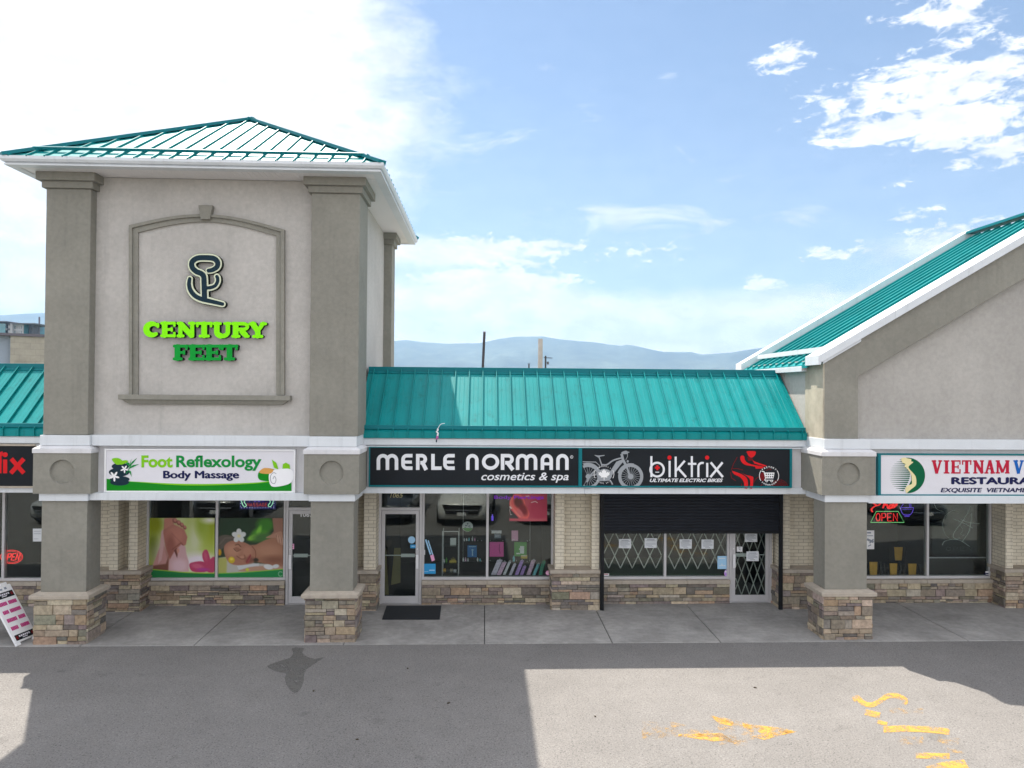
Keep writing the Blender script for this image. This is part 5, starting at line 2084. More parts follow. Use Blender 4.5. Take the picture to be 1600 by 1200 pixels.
# ================================================================== POSTERS AND STICKERS ON THE GLASS
PYP = WY + 0.042
Q = Plane(PYP, 220, 770, 6.667)
cvs = Canvas(Q, 85, 262, 768, 884, 120, 110)
cvs.grad((85, 400), (150, 160, 62), (300, 400), (192, 204, 140))
cvs.ell(130, 590, 45, 120, (95, 112, 20), 60)
cvs.ell(140, 330, 70, 90, (140, 150, 25), 60)
cvs.ell(640, 420, 150, 260, (170, 185, 90), 160)
cvs.ell(560, 500, 60, 160, (200, 205, 165), 80)
cvs.ell(740, 350, 60, 200, (150, 165, 40), 90)
cvs.ell(640, 350, 60, 110, (150, 170, 60), 70)
cvs.ell(720, 285, 70, 30, (225, 225, 215), 50)
cvs.ell(300, 640, 190, 160, (215, 205, 210), 120, 0, .6)
cvs.ell(600, 720, 170, 90, (225, 215, 222), 80)
cvs.poly([(130, 740), (200, 560), (215, 420), (235, 390), (250, 560), (300, 700), (290, 810), (110, 800)], (190, 140, 135), 12)     # holding hand
cvs.poly([(215, 400), (235, 380), (245, 520), (215, 700), (180, 740)], (205, 165, 165), 10)
cvs.poly([(245, 268), (330, 262), (345, 330), (450, 380), (485, 460), (470, 540), (440, 560), (400, 690), (300, 690), (255, 560), (235, 420)], (172, 112, 98), 10)   # sole
cvs.ell(360, 430, 90, 90, (186, 124, 108), 60)
cvs.ell(310, 560, 45, 120, (150, 92, 80), 40)
cvs.poly([(245, 268), (325, 262), (335, 330), (245, 380)], (190, 130, 112), 10)
for (a_, b_, r_) in ((355, 290, 24), (395, 312, 22), (428, 335, 20), (458, 362, 17)):
    cvs.ell(a_, b_, r_, r_ * 1.25, (140, 84, 76), 7, -25)
    cvs.ell(a_ + 3, b_ - 7, r_ * .7, r_ * .8, (188, 124, 112), 8, -25)
cvs.line([(330, 590), (420, 520), (440, 545)], 8, (120, 70, 60), 8)
cvs.line([(320, 420), (430, 530)], 4, (150, 95, 85), 6)
cvs.poly([(300, 700), (350, 610), (420, 540), (465, 560), (475, 640), (500, 720), (500, 820), (290, 820)], (200, 160, 162), 10)    # thumb hand
cvs.poly([(345, 600), (372, 575), (392, 600), (378, 680)], (112, 66, 58), 6)
cvs.poly([(370, 590), (400, 575), (402, 610), (382, 640)], (196, 140, 124), 5)
cvs.ell(400, 760, 80, 70, (212, 180, 186), 50)
cvs.poly([(120, 760), (260, 740), (290, 660), (285, 830), (100, 830)], (120, 76, 62), 14)
for pts in ([(640, 640), (660, 600), (690, 595), (710, 640), (725, 720), (680, 740), (650, 700)], [(505, 745), (560, 720), (640, 715), (690, 745), (690, 820), (540, 820)], [(690, 735), (768, 665), (768, 820), (690, 820)]):
    cvs.poly(smooth(pts, 4, True), (178, 62, 96), 8)
cvs.ell(590, 765, 60, 26, (196, 92, 122), 20, 10)
cvs.ell(675, 660, 18, 50, (190, 84, 112), 20, -10)
cvs.ell(650, 800, 60, 16, (170, 60, 140), 20)
cvs.poly([(85, 812)] + smooth([(85, 795), (300, 815), (500, 832), (768, 838)], 4) + [(768, 890), (85, 890)], (30, 118, 62), 4)
cvs.line(smooth([(85, 795), (300, 815), (500, 832), (768, 838)], 4), 9, (150, 190, 60), 5)
o = cvs.build('window_poster', 1.1)
tag(o, 'poster of a foot held in two hands beside a pink flower', 'poster', 'posters in the massage shop window')

cvs = Canvas(Q, 803, 262, 1482, 880, 120, 110)
cvs.fill((48, 62, 44))
cvs.ell(1000, 380, 200, 140, (38, 60, 38), 90)
cvs.ell(1240, 420, 110, 60, (80, 150, 40), 40, -35)
cvs.ell(1300, 330, 90, 70, (60, 125, 35), 50)
cvs.ell(1170, 465, 60, 26, (130, 195, 60), 18, -20)
cvs.ell(1230, 400, 22, 60, (120, 190, 60), 16, 20)
cvs.ell(1290, 470, 120, 50, (70, 110, 55), 40)
cvs.poly([(803, 850), (803, 680), (900, 665), (1200, 735), (1482, 745), (1482, 880), (803, 880)], (178, 176, 168), 12)
cvs.poly([(803, 680), (900, 675), (890, 880), (803, 880)], (170, 170, 95), 20)
cvs.poly([(1140, 545), (1200, 540), (1300, 490), (1400, 460), (1482, 470), (1482, 790), (1330, 745), (1200, 720), (1150, 640)], (158, 112, 88), 12)      # back and shoulder
cvs.ell(1330, 600, 130, 60, (174, 128, 102), 60)
cvs.ell(1400, 700, 120, 40, (132, 88, 68), 50)
cvs.poly([(1370, 262), (1482, 262), (1482, 470), (1330, 470), (1385, 400)], (148, 108, 90), 10)      # arm
cvs.poly(smooth([(1300, 470), (1400, 420), (1470, 410), (1482, 540), (1440, 510), (1410, 470)], 4, True), (170, 128, 106), 8)
for a_, b_ in ((1425, 475), (1450, 490), (1475, 500)):
    cvs.ell(a_, b_, 12, 48, (186, 146, 124), 7, -15)
    cvs.line([(a_ - 13, b_ - 40), (a_ - 6, b_ + 30)], 3, (110, 72, 56), 4)
cvs.poly(smooth([(803, 480), (860, 440), (950, 450), (1000, 500), (940, 520), (870, 560), (803, 640)], 5, True), (92, 84, 74), 10)     # hair
cvs.line([(815, 540), (880, 470), (960, 470)], 6, (118, 110, 98), 8)
cvs.poly(smooth([(868, 560), (930, 505), (1020, 500), (1110, 530), (1165, 570), (1195, 640), (1190, 710), (1120, 745), (1020, 755), (930, 735), (880, 660)], 5, True), (162, 114, 92), 9)   # face
cvs.ell(960, 600, 70, 60, (182, 134, 108), 50)
cvs.ell(1110, 610, 50, 50, (176, 126, 102), 40)
cvs.ell(1140, 700, 50, 30, (124, 78, 62), 30)
cvs.line(smooth([(985, 545), (1015, 535), (1040, 560)], 4), 7, (82, 52, 40), 5)
cvs.line(smooth([(968, 580), (1000, 610), (1040, 590)], 4), 6, (66, 40, 32), 4)
cvs.ell(1005, 585, 30, 16, (148, 100, 80), 10, 20)
cvs.line(smooth([(1000, 660), (1050, 690), (1085, 680), (1080, 650)], 4), 6, (110, 66, 52), 6)
cvs.ell(1055, 670, 22, 14, (180, 130, 106), 10)
cvs.poly(smooth([(1095, 720), (1110, 680), (1140, 640), (1150, 660), (1130, 720), (1105, 735)], 4, True), (150, 74, 70), 6)
cvs.line([(1100, 722), (1142, 655)], 4, (90, 40, 38), 4)
cvs.line(smooth([(1160, 560), (1195, 610), (1195, 690)], 4), 6, (110, 62, 48), 6)
cvs.ell(1200, 700, 26, 20, (60, 48, 36), 14)
for k in range(5):
    a = 72 * k - 90
    cvs.ell(1022 + 42 * math.cos(R(a)), 448 + 42 * math.sin(R(a)), 34, 27, (206, 210, 208), 6, a)
cvs.ell(1022, 450, 18, 16, (222, 214, 160), 10)
cvs.ell(945, 700, 34, 34, (196, 170, 40), 8)
cvs.ell(945, 690, 18, 14, (222, 200, 80), 10)
cvs.ell(820, 620, 20, 34, (200, 150, 30), 8)
cvs.poly([(1000, 760), (1230, 735), (1230, 770), (1020, 800)], (196, 198, 200), 10)
cvs.poly(smooth([(1050, 800), (1200, 765), (1482, 770), (1482, 810), (1050, 820)], 3, True), (176, 138, 116), 10)
cvs.ell(1330, 772, 50, 26, (205, 208, 208), 8, 10)
cvs.ell(1405, 766, 36, 20, (200, 204, 204), 8, -10)
cvs.ell(1110, 800, 18, 16, (190, 190, 60), 8)
cvs.poly([(803, 850)] + smooth([(803, 838), (1000, 832), (1250, 815), (1482, 795)], 4) + [(1482, 890), (803, 890)], (30, 128, 66), 4)
cvs.line(smooth([(803, 838), (1000, 832), (1250, 815), (1482, 795)], 4), 8, (140, 190, 60), 5)
cvs.line(arc(1455, 845, 22, 24, 40, 320, 12), 6, (150, 190, 160), 4)
o = cvs.build('window_poster', 1.1)
tag(o, 'poster of a woman lying face down with a white flower in her hair', 'poster', 'posters in the massage shop window')

WP = Plane(PYP, 650, 770, 7.273)
cvs = Canvas(WP, 1060, 12, 1490, 322, 90, 70)
cvs.grad((1060, 20), (196, 96, 100), (1490, 320), (178, 70, 92))
cvs.ell(1400, 180, 110, 130, (176, 62, 84), 60)
cvs.poly([(1060, 12), (1110, 12), (1062, 120), (1075, 190), (1160, 280), (1170, 322), (1060, 322)], (70, 68, 66), 8)
cvs.poly(smooth([(1120, 18), (1190, 20), (1230, 80), (1250, 150), (1290, 240), (1250, 310), (1180, 290), (1090, 190), (1062, 110)], 5, True), (222, 104, 98), 8)
cvs.ell(1165, 110, 48, 66, (108, 62, 56), 26, -25)
cvs.ell(1220, 190, 40, 70, (128, 52, 56), 28, -25)
cvs.ell(1180, 235, 30, 50, (206, 110, 112), 20, -30)
cvs.line(smooth([(1085, 60), (1075, 130), (1130, 215), (1180, 270)], 5), 16, (236, 132, 122), 12)
cvs.line([(1075, 150), (1065, 200), (1075, 250), (1090, 245)], 5, (210, 200, 195), 4)
cvs.line([(1065, 160), (1085, 175)], 12, (225, 215, 205), 5)
cvs.line([(1310, 110), (1355, 98), (1380, 112)], 7, (226, 212, 210), 5)
cvs.line([(1250, 40), (1285, 36)], 7, (226, 212, 210), 5)
cvs.poly([(1060, 290), (1490, 300), (1490, 322), (1060, 322)], (190, 92, 100), 20)
o = cvs.build('window_poster', 1.1)
tag(o, 'pink poster of a pierced ear in the upper right window corner', 'poster')

mb = MB()
text(mb, Plane(PYP - 0.002, 650, 770, 7.273), 'Body Piercings', 888, 1452, 32, 80, 0.012)
tag(mb.build('window_lettering', material('purple_vinyl', (0.22, 0.02, 0.55), 0.6, emit=(0.3, 0.02, 0.8), estr=0.10)), 'purple lettering line across the top of the ear poster window', 'lettering')


def card(name, label, cat, pl, quad, mat, group=None, depth=0.004, lines=None, line_mat=None, lift=0.0, extra=None):
    """thin card or sheet; quad in plane units; lines = list of (u0,v0,u1,v1,w) printed on it."""
    mb = MB()
    shape(mb, pl, quad, lift, depth)
    if not lines and not extra:
        return tag(mb.build(name, mat), label, cat, group)
    c = pl((sum(p[0] for p in quad) / len(quad), max(p[1] for p in quad)), lift)
    t_ = thing(name, label, cat, c, group)
    mb.build('sheet', mat, t_)
    if lines:
        mb = MB()
        for (a, b, c_, d, w_) in lines:
            ribbon(mb, pl, [(a, b), (c_, d)], w_, lift + 0.0012, 0.001)
        mb.build('printed_lines', line_mat or M['ink'], t_)
    if extra:
        extra(t_)
    return t_


def rect(u0, v0, u1, v1):
    return [(u0, v0), (u1, v0), (u1, v1), (u0, v1)]


S_ = Plane(WY + 0.040, 930, 820, 5.161)
for (a, b, c, d), lab in (((192, 115, 289, 190), 'white notice taped leftmost in the gated window'), ((398, 108, 498, 186), 'white notice left of the mullion in the gated window'),
                          ((681, 117, 780, 193), 'white notice just right of the mullion in the gated window'), ((857, 118, 956, 194), 'white notice nearest the door in the gated window'),
                          ((1206, 70, 1306, 138), 'upper white notice taped on the gated door'), ((1218, 215, 1318, 293), 'lower white notice taped on the gated door')):
    dy = 0.012 if a > 1150 else 0.0
    pl_ = Plane(WY + 0.018, 930, 820, 5.161) if a > 1150 else S_
    ln = []
    for k, (fa, fb) in enumerate(((.2, .8), (.12, .9), (.1, .75), (.12, .88), (.1, .9), (.15, .6), (.3, .7))):
        v = b + (d - b) * (0.16 + 0.115 * k)
        ln.append((a + (c - a) * fa, v, a + (c - a) * fb, v, 5 if k == 0 else 3))
    card('paper_notice', lab, 'notice', pl_, [(a + rnd.uniform(-2, 2), b), (c, b + rnd.uniform(-2, 2)), (c + rnd.uniform(-2, 2), d), (a, d + rnd.uniform(-2, 2))], M['paper'], 'white paper notices on the gated shop front', 0.002, ln)
card('window_card', 'pale blue card low in the gated window by the door', 'card', S_, rect(986, 252, 1062, 356), M['skycard'], None, 0.003, [(995, 270, 1050, 270, 6), (1000, 330, 1050, 330, 5), (1018, 318, 1026, 318, 8)], M['white'])
card('window_sticker', 'small red and white sticker in the gated window corner', 'sticker', S_, rect(64, 392, 112, 412), M['white'], None, 0.002, [(68, 398, 104, 398, 5)], M['crimson'])
card('window_sticker', 'small white sticker with a dark symbol on the gated door', 'sticker', Plane(WY + 0.018, 930, 820, 5.161), rect(1142, 176, 1187, 217), M['white'], None, 0.002, [(1155, 186, 1172, 186, 6), (1160, 196, 1172, 204, 6)], M['ink'])
card('window_sticker', 'round purple and white sticker in the gated window', 'sticker', S_, ellipse(1060, 390, 20, 27, 20), M['violet'], None, 0.002, [(1045, 378, 1075, 378, 12)], M['white'])

WS = Plane(WY + 0.040, 650, 770, 7.273)
card('window_card', 'square cyan card in the lower left window corner', 'card', WS, rect(80, 806, 223, 921), M['cyan'], None, 0.003, [(92, 822, 150, 822, 9), (92, 850, 135, 850, 6), (150, 850, 212, 850, 14), (150, 880, 212, 880, 14), (92, 895, 140, 895, 5)], M['skycard'])


def pen_extra(t_):
    mb = MB()
    ribbon(mb, WS, [(110, 530), (165, 700)], 17, 0.002, 0.002)
    ribbon(mb, WS, [(138, 540), (190, 705)], 13, 0.002, 0.002)
    mb.build('blue_stripe', M['skycard'], t_)
    mb = MB()
    shape(mb, WS, [(160, 712), (198, 700), (215, 765), (180, 780)], 0.002)
    mb.build('pink_base', M['lightpink'], t_)


card('window_card', 'tall slanted card with blue stripes and pink foot beside the door', 'card', WS, [(93, 535), (125, 520), (218, 765), (178, 784)], M['emblem_dark'], None, 0.003, None, None, 0.0, pen_extra)
card('window_sticker', 'round pink sticker at the lower right of the pouch window', 'sticker', WS, ellipse(1500, 910, 27, 26, 22), M['lightpink'], None, 0.002, [(1482, 912, 1518, 912, 8)], M['white'])
card('window_sticker', 'small white switch-like sticker above the cyan card', 'sticker', WS, rect(74, 648, 103, 704), M['white'], None, 0.002, [(88, 660, 88, 690, 6)], M['ink'])
DL = Plane(WY + 0.018, 0, 0, 1)
card('window_sticker', 'round pale blue sticker on the glass door with a mat', 'sticker', DL, ellipse(643.2, 843.6, 5.6, 5.6, 22), M['skycard'], None, 0.002)
card('window_sticker', 'small bright blue sticker under the round one on the door', 'sticker', DL, rect(641, 851, 651.5, 856.5), M['cyan'], None, 0.002, [(643, 853.5, 648, 853.5, 1.5)], M['skycard'])
card('window_sticker', 'pale striped sticker on the massage shop door', 'sticker', DL, rect(453.3, 838, 456.5, 848), M['paper'], None, 0.002, [(454.2, 840, 455.8, 840, .8), (454.2, 844, 455.8, 844, .8)])
card('window_sticker', 'square reddish sticker on the massage shop door', 'sticker', DL, rect(452.3, 849.5, 459.5, 858), M['lightpink'], None, 0.002, [(453.5, 852, 458, 852, 1.2), (453.5, 855.5, 458, 855.5, 1.2)], M['crimson'])
mb = MB()
text(mb, DL, '1067', 469.8, 489.0, 800.8, 807.6, 0.02)
tag(mb.build('door_number', M['white']), 'white street number on the massage shop door glass', 'number')
mb = MB()
text(mb, Plane(WY + 0.045, 0, 0, 1), '1065', 609.5, 630.0, 770.5, 777.5, 0.0, 0.3)
tag(mb.build('door_number', M['cream']), 'slanted pale yellow street number above the door with the mat', 'number')
card('window_sticker', 'white notice sheet in the window left of the tower pillar', 'notice', Plane(WY + 0.040, 0, 680, 5), rect(257, 730, 330, 830), M['paper'], None, 0.002, [(264, 750, 320, 750, 3), (264, 770, 320, 770, 3), (264, 790, 320, 790, 3), (264, 810, 300, 810, 3)])
NV = Plane(WY + 0.040, 1350, 780, 6.4)
card('window_card', 'black and white flyer in the restaurant window by the pillar', 'flyer', NV, rect(14, 312, 102, 500), M['white'], None, 0.002, [(30, 335, 70, 335, 16), (30, 400, 95, 430, 22), (55, 440, 95, 400, 14), (40, 470, 70, 455, 10), (30, 365, 90, 365, 8)], M['ink'])
card('window_sticker', 'round blue and white sticker in the restaurant window corner', 'sticker', NV, ellipse(1232, 745, 24, 33, 20), M['navy'], None, 0.002, [(1214, 728, 1250, 728, 16), (1216, 752, 1248, 752, 6)], M['white'])

# ================================================================== NEON SIGNS
NY = WY + 0.10


def neon(mb, pl, pts, w, closed=False):
    mb.tube([pl(p) for p in pts], w, 6, closed)


def neon_word(mb, pl, s, u0, u1, v0, v1, r, slant=0.0):
    """single-stroke tube capitals."""
    ST = {'O': [arc(.5, .5, .45, .5, 0, 360, 16)], 'P': [[(.05, 1), (.05, 0), (.6, 0)] + arc(.6, .27, .35, .27, -90, 90, 6)[1:] + [(.05, .54)]], 'E': [[(.95, 0), (.05, 0), (.05, 1), (.95, 1)], [(.05, .5), (.75, .5)]],
          'N': [[(.05, 1), (.05, 0), (.95, 1), (.95, 0)]], 'M': [[(.0, 1), (.05, 0), (.5, .75), (.95, 0), (1, 1)]], 'A': [[(0, 1), (.5, 0), (1, 1)], [(.22, .62), (.78, .62)]],
          'S': [arc(.5, .26, .42, .25, -30, -230, 8) + arc(.5, .74, .42, .25, -70, 150, 8)], 'G': [arc(.5, .5, .45, .5, -45, -320, 14) + [(.95, .55), (.6, .55)]], 'F': [[(.05, 1), (.05, 0), (.95, 0)], [(.05, .5), (.75, .5)]], 'T': [[(0, 0), (1, 0)], [(.5, 0), (.5, 1)]]}
    n = len(s)
    cw = (u1 - u0) / n
    for i, ch in enumerate(s):
        for st in ST[ch]:
            neon(mb, pl, [(u0 + cw * (i + .12 + .76 * p[0]) + slant * (1 - p[1]), v0 + (v1 - v0) * p[1]) for p in st], r)


K = Plane(NY, 360, 770, 17.78)
t1 = thing('neon_sign', 'blue led board with green foot outlines and orange letters', 'neon sign', K((760, 460)))
mb = MB()
x0_, z0_ = P(360 + 250 / 17.78, 770 + 460 / 17.78, NY)
x1_, _ = P(360 + 1255 / 17.78, 770 + 460 / 17.78, NY)
mb.box(x0_, x1_, NY + 0.012, NY + 0.03, z0_, z0_ + 0.42)
mb.build('board', M['ledpanel'], t1)
mb = MB()
neon(mb, K, smooth([(400, 60), (330, 110), (305, 210), (335, 320), (385, 385), (430, 375), (440, 340), (400, 285), (385, 240), (430, 190), (440, 120)], 4), 0.007)
neon(mb, K, smooth([(1100, 60), (1165, 110), (1190, 210), (1160, 320), (1110, 385), (1065, 375), (1055, 340), (1095, 285), (1110, 240), (1065, 190), (1055, 120)], 4), 0.007)
mb.build('foot_outline', M['neon_mint'], t1)
mb = MB()
neon_word(mb, K, 'MASSAGE', 450, 1040, 285, 375, 0.0045)
mb.build('lower_letters', M['neon_orange'], t1)
mb = MB()
neon_word(mb, K, 'FOOT', 520, 960, 90, 245, 0.005)
mb.build('upper_letters', M['neon_violet'], t1)
mb = MB()
for i in range(13):
    c = K((300 + i * 74, 416))
    mb.tube([c, c + Vector((0.018, 0, 0))], 0.005, 6)
for sx in (285, 1205):
    for i in range(4):
        c = K((sx, 380 - i * 74))
        mb.tube([c, c + Vector((0, 0, 0.015))], 0.005, 6)
mb.build('border_lights', M['neon_dot'], t1)

Lw = Plane(NY, 0, 680, 5)
t2 = thing('neon_sign', 'red oval neon open sign left of the tower pillar', 'neon sign', Lw((90, 1005)))
mb = MB()
neon(mb, Lw, arc(90, 950, 86, 52, 0, 360, 36)[:-1], 0.008, True)
neon(mb, Lw, arc(90, 950, 76, 43, 0, 360, 36)[:-1], 0.005, True)
mb.build('ring', M['neon_red'], t2)
mb = MB()
neon_word(mb, Lw, 'OPEN', 14, 150, 925, 976, 0.014, 14)
mb.build('letters', M['neon_red'], t2)

Nn = Plane(NY, 1350, 780, 6.4)
t3 = thing('neon_sign', 'red neon open letters in a green trapezoid under red script', 'neon sign', Nn((230, 240)))
mb = MB()
neon(mb, Nn, [(66, 232), (122, 122), (342, 122), (402, 232)], 0.007, True)
mb.build('green_border', M['neon_green'], t3)
mb = MB()
neon_word(mb, Nn, 'OPEN', 112, 342, 142, 218, 0.011)
mb.build('letters', M['neon_red'], t3)
mb = MB()
for dx in (0, 9):
    neon(mb, Nn, smooth([(80 + dx, 128), (70 + dx, 100), (105 + dx, 70), (150 + dx, 55), (165 + dx, 20), (120 + dx, 0), (80 + dx, 30), (120 + dx, 60)], 4), 0.010)
    neon(mb, Nn, smooth([(185 + dx, 90), (205 + dx, 20), (215 + dx, -20), (205 + dx, 60), (225 + dx, 50), (235 + dx, 88), (262 + dx, 92), (280 + dx, 60), (262 + dx, 52), (250 + dx, 80), (290 + dx, 85), (325 + dx, 50), (300 + dx, 30), (285 + dx, 72), (330 + dx, 40)], 4), 0.010)
mb.build('script', M['neon_red'], t3)
t4 = thing('neon_sign', 'violet neon bowl with chopsticks beside the red script', 'neon sign', Nn((430, 175)))
mb = MB()
neon(mb, Nn, [(366, 84), (494, 84)] + smooth([(494, 84), (485, 125), (455, 160), (405, 160), (375, 125), (366, 84)], 4), 0.006)
neon(mb, Nn, [(384, 102), (476, 102)], 0.004)
neon(mb, Nn, [(400, 152), (460, 152)], 0.004)
neon(mb, Nn, [(405, 172), (455, 172)], 0.006)
mb.build('bowl', M['neon_violet'], t4)
mb = MB()
neon(mb, Nn, smooth([(372, 75), (395, 40), (380, 0), (400, -40)], 4), 0.005)
neon(mb, Nn, [(458, 80), (440, -30)], 0.005)
neon(mb, Nn, [(470, 80), (462, -30)], 0.005)
mb.build('chopsticks', M['neon_violet'], t4)
t5 = thing('neon_sign', 'unlit white tube sign of a bowl and ribbons on clear plate', 'neon sign', Nn((930, 500)))
mb = MB()
neon(mb, Nn, arc(900, 260, 112, 145, 60, 300, 24), 0.003)
neon(mb, Nn, smooth([(1062, 70), (1040, 130), (985, 220), (910, 320), (892, 380), (940, 405)], 5), 0.0065)
neon(mb, Nn, smooth([(1075, 140), (1065, 260), (1040, 340), (985, 420)], 5), 0.006)
neon(mb, Nn, smooth([(785, 460), (800, 425), (860, 405), (940, 405), (985, 425), (1055, 472)], 5), 0.006)
neon(mb, Nn, smooth([(890, 195), (960, 225), (1055, 270), (1090, 290)], 4), 0.007)
neon(mb, Nn, smooth([(970, 205), (1060, 235), (1155, 245)], 4), 0.006)
neon(mb, Nn, smooth([(960, 260), (990, 310), (965, 350), (1000, 360)], 4), 0.003)
neon(mb, Nn, smooth([(700, 40), (730, 100), (795, 122)], 4), 0.004)
mb.build('tubes', M['tube_off'], t5)
mb = MB()
a, b = Nn((680, 548)), Nn((1165, 60))
mb.box(a.x, b.x, NY + 0.012, NY + 0.016, a.z, b.z)
mb.build('backing_plate', M['glass'], t5)
mb = MB()
neon_word(mb, Nn, 'OPEN', 810, 1090, 478, 515, 0.0025)
mb.build('faint_letters', material('faint_tube', (0.2, 0.22, 0.2), 0.4), t5)

# ================================================================== DISPLAYS BEHIND THE GLASS
IY = 2.85
I = Plane(IY, 650, 770, 7.273)
xl, xr_ = X(660, IY), X(860, IY)
t6 = thing('display_platform', 'dark low platform carrying the window display', 'platform', ((xl + xr_) / 2, 2.9, 0.02))
mb = MB()
mb.box(xl, xr_, WY + 0.14, 3.3, 0.44, 0.50)
mb.build('deck', M['darkwood'], t6)
mb = MB()
mb.box(xl + 0.05, xr_ - 0.05, WY + 0.2, 3.25, 0.021, 0.439)
mb.build('plinth', M['darkwood'], t6)
t7 = thing('display_case', 'tall glass case with shelves of small gifts', 'display case', I((392, 930)))
c0, c1 = I((296, 935)), I((490, 425))
zb_c = 0.505
mb = MB()
for xx in (c0.x, c1.x - 0.018):
    for yy in (IY - 0.10, IY + 0.26):
        mb.box(xx, xx + 0.018, yy, yy + 0.018, zb_c, c1.z)
mb.box(c0.x + 0.018, c1.x - 0.018, IY - 0.099, IY - 0.085, c1.z - 0.02, c1.z - 0.001)
mb.build('frame', M['alu'], t7)
for v in (795, 900, 600):
    mb = MB()
    zz = I((300, v)).z
    mb.box(c0.x + 0.019, c1.x - 0.019, IY - 0.08, IY + 0.25, zz, zz + 0.008)
    mb.build('shelf', M['glass'], t7)


def ware(name, label, cat, mb, mat, group=None):
    return tag(mb.build(name, mat), label, cat, group)


mb = MB()
zz = I((420, 795)).z + 0.009
for k, hh in enumerate((0.045, 0.085, 0.06, 0.11, 0.07, 0.09, 0.05)):
    xx = I((385 + k * 10, 795)).x
    mb.hexa([(xx, IY, zz), (xx + 0.02, IY, zz), (xx + 0.02, IY + 0.05, zz), (xx, IY + 0.05, zz)], [(xx + 0.007, IY + 0.01, zz + hh), (xx + 0.013, IY + 0.01, zz + hh), (xx + 0.013, IY + 0.04, zz + hh), (xx + 0.007, IY + 0.04, zz + hh)])
mb.box(I((380, 795)).x, I((458, 795)).x, IY - 0.005, IY + 0.055, zz + 0.0005, zz + 0.03)
ware('crown_ornament', 'gold crown shaped ornament on the glass case shelf', 'ornament', mb, M['yellow'])
for k, (u, hh, mt) in enumerate(((318, .07, 'silverpouch'), (345, .10, 'greencard'))):
    mb = MB()
    xx = I((u, 795)).x
    mb.tube([(xx, IY + 0.02, zz), (xx, IY + 0.02, zz + hh * .7), (xx, IY + 0.02, zz + hh * .8), (xx, IY + 0.02, zz + hh)], [0.02, 0.02, 0.009, 0.009], 10)
    ware('small_bottle', ('silver small bottle left of the crown ornament', 'green small bottle beside the crown ornament')[k], 'bottle', mb, M[mt])
for k in range(4):
    mb = MB()
    xx = I((305 + k * 40, 900)).x
    z2 = I((300, 900)).z + 0.009
    mb.box(xx, xx + 0.065, IY + 0.02, IY + 0.08, z2, z2 + (0.055, 0.04, 0.05, 0.035)[k])
    o = ware('gift_box', ('brown gift box at the left of the bottom case shelf', 'dark small gift box second on the bottom case shelf', 'tan gift box third on the bottom case shelf', 'pale gift box at the right of the bottom case shelf')[k], 'box', mb, (M['wood'], M['darkwood'], M['cap'], M['silverpouch'])[k], 'gift boxes in the glass case')
mb = MB()
a, b = I((388, 594)), I((455, 516))
mb.hexa([(a.x, IY + 0.02, a.z), (b.x, IY + 0.02, a.z), (b.x, IY + 0.026, a.z), (a.x, IY + 0.026, a.z)], [(a.x, IY + 0.03, b.z), (b.x, IY + 0.03, b.z), (b.x, IY + 0.036, b.z), (a.x, IY + 0.036, b.z)])
ware('display_card', 'plain white card standing in the glass case', 'card', mb, M['white'])


def round_extra(t_):
    mb = MB()
    for (u, v, a_, b_) in ((570, 372, 14, 7), (606, 378, 14, 7), (588, 350, 7, 12), (560, 395, 9, 7), (615, 398, 9, 7)):
        shape(mb, I, ellipse(u, v, a_, b_, 12), 0.002, 0.001)
    mb.build('dark_motif', M['ink'], t_)
    mb = MB()
    shape(mb, I, arc(588, 385, 58, 54, 15, 165, 14), 0.0015, 0.001)
    mb.build('green_motif', M['greencard'], t_)


card('hanging_disc', 'round white disc with a dark motif hanging above the shelves', 'disc', I, ellipse(586, 384, 61, 57, 30), M['white'], None, 0.006, None, None, 0.0, round_extra)
for v, lab in ((548, 'upper glass shelf with tiny lights in the window display'), (780, 'lower glass shelf with tiny lights in the window display')):
    t8 = thing('glass_shelf', lab, 'shelf', I((800, v)))
    mb = MB()
    zz = I((800, v)).z
    mb.box(I((530, v)).x, I((1300, v)).x, IY - 0.02, IY + 0.2, zz - 0.008, zz)
    mb.build('board', M['glass'], t8)
    mb = MB()
    for u in (545, 585, 700, 742, 840, 985, 1090, 1140, 1262, 1290):
        c = I((u, v - 8 + (u % 3) * 4))
        mb.tube([c, c + Vector((0.009, 0, 0.004))], 0.008, 6)
    mb.build('clips', M['white'], t8)
    mb = MB()
    for u in (532, 1298):
        c = I((u, v))
        mb.tube([(c.x, IY + 0.1, zz), (c.x, IY + 0.1, 2.6)], 0.003, 5)
    mb.build('wires', M['alu'], t8)


def packs(lab, quad, mat, lines=None, lm=None, name='display_card', cat='card'):
    return card(name, lab, cat, I, quad, mat, None, 0.02, lines, lm)


packs('blue boxed card with a white figure between the shelves', rect(585, 598, 690, 732), M['bluecard'], [(600, 612, 680, 612, 8), (642, 640, 642, 715, 12), (626, 650, 658, 650, 6)], M['skycard'])
packs('large pink card standing left under the upper shelf', rect(836, 560, 996, 725), M['pink'], [(950, 580, 945, 640, 5), (945, 640, 955, 690, 5), (955, 690, 945, 725, 5)], M['navy'])
packs('small pale pink card standing on the upper shelf', rect(1086, 430, 1160, 545), M['lightpink'], [(1095, 530, 1120, 530, 6)], M['white'])
packs('green card with a white figure under the upper shelf', rect(1117, 562, 1258, 722), M['greencard'], [(1205, 605, 1205, 690, 46), (1170, 640, 1190, 640, 16), (1140, 690, 1180, 690, 14)], M['white'])
packs('flat yellow box on the lower shelf before the green card', rect(1192, 708, 1265, 747), M['yellow'], [(1198, 716, 1258, 716, 8)], M['white'])
packs('white lettered rack strip on the upper shelf', rect(858, 430, 972, 462), M['silverpouch'], [(866, 446, 900, 446, 14), (915, 446, 960, 446, 14)], M['white'])
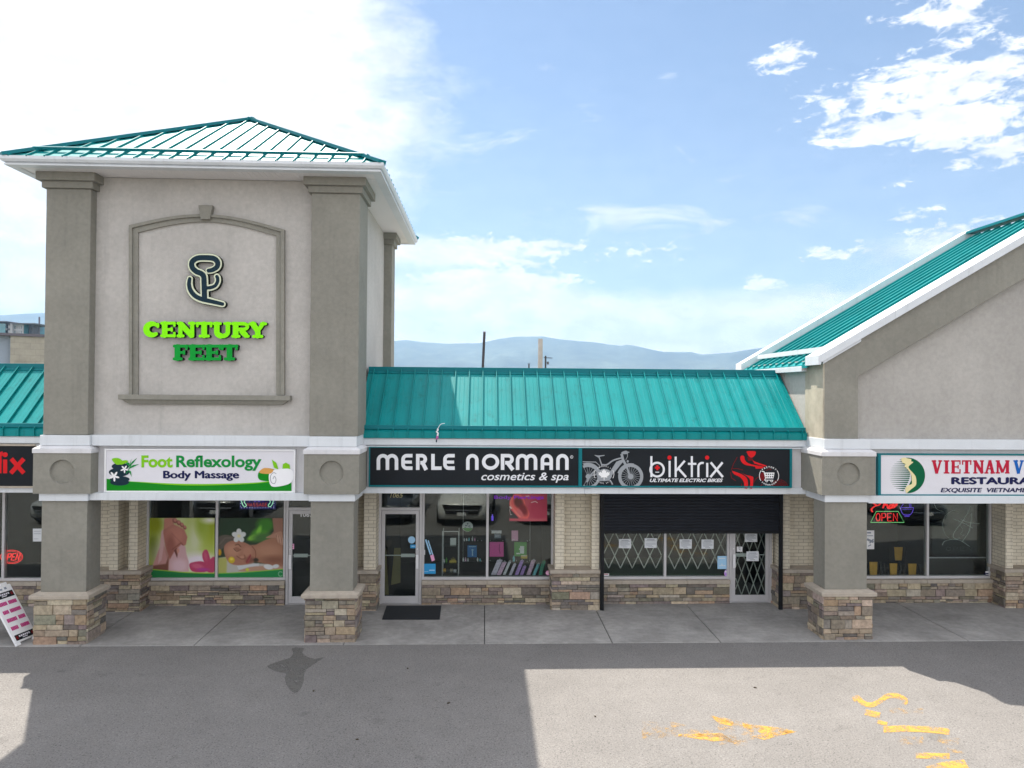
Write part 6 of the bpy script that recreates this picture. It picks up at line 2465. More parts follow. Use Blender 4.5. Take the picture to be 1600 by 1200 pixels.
packs('grey folded card under the white rack strip', rect(890, 470, 965, 515), M['ink'], [(900, 482, 950, 482, 5), (900, 496, 940, 496, 5)], M['silverpouch'])
mb = MB()
c = I((1112, 765)); zz = I((800, 780)).z
mb.tube([(c.x, IY + 0.03, zz), (c.x, IY + 0.03, zz + 0.08), (c.x, IY + 0.03, zz + 0.09), (c.x, IY + 0.03, zz + 0.12)], [0.026, 0.026, 0.012, 0.012], 12)
ware('small_bottle', 'pale bottle on the lower shelf left of the yellow box', 'bottle', mb, M['aquapouch'])
mb = MB()
c = Plane(WY + 0.2, 650, 770, 7.273)((868, 315))
mb.tube([(c.x, c.y, c.z), (c.x, c.y, c.z + 0.085), (c.x, c.y, c.z + 0.10), (c.x, c.y, c.z + 0.135)], [0.024, 0.024, 0.012, 0.012], 12)
ware('small_bottle', 'violet bottle hanging below the ear poster', 'bottle', mb, M['neon_violet'])
for v, us, mts, lab in ((548, (548, 574, 602, 640, 668), ('silverpouch', 'flower', 'aquapouch', 'silverpouch', 'lightpink'), 'tiny bottle standing on the left half of the upper glass shelf'),
                        (780, (536, 562, 590, 700, 728), ('flower', 'rosepouch', 'silverpouch', 'flower', 'aquapouch'), 'tiny bottle standing on the left half of the lower glass shelf')):
    zz = I((800, v)).z
    for u, mt in zip(us, mts):
        mb = MB()
        c = I((u, v))
        hh = rnd.uniform(0.05, 0.10)
        mb.tube([(c.x, IY + 0.05, zz + .001), (c.x, IY + 0.05, zz + hh * .65), (c.x, IY + 0.05, zz + hh * .75), (c.x, IY + 0.05, zz + hh)], [0.017, 0.017, 0.008, 0.008], 10)
        ware('tiny_bottle', lab, 'bottle', mb, M[mt], 'tiny bottles on the glass shelves')
J = Plane(WY + 0.30, 650, 770, 7.273)
pch = [((850, 930), (925, 778), 62, 'lilac', 'lilac pouch at the left end of the slanted row'), ((915, 932), (985, 800), 50, 'rosepouch', 'rose speckled pouch second in the slanted row'),
       ((985, 930), (1055, 795), 32, 'silverpouch', 'silver pouch third in the slanted row'), ((1052, 934), (1110, 825), 36, 'lilac', 'short lilac pouch fourth in the slanted row'),
       ((1120, 932), (1190, 785), 42, 'violet', 'tall violet pouch fifth in the slanted row'), ((1178, 934), (1222, 850), 40, 'violet', 'short violet pouch sixth in the slanted row'),
       ((1252, 932), (1320, 780), 48, 'rosepouch', 'rose pouch right of the violet pair in the slanted row'), ((1322, 934), (1380, 826), 36, 'aquapouch', 'aqua pouch next to the green one in the slanted row'), ((1392, 932), (1440, 790), 44, 'greenpouch', 'green pouch at the right end of the slanted row')]
for (b0, t0_, wd, mt, lab) in pch:
    tp = thing('gift_pouch', lab, 'pouch', J((b0[0] + wd / 2, b0[1])), 'slanted gift pouches in the window')
    mb = MB()
    a0, a1, a2, a3 = J(b0), J((b0[0] + wd, b0[1])), J((t0_[0] + wd, t0_[1])), J(t0_)
    th = 0.035
    back = Vector((0, 0.16, 0))
    f_ = [a0, a1, a2 + back, a3 + back]
    nrm = Vector((0, 0.8, -0.5)).normalized() * th
    mb.hexa([f_[0], f_[1], f_[1] + nrm, f_[0] + nrm], [f_[3], f_[2], f_[2] + nrm, f_[3] + nrm])
    mb.build('body', M[mt], tp, bevel=0.012)
    mb = MB()
    m0 = (f_[3] + f_[2]) / 2
    mb.tube([m0 + Vector((-0.02, 0, -0.004)), m0 + Vector((0, -0.01, 0.02)), m0 + Vector((0.02, 0, -0.004))], 0.006, 6)
    mb.build('bow', M['flower'] if mt != 'greenpouch' else M['greencard'], tp)

# yellow stand seen through the door
Dd = Plane(3.1, 300, 670, 3.4275)
mb = MB()
a, b = Dd((1015, 890)), Dd((1075, 690))
mb.hexa([(a.x - 0.05, 3.1, 0.03), (a.x + 0.16, 3.1, 0.03), (a.x + 0.16, 3.14, 0.03), (a.x - 0.05, 3.14, 0.03)], [(a.x - 0.02, 3.25, 1.05), (a.x + 0.07, 3.25, 1.05), (a.x + 0.07, 3.29, 1.05), (a.x - 0.02, 3.29, 1.05)])
mb.hexa([(a.x + 0.21, 3.1, 0.25), (a.x + 0.42, 3.1, 0.30), (a.x + 0.42, 3.14, 0.30), (a.x + 0.21, 3.14, 0.25)], [(a.x + 0.26, 3.25, 1.05), (a.x + 0.40, 3.25, 1.05), (a.x + 0.40, 3.29, 1.05), (a.x + 0.26, 3.29, 1.05)])
tag(mb.build('folding_board', material('olive_board', (0.30, 0.25, 0.10), 0.7)), 'pale yellow folding board standing inside the glass door', 'board')


# folding security gates
def lattice(name, label, y, u0, u1, v_top, v_bot, bots, du, dv):
    pl = Plane(y, 930, 820, 5.161)
    t_ = thing(name, label, 'security gate', pl(((u0 + u1) / 2, v_bot)), 'folding security gates behind the glass')
    for sgn in (1, -1):
        mb = MB()
        k = -6
        while k < 16:
            b0 = bots + k * du
            # line going up from (b0, v_bot) with slope du/dv
            tt0, tt1 = 0.0, (v_bot - v_top) / dv * 2
            lo, hi = 0.0, (v_bot - v_top)
            s_ = sgn * du / dv
            # u(t) = b0 + s_*t
            if s_ > 0:
                lo = max(lo, (u0 - b0) / s_); hi = min(hi, (u1 - b0) / s_)
            else:
                lo = max(lo, (u1 - b0) / s_); hi = min(hi, (u0 - b0) / s_)
            if hi - lo > 12:
                yo = 0.006 * sgn
                mb.bar(pl((b0 + s_ * lo, v_bot - lo)) + Vector((0, yo, 0)), pl((b0 + s_ * hi, v_bot - hi)) + Vector((0, yo, 0)), 0.006, 0.022)
            k += 1
        mb.build('lattice_bars', M['gate'], t_)


lattice('security_gate', 'pale folding lattice gate behind the left gated pane', 2.72, 62, 535, -250, 350, 14, 95, 200)
lattice('security_gate', 'pale folding lattice gate behind the right gated pane', 2.72, 590, 1065, -250, 356, 640, 93, 200)
lattice('security_gate', 'pale folding lattice gate behind the gated door', 2.72, 1132, 1398, -150, 566, 1180, 64, 180)
mb = MB()
mb.box(X(943, 2.8), X(1136, 2.8), WY + 0.16, 4.2, 0.35, 0.60)
tag(mb.build('display_deck', M['turf']), 'green carpeted display deck behind the gated window', 'display deck')

# restaurant chairs
def chair(label, u0, u1, v_top, v_bot, y, w_seat=0.42):
    pl = Plane(y, 1350, 780, 6.4)
    a, b = pl((u0, v_top)), pl((u1, v_bot))
    cx_ = (a.x + b.x) / 2
    t_ = thing('dining_chair', label, 'chair', (cx_, y + 0.2, 0.02), 'dining chairs in the restaurant')
    mb = MB()
    n = 6
    for i in range(n):
        z0, z1 = b.z + (a.z - b.z) * i / n, b.z + (a.z - b.z) * (i + 1) / n
        h0, h1 = (b.x - a.x) / 2 * (0.72 + 0.28 * (i / n) ** 0.7), (b.x - a.x) / 2 * (0.72 + 0.28 * ((i + 1) / n) ** 0.7)
        mb.hexa([(cx_ - h0, y, z0), (cx_ + h0, y, z0), (cx_ + h0, y + 0.02, z0), (cx_ - h0, y + 0.02, z0)], [(cx_ - h1, y, z1), (cx_ + h1, y, z1), (cx_ + h1, y + 0.02, z1), (cx_ - h1, y + 0.02, z1)])
    mb.build('backrest', M['wood'], t_, bevel=0.003)
    mb = MB()
    mb.box(cx_ - w_seat / 2, cx_ + w_seat / 2, y + 0.02, y + 0.44, 0.43, 0.48)
    mb.build('seat', M['darkwood'], t_, bevel=0.01)
    for sx in (-1, 1):
        mb = MB()
        mb.box(cx_ + sx * 0.18 - 0.015, cx_ + sx * 0.18 + 0.015, y + 0.022, y + 0.05, 0.021, a.z - 0.02)
        mb.build('leg', M['darkwood'], t_)
        mb = MB()
        mb.box(cx_ + sx * 0.18 - 0.015, cx_ + sx * 0.18 + 0.015, y + 0.39, y + 0.42, 0.021, 0.429)
        mb.build('leg', M['darkwood'], t_)


chair('ochre backed chair nearest the pillar in the restaurant window', 55, 136, 628, 800, 2.66)
chair('ochre backed chair in the middle of the restaurant window row', 257, 333, 642, 800, 2.66)
chair('ochre backed chair nearest the mullion in the restaurant window row', 444, 526, 645, 800, 2.66)
chair('dimmer ochre backed chair standing behind the front row', 304, 388, 480, 612, 3.3)
t9 = thing('half_screen', 'dark half-height screen with a pale top rail in the restaurant window', 'screen', (X(1500, 2.75), 2.75, 0.02))
mb = MB()
Ns = Plane(2.72, 1350, 780, 6.4)
a, b = Ns((652, 590)), Ns((1245, 590))
mb.box(a.x, b.x, 2.73, 2.76, 0.021, a.z)
mb.build('panel', M['darkwood'], t9)
mb = MB()
mb.box(a.x, b.x - 0.04, 2.715, 2.765, a.z + 0.001, a.z + 0.018)
mb.build('rail', M['silverpouch'], t9)

# ================================================================== ON THE WALKWAY AND LOT
mb = MB()
c = [G(597, 968, 0.03), G(687, 968, 0.03), G(689.5, 947, 0.03), G(604, 947, 0.03)]
mb.hexa([(p[0], p[1], 0.031) for p in c], [(p[0] * 1.0, p[1], 0.043) for p in c])
tag(mb.build('door_mat', M['rubber'], bevel=0.004), 'black rubber mat before the glass door of the middle shop', 'mat')

t10 = thing('sandwich_board', 'white a-frame sign with magenta lines beside the tower pillar', 'a-frame sign', (-8.55, 0.3, 0.02))
BL, TL, TR, BR = Vector((-8.36, -0.02, 0.02)), Vector((-8.97, 0.10, 0.99)), Vector((-8.875, 0.57, 0.99)), Vector((-8.265, 0.45, 0.02))
nb_ = (TL - BL).cross(BR - BL).normalized()
if nb_.x < 0:
    nb_ = -nb_


def on_board(s_, t_, lift=0.0):
    return TL + (TR - TL) * s_ + (BL - TL) * t_ + nb_ * lift


mb = MB()
th = 0.035


def slabq(mb, s0, s1, t0_, t1_, l0, l1):
    q_ = [(s0, t0_), (s1, t0_), (s1, t1_), (s0, t1_)]
    a_ = [mb.bm.verts.new(on_board(*p, l0)) for p in q_]
    b_ = [mb.bm.verts.new(on_board(*p, l1)) for p in q_]
    mb.vface(a_[::-1]); mb.vface(b_)
    for i in range(4):
        j = (i + 1) % 4
        mb.vface([a_[i], a_[j], b_[j], b_[i]])


slabq(mb, 0, 1, 0.0, 0.955, -th, 0)
slabq(mb, 0.0, 0.22, 0.955, 1.0, -th, 0)
slabq(mb, 0.78, 1.0, 0.955, 1.0, -th, 0)
slabq(mb, 0.12, 0.42, -0.045, 0.0, -th, 0)
slabq(mb, 0.58, 0.88, -0.045, 0.0, -th, 0)
mb.build('front_panel', M['white'], t10, bevel=0.008)
mb = MB()
off = Vector((-0.62, 0.12, 0))
for (s0, s1, t0_, t1_) in ((0, 1, 0, 0.955),):
    q_ = [TL + Vector((-0.06, 0.012, 0)), TR + Vector((-0.06, 0.012, 0)), BR + Vector((-1.30, 0.24, 0)), BL + Vector((-1.30, 0.24, 0))]
    nn_ = Vector((-0.03, 0.006, -0.02))
    a_ = [mb.bm.verts.new(p) for p in q_]
    b_ = [mb.bm.verts.new(p + nn_) for p in q_]
    mb.vface(a_); mb.vface(b_[::-1])
    for i in range(4):
        j = (i + 1) % 4
        mb.vface([a_[i], a_[j], b_[j], b_[i]])
mb.build('rear_panel', M['white'], t10, bevel=0.006)
for i, (s0, s1) in enumerate(((0.22, 0.34), (0.46, 0.56), (0.66, 0.76))):
    mb = MB()
    slabq(mb, s0, s1, 0.035 + 0.01 * (i % 2), 0.075, 0.001, 0.003)
    mb.build('hand_slot', M['ink'], t10)
for (t0_, t1_) in ((0.11, 0.21), (0.83, 0.925)):
    mb = MB()
    slabq(mb, 0.10, 0.94, t0_, t1_, 0.001, 0.003)
    hp = mb.build('header', M['signblack'], t10)
    mb = MB()
    for k in range(6):
        slabq(mb, 0.27 + k * 0.085, 0.27 + k * 0.085 + 0.06, t0_ + 0.022, t0_ + 0.05, 0.0035, 0.0045)
    slabq(mb, 0.40, 0.62, t0_ + 0.062, t0_ + 0.076, 0.0035, 0.0045)
    mb.build('header_writing', M['silverpouch'], hp)
    mb = MB()
    for s0 in (0.13, 0.82):
        slabq(mb, s0, s0 + 0.09, t0_ + 0.025, t0_ + 0.075, 0.0035, 0.0045)
    mb.build('header_dots', M['red2'], hp)
for k, (t0_, brk) in enumerate(((0.265, 0.5), (0.405, 0.36), (0.545, 0.55), (0.685, 0.47))):
    mb = MB()
    s_ = 0.13
    while s_ < 0.90:
        wd = rnd.uniform(0.045, 0.06)
        if abs(s_ - brk) > 0.035:
            slabq(mb, s_, min(0.93, s_ + wd), t0_, t0_ + 0.062, 0.001, 0.003)
        s_ += wd + 0.008
    mb.build('magenta_line', material('magenta_vinyl', (0.50, 0.035, 0.20), 0.6) if k == 0 else bpy.data.materials['magenta_vinyl'], t10)


class Ground:
    def __init__(self, ox, oy, s, z=0.0):
        self.ox, self.oy, self.s, self.z = ox, oy, s, z

    def __call__(self, p, lift=0.0):
        x, y = G(self.ox + p[0] / self.s, self.oy + p[1] / self.s, self.z)
        return Vector((x, y, self.z + lift))


def marking(name, label, pl, polys, mat, z=0.004, cat='road marking', kind=None):
    mb = MB()
    for pts in polys:
        mb.plate([pts], lambda p: pl(p, z), (0, 0, 0))
    return tag(mb.build(name, mat), label, cat, None, kind)


RM = Ground(1000, 1050, 2.667)


def stroke(pts, w_):
    a_, b_ = ribbon_outline(pts, w_)
    return a_ + b_[::-1]


marking('painted_arrow', 'worn yellow arrow pointing right on the sunlit asphalt', RM,
        [[(655, 250), (600, 236), (520, 226), (470, 222), (425, 212), (432, 232), (490, 248), (508, 258), (462, 270), (520, 284), (580, 266)],
         [(300, 182), (345, 198), (392, 210), (380, 226), (330, 216), (312, 200)],
         [(160, 260), (250, 258), (340, 255), (385, 284), (300, 290), (205, 274), (160, 270)]], M['paint'])
marking('painted_arrow', 'faded tail remains of the yellow arrow shaft', RM,
        [[(8, 226), (330, 246), (292, 180), (650, 250), (330, 306), (350, 272), (8, 268)], [(10, 205), (70, 210), (75, 240), (10, 240)], [(125, 208), (190, 222), (185, 250), (130, 244)], [(10, 258), (120, 258), (120, 282), (10, 282)], [(340, 264), (448, 270), (448, 310), (360, 306)]], M['paint_faint'])
marking('painted_letter', 'worn yellow letter s painted on the sunlit asphalt', RM,
        [stroke(smooth([(888, 118), (905, 108), (930, 130), (965, 138), (1000, 122), (1030, 102), (1070, 100), (1105, 118), (1100, 136)], 4), 21)], M['paint'])
marking('painted_letter', 'broken yellow stroke fragments below the painted s', RM,
        [stroke([(938, 168), (1000, 182)], 24), stroke([(990, 208), (1030, 218)], 16), stroke([(1015, 240), (1100, 236), (1200, 240), (1290, 250)], 26)], M['paint'])
marking('painted_letter', 'faint yellow strokes almost worn off the asphalt', RM,
        [stroke([(1040, 162), (1180, 164)], 22), stroke([(1080, 286), (1180, 288)], 34), stroke([(1240, 286), (1330, 292)], 30), stroke([(1280, 325), (1350, 330)], 20)], M['paint_faint'])
marking('painted_letter', 'short yellow bar above the lowest stroke on the lot', RM,
        [stroke([(1150, 349), (1290, 352)], 24)], M['paint'])
marking('painted_letter', 'lowest yellow stroke at the bottom edge of the lot', RM,
        [[(1190, 396), (1260, 376), (1350, 366), (1370, 400), (1400, 440), (1250, 430)]], M['paint'])
marking('oil_stain', 'dark wet stain spreading on the asphalt by the tower pillar', Ground(380, 920, 4),
        [smooth([(150, 485), (230, 452), (290, 432), (312, 402), (305, 372), (378, 372), (370, 400), (400, 425), (450, 438), (505, 430), (430, 480), (387, 520), (379, 570), (362, 620), (332, 650), (300, 640), (270, 600), (260, 560), (265, 530), (205, 517)], 3, True)], M['oil'], 0.004, 'stain')

# scraps
mb = MB()
gx, gy_ = G(582, 952, 0.03)
mb.hexa([(gx - 0.03, gy_ - 0.05, 0.031), (gx - 0.005, gy_ - 0.055, 0.031), (gx + 0.035, gy_ + 0.05, 0.031), (gx + 0.01, gy_ + 0.055, 0.031)], [(gx - 0.03, gy_ - 0.05, 0.04), (gx - 0.005, gy_ - 0.055, 0.044), (gx + 0.035, gy_ + 0.05, 0.05), (gx + 0.01, gy_ + 0.055, 0.046)])
tag(mb.build('paper_scrap', M['litter']), 'small white paper scrap at the foot of the entry pier', 'litter')
for k, (px, py) in enumerate(((701, 1099), (558, 1156), (637, 1045), (490, 1080), (930, 1120), (1180, 1075))):
    mb = MB()
    gx, gy_ = G(px, py)
    s_ = rnd.uniform(0.015, 0.03)
    an = rnd.uniform(0, 6)
    pts = [(gx + s_ * a_ * math.cos(an) - s_ * b_ * math.sin(an), gy_ + s_ * a_ * math.sin(an) + s_ * b_ * math.cos(an)) for a_, b_ in ((-1, 0), (-.2, -.5), (1, 0), (-.2, .5))]
    mb.hexa([(p[0], p[1], 0.002) for p in pts], [(p[0], p[1], 0.010 + 0.006 * (i % 2)) for i, p in enumerate(pts)])
    tag(mb.build('dry_leaf', M['leaf']), 'tiny dark dry leaf lying alone on the grey asphalt', 'leaf', 'dry leaves on the lot')
# scrap of string hanging from the eave
t11 = thing('hanging_scrap', 'pink and white plastic scrap dangling from the teal eave', 'scrap', (X(683, 0.84, 680), 0.84, P(683, 692, 0.84)[1]))
E_ = Plane(0.842, 660, 640, 20)
mb = MB()
mb.tube([E_(p) for p in ((700, 430), (620, 440), (560, 465), (500, 560), (475, 600))], 0.006, 6)
mb.tube([E_(p) for p in ((475, 600), (480, 650), (440, 690), (490, 740), (470, 820))], 0.018, 6)
mb.build('white_string', M['flower'], t11)
mb = MB()
mb.tube([E_(p) for p in ((470, 830), (460, 880), (445, 950))], [0.022, 0.026, 0.010], 6)
mb.build('pink_tag', M['conduit'], t11)
mb = MB()
mb.tube([E_(p) for p in ((445, 940), (432, 1020))], 0.012, 6)
mb.build('dark_tip', M['emblem_dark'], t11)
mb = MB()
xo, zo = P(1236.5, 870, PY + 0.05)
mb.box(xo - 0.03, xo + 0.03, WY - 0.16, WY - 0.10, zo - 0.04, zo + 0.04)
tag(mb.build('outlet_box', M['white'], bevel=0.006), 'small white outlet box on the brick right of the shutter', 'outlet box')

# ================================================================== BEYOND THE ROOFS
t12 = thing('roof_pipe', 'dark vent pipe rising from the flat roof', 'pipe', (X(755, 7, 570), 7, 4.66))
pt, pb = P(757, 518.0, 7), P(754.3, 576, 7)
mb = MB()
mb.tube([(pb[0] - 0.02, 7, 4.66), (pb[0], 7, pb[1]), (pt[0], 7, pt[1] - 0.02)], 0.038, 12)
mb.build('pipe', material('dark_pipe_paint', (0.035, 0.03, 0.035), 0.5), t12)
mb = MB()
mb.tube([(pt[0] - 0.001, 7, pt[1] - 0.019), (pt[0], 7, pt[1])], 0.042, 12)
mb.build('rim', M['pole_wood'], t12)
yq = 36.0
pt = P(844.5, 529.5, yq)
mb = MB()
mb.tube([(pt[0] - 0.03, yq, -0.05), (pt[0], yq, pt[1])], [0.19, 0.16], 14)
tag(mb.build('timber_post', M['pole_wood']), 'pale weathered timber post behind the middle roof', 'post')
yu = 85.0
pt = P(852.5, 556, yu)
t13 = thing('utility_pole', 'distant dark utility pole with a side arm and transformer', 'utility pole', (pt[0], yu, -0.05))
mb = MB()
mb.tube([(pt[0], yu, -0.05), (pt[0], yu, pt[1])], [0.16, 0.12], 10)
mb.build('pole', M['darkwood'], t13)
mb = MB()
mb.bar((pt[0] - 0.25, yu, pt[1] - 0.25), (pt[0] + 0.95, yu, pt[1] - 0.3), 0.1, 0.1)
mb.build('crossarm', M['darkwood'], t13)
mb = MB()
mb.tube([(pt[0] + 0.32, yu, pt[1] - 1.2), (pt[0] + 0.32, yu, pt[1] - 0.8)], 0.16, 10)
mb.build('transformer', M['car_charcoal'], t13)
pt = P(826.5, 570, 60)
mb = MB()
mb.tube([(pt[0], 60, -0.05), (pt[0], 60, pt[1])], 0.07, 8)
mb.tube([(pt[0], 60, pt[1] - 0.05), (pt[0] - 0.10, 60, pt[1] + 0.16)], 0.035, 6)
mb.tube([(pt[0], 60, pt[1] - 0.05), (pt[0] + 0.10, 60, pt[1] + 0.16)], 0.035, 6)
tag(mb.build('antenna_mast', M['darkwood']), 'thin forked antenna tip just above the ridge', 'antenna')

# block-walled shop behind the left roof
bb = thing('warehouse_building', 'block-walled building with a dark coping behind the left roof', 'building', (-24, 24, -0.05))
y0b = 20.0
cx0, cz0 = P(16.5, 520.5, y0b)
ex = Vector((1, 0.60, 0)).normalized()
ey = Vector((-0.60, 1, 0)).normalized()
C0 = Vector((cx0, y0b, 0))


def rbox(mb, o_, a0, a1, b0, b1, z0, z1):
    q_ = [o_ + ex * a0 + ey * b0, o_ + ex * a1 + ey * b0, o_ + ex * a1 + ey * b1, o_ + ex * a0 + ey * b1]
    mb.hexa([(p.x, p.y, z0) for p in q_], [(p.x, p.y, z1) for p in q_])


mb = MB()
rbox(mb, C0, 0.0, 11, 0.0, 8, -0.05, cz0 - 0.12)
mb.build('block_wall', M['block'], bb)
mb = MB()
rbox(mb, C0, -8.0, -0.004, 0.3, 8, -0.05, cz0 - 0.121)
mb.build('plain_wall', M['concrete_wall'], bb)
mb = MB()
rbox(mb, C0, -8.05, 11.1, -0.08, 8.1, cz0 - 0.118, cz0)
mb.build('coping', M['tower_dark'], bb)

ap = thing('apartment_tower', 'distant glass and concrete apartment block with a flat roof slab', 'building', (-140, 190, -0.05))
ya = 190.0
Ta = Plane(ya, 0, 480, 10)
mb = MB()
a, b = Ta((-900, 430)), Ta((200, 250))
mb.box(a.x, b.x, ya, ya + 18, -0.05, b.z)
a2, b2 = Ta((200, 430)), Ta((268, 262))
mb.box(a2.x + 0.02, b2.x, ya - 2.0, ya + 14, -0.05, b2.z)
mb.build('wall', M['tower_wall'], ap)
mb = MB()
a3, b3 = Ta((270, 430)), Ta((395, 268))
mb.box(a3.x, b3.x, ya - 1.0, ya + 12, -0.05, b3.z)
mb.build('glass_bay', M['tower_glass'], ap)
mb = MB()
for v in (265, 345):
    p0, p1 = Ta((268, v)), Ta((402, v))
    mb.box(p0.x, p1.x, ya - 1.3, ya - 0.9, p0.z - 0.5, p0.z)
for u in (300, 330, 362, 398):
    p0 = Ta((u, 268))
    mb.box(p0.x - 0.2, p0.x + 0.2, ya - 1.25, ya - 0.95, -0.05, p0.z)
mb.build('bay_bars', M['tower_wall'], ap)
mb = MB()
a4, b4 = Ta((-900, 250)), Ta((240, 236))
mb.box(a4.x, b4.x, ya - 3.5, ya + 18.5, b.z + 0.01, b4.z)
mb.build('roof_slab', M['tower_dark'], ap)
mb = MB()
p0, p1 = Ta((268, 270)), Ta((638, 262))
mb.box(p0.x, p1.x, ya - 2.5, ya + 8, p0.z, p1.z)
mb.build('canopy_slab', M['tower_dark'], ap)
mb = MB()
for (u0, u1, v0) in ((415, 440, 272), (445, 470, 272)):
    p0, p1 = Ta((u0, 440)), Ta((u1, v0))
    mb.box(p0.x, p1.x, ya + 1, ya + 4, -0.05, p1.z)
mb.build('stair_column', M['tower_dark'], ap)
for v in (330, 400):
    mb = MB()
    p0, p1 = Ta((-900, v)), Ta((185, v - 32))
    mb.box(p0.x, p1.x, ya - 2.6, ya - 0.02, p0.z - 0.5, p0.z)
    mb.build('balcony', M['tower_wall'], ap)
    mb = MB()
    mb.box(p0.x, p1.x, ya - 2.65, ya - 2.60, p0.z + 0.01, p0.z + 1.3)
    mb.build('balcony_glass', M['tower_glass'], ap)
for (u, v) in ((218, 280), (218, 355), (60, 290), (60, 368), (130, 290)):
    mb = MB()
    p0, p1 = Ta((u - 14, v + 14)), Ta((u + 14, v - 14))
    yy = ya - 2.03 if u > 200 else ya - 0.05
    mb.box(p0.x, p1.x, yy - 0.1, yy, p0.z, p1.z)
    mb.build('window', M['tower_dark'], ap)
mb = MB()
p0 = Ta((540, 140))
mb.box(p0.x - 0.16, p0.x + 0.16, ya + 2, ya + 2.3, -0.05, p0.z)
tag(mb.build('steel_mast', M['tower_dark']), 'slim grey mast beside the distant apartment block', 'mast')


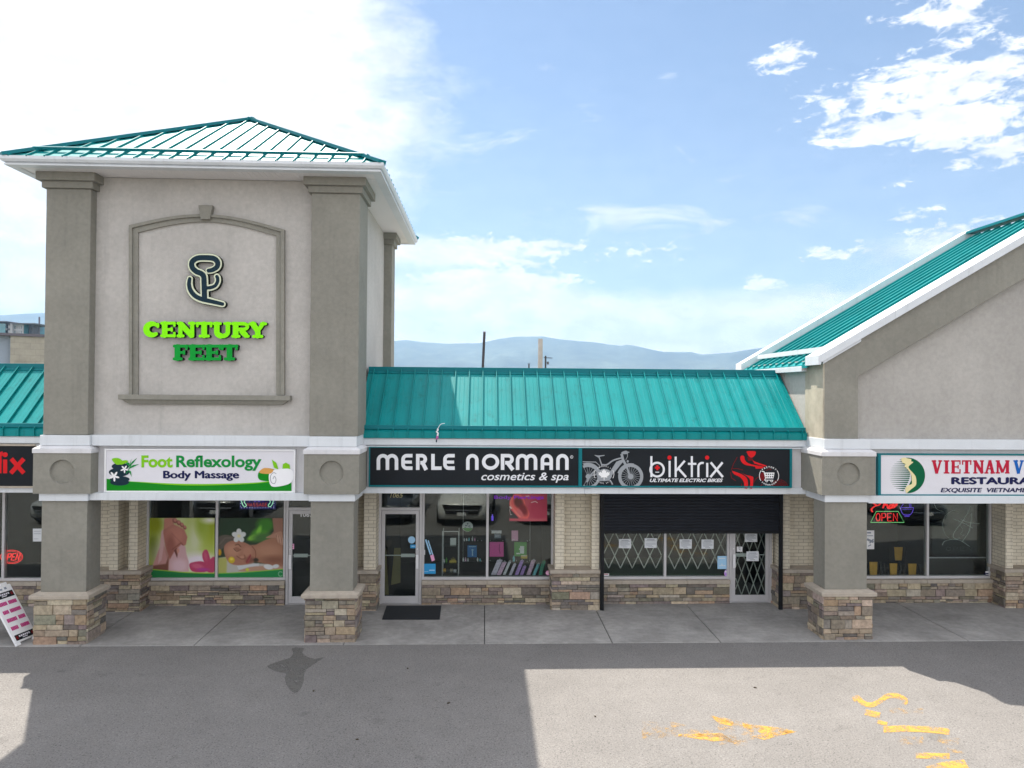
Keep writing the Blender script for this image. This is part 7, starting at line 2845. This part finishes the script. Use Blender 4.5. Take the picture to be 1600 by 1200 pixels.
# ================================================================== PARKED CARS (in the lot, mirrored in the shop windows)
def car(label, x, y, mat, suv=True, turn=0.0):
    """car facing the shops (+y); lofted body, glazed cabin, wheels and lights."""
    t_ = thing('parked_car', label, 'car', (x, y, 0), 'cars parked facing the shops')
    Rm = Matrix.Rotation(R(turn), 3, 'Z')
    H = 1.0 if suv else 0.86

    def w_(p):
        v = Rm @ Vector(p)
        return Vector((x, y, 0)) + v

    def loft(mb, secs):
        rings = [[mb.bm.verts.new(w_(p)) for p in s_] for s_ in secs]
        n = len(rings[0])
        for A_, B_ in zip(rings[:-1], rings[1:]):
            for i in range(n):
                j = (i + 1) % n
                mb.vface([A_[i], A_[j], B_[j], B_[i]])
        mb.vface(rings[0][::-1])
        mb.vface(rings[-1])
    # body sections from nose (y=0) to tail: (y, half width, z bottom, z shoulder, z top centre)
    secs = []
    for (yy, hw, zb, zs, zt__) in ((0.0, 0.62, 0.34, 0.62, 0.70), (-0.10, 0.80, 0.26, 0.74, 0.84), (-0.35, 0.89, 0.22, 0.84, 0.97), (-0.75, 0.92, 0.22, 0.90, 1.05), (-1.20, 0.92, 0.22, 0.95, 1.11), (-1.9, 0.92, 0.22, 0.98, 1.10), (-3.6, 0.92, 0.22, 1.0, 1.10), (-4.3, 0.88, 0.26, 0.98, 1.04), (-4.5, 0.76, 0.36, 0.90, 0.95)):
        zs, zt__ = zs * H, zt__ * H
        secs.append([(-hw * .94, yy, zb), (hw * .94, yy, zb), (hw, yy, (zb + zs) / 2), (hw * .97, yy, zs), (hw * .72, yy, zt__ - .015), (0, yy, zt__ + 0.01), (-hw * .72, yy, zt__ - .015), (-hw * .97, yy, zs), (-hw, yy, (zb + zs) / 2)])
    mb = MB()
    loft(mb, secs)
    mb.build('body', M[mat], t_, smooth=True)
    mb = MB()
    zt2 = 1.66 * (1.0 if suv else 0.88)
    secs = []
    for (yy, h0, h1, z0, z1) in ((-1.05, .84, .80, 1.06, 1.075), (-1.85, .86, .66, 1.06, zt2 - .06), (-2.2, .86, .66, 1.06, zt2), (-3.5, .86, .64, 1.06, zt2 - .03), (-4.15, .84, .60, 1.04, zt2 - .16), (-4.42, .78, .70, 1.0, 1.05)):
        z0, z1 = z0 * H - 0.02, z1
        z1 = max(z1 if suv else z1, z0 + 0.02)
        secs.append([(-h0, yy, z0), (h0, yy, z0), (h1, yy, z1), (-h1, yy, z1)])
    loft(mb, secs)
    mb.build('cabin_glass', M['carglass'], t_)
    mb = MB()
    secs = []
    for (yy, h1, dz) in ((-1.90, .62, -.03), (-2.2, .66, .012), (-3.5, .64, -.015), (-4.1, .58, -.12)):
        secs.append([(-h1, yy, zt2 + dz - .004), (h1, yy, zt2 + dz - .004), (h1 * .9, yy, zt2 + dz + .03), (-h1 * .9, yy, zt2 + dz + .03)])
    loft(mb, secs)
    mb.build('roof', M[mat], t_, smooth=False)
    mb = MB()
    mb.hexa([w_(p) for p in ((-.54, -.04, .46), (.54, -.04, .46), (.54, .045, .46), (-.54, .045, .46))], [w_(p) for p in ((-.74, -.20, .76 * H), (.74, -.20, .76 * H), (.66, .02, .76 * H), (-.66, .02, .76 * H))])
    gr = mb.build('grille', M['grille'], t_)
    mb = MB()
    mb.hexa([w_(p) for p in ((-.56, .03, .58 * H), (.56, .03, .58 * H), (.56, .06, .58 * H), (-.56, .06, .58 * H))], [w_(p) for p in ((-.58, .02, .61 * H), (.58, .02, .61 * H), (.58, .05, .61 * H), (-.58, .05, .61 * H))])
    mb.build('chrome_bar', M['rim'], gr)
    mb = MB()
    mb.hexa([w_(p) for p in ((-.16, .05, .40), (.16, .05, .40), (.16, .065, .40), (-.16, .065, .40))], [w_(p) for p in ((-.16, .05, .52), (.16, .05, .52), (.16, .065, .52), (-.16, .065, .52))])
    mb.build('licence_plate', M['white'], t_)
    for sx in (-1, 1):
        mb = MB()
        q0 = [(sx * .56, .02, .63 * H), (sx * .86, -.22, .68 * H), (sx * .84, -.30, .68 * H), (sx * .56, -.08, .63 * H)]
        q1 = [(sx * .58, -.02, .74 * H), (sx * .88, -.34, .82 * H), (sx * .84, -.40, .82 * H), (sx * .58, -.1, .74 * H)]
        mb.hexa([w_(p) for p in (q0 if sx > 0 else q0[::-1])], [w_(p) for p in (q1 if sx > 0 else q1[::-1])])
        mb.build('headlight', M['lamp'], t_)
        mb = MB()
        mb.hexa([w_(p) for p in ((sx * .88, -1.55, 1.02 * H), (sx * 1.08, -1.6, 1.02 * H), (sx * 1.08, -1.5, 1.02 * H), (sx * .88, -1.42, 1.02 * H))], [w_(p) for p in ((sx * .88, -1.55, 1.14 * H), (sx * 1.08, -1.6, 1.16 * H), (sx * 1.08, -1.5, 1.16 * H), (sx * .88, -1.42, 1.14 * H))])
        mb.build('mirror', M[mat], t_, bevel=0.02)
        for yy in (-0.85, -3.6):
            mb = MB()
            mb.tube([w_((sx * .70, yy, .34)), w_((sx * .94, yy, .34))], 0.34, 24)
            wh = mb.build('wheel', M['tire'], t_)
            mb = MB()
            mb.tube([w_((sx * .90, yy, .34)), w_((sx * .95, yy, .34))], 0.22, 18)
            mb.build('rim', M['rim'], wh)
    return t_


car('white sport utility car mirrored in the pouch display window', -0.75, -6.3, 'car_white', True, 4)
car('dark blue car mirrored beside the middle door', -3.5, -6.6, 'car_navy', False, 3)
car('grey sport utility car mirrored right of the white one', 2.1, -6.5, 'car_grey', True, 3)
car('charcoal car mirrored above the foot poster', -9.2, -6.7, 'car_charcoal', True, 0)
car('silver car mirrored in the window at the far left', -14.6, -6.6, 'car_silver', False, 0)
car('charcoal low car mirrored in the restaurant window', 15.6, -6.4, 'car_charcoal', False, 0)
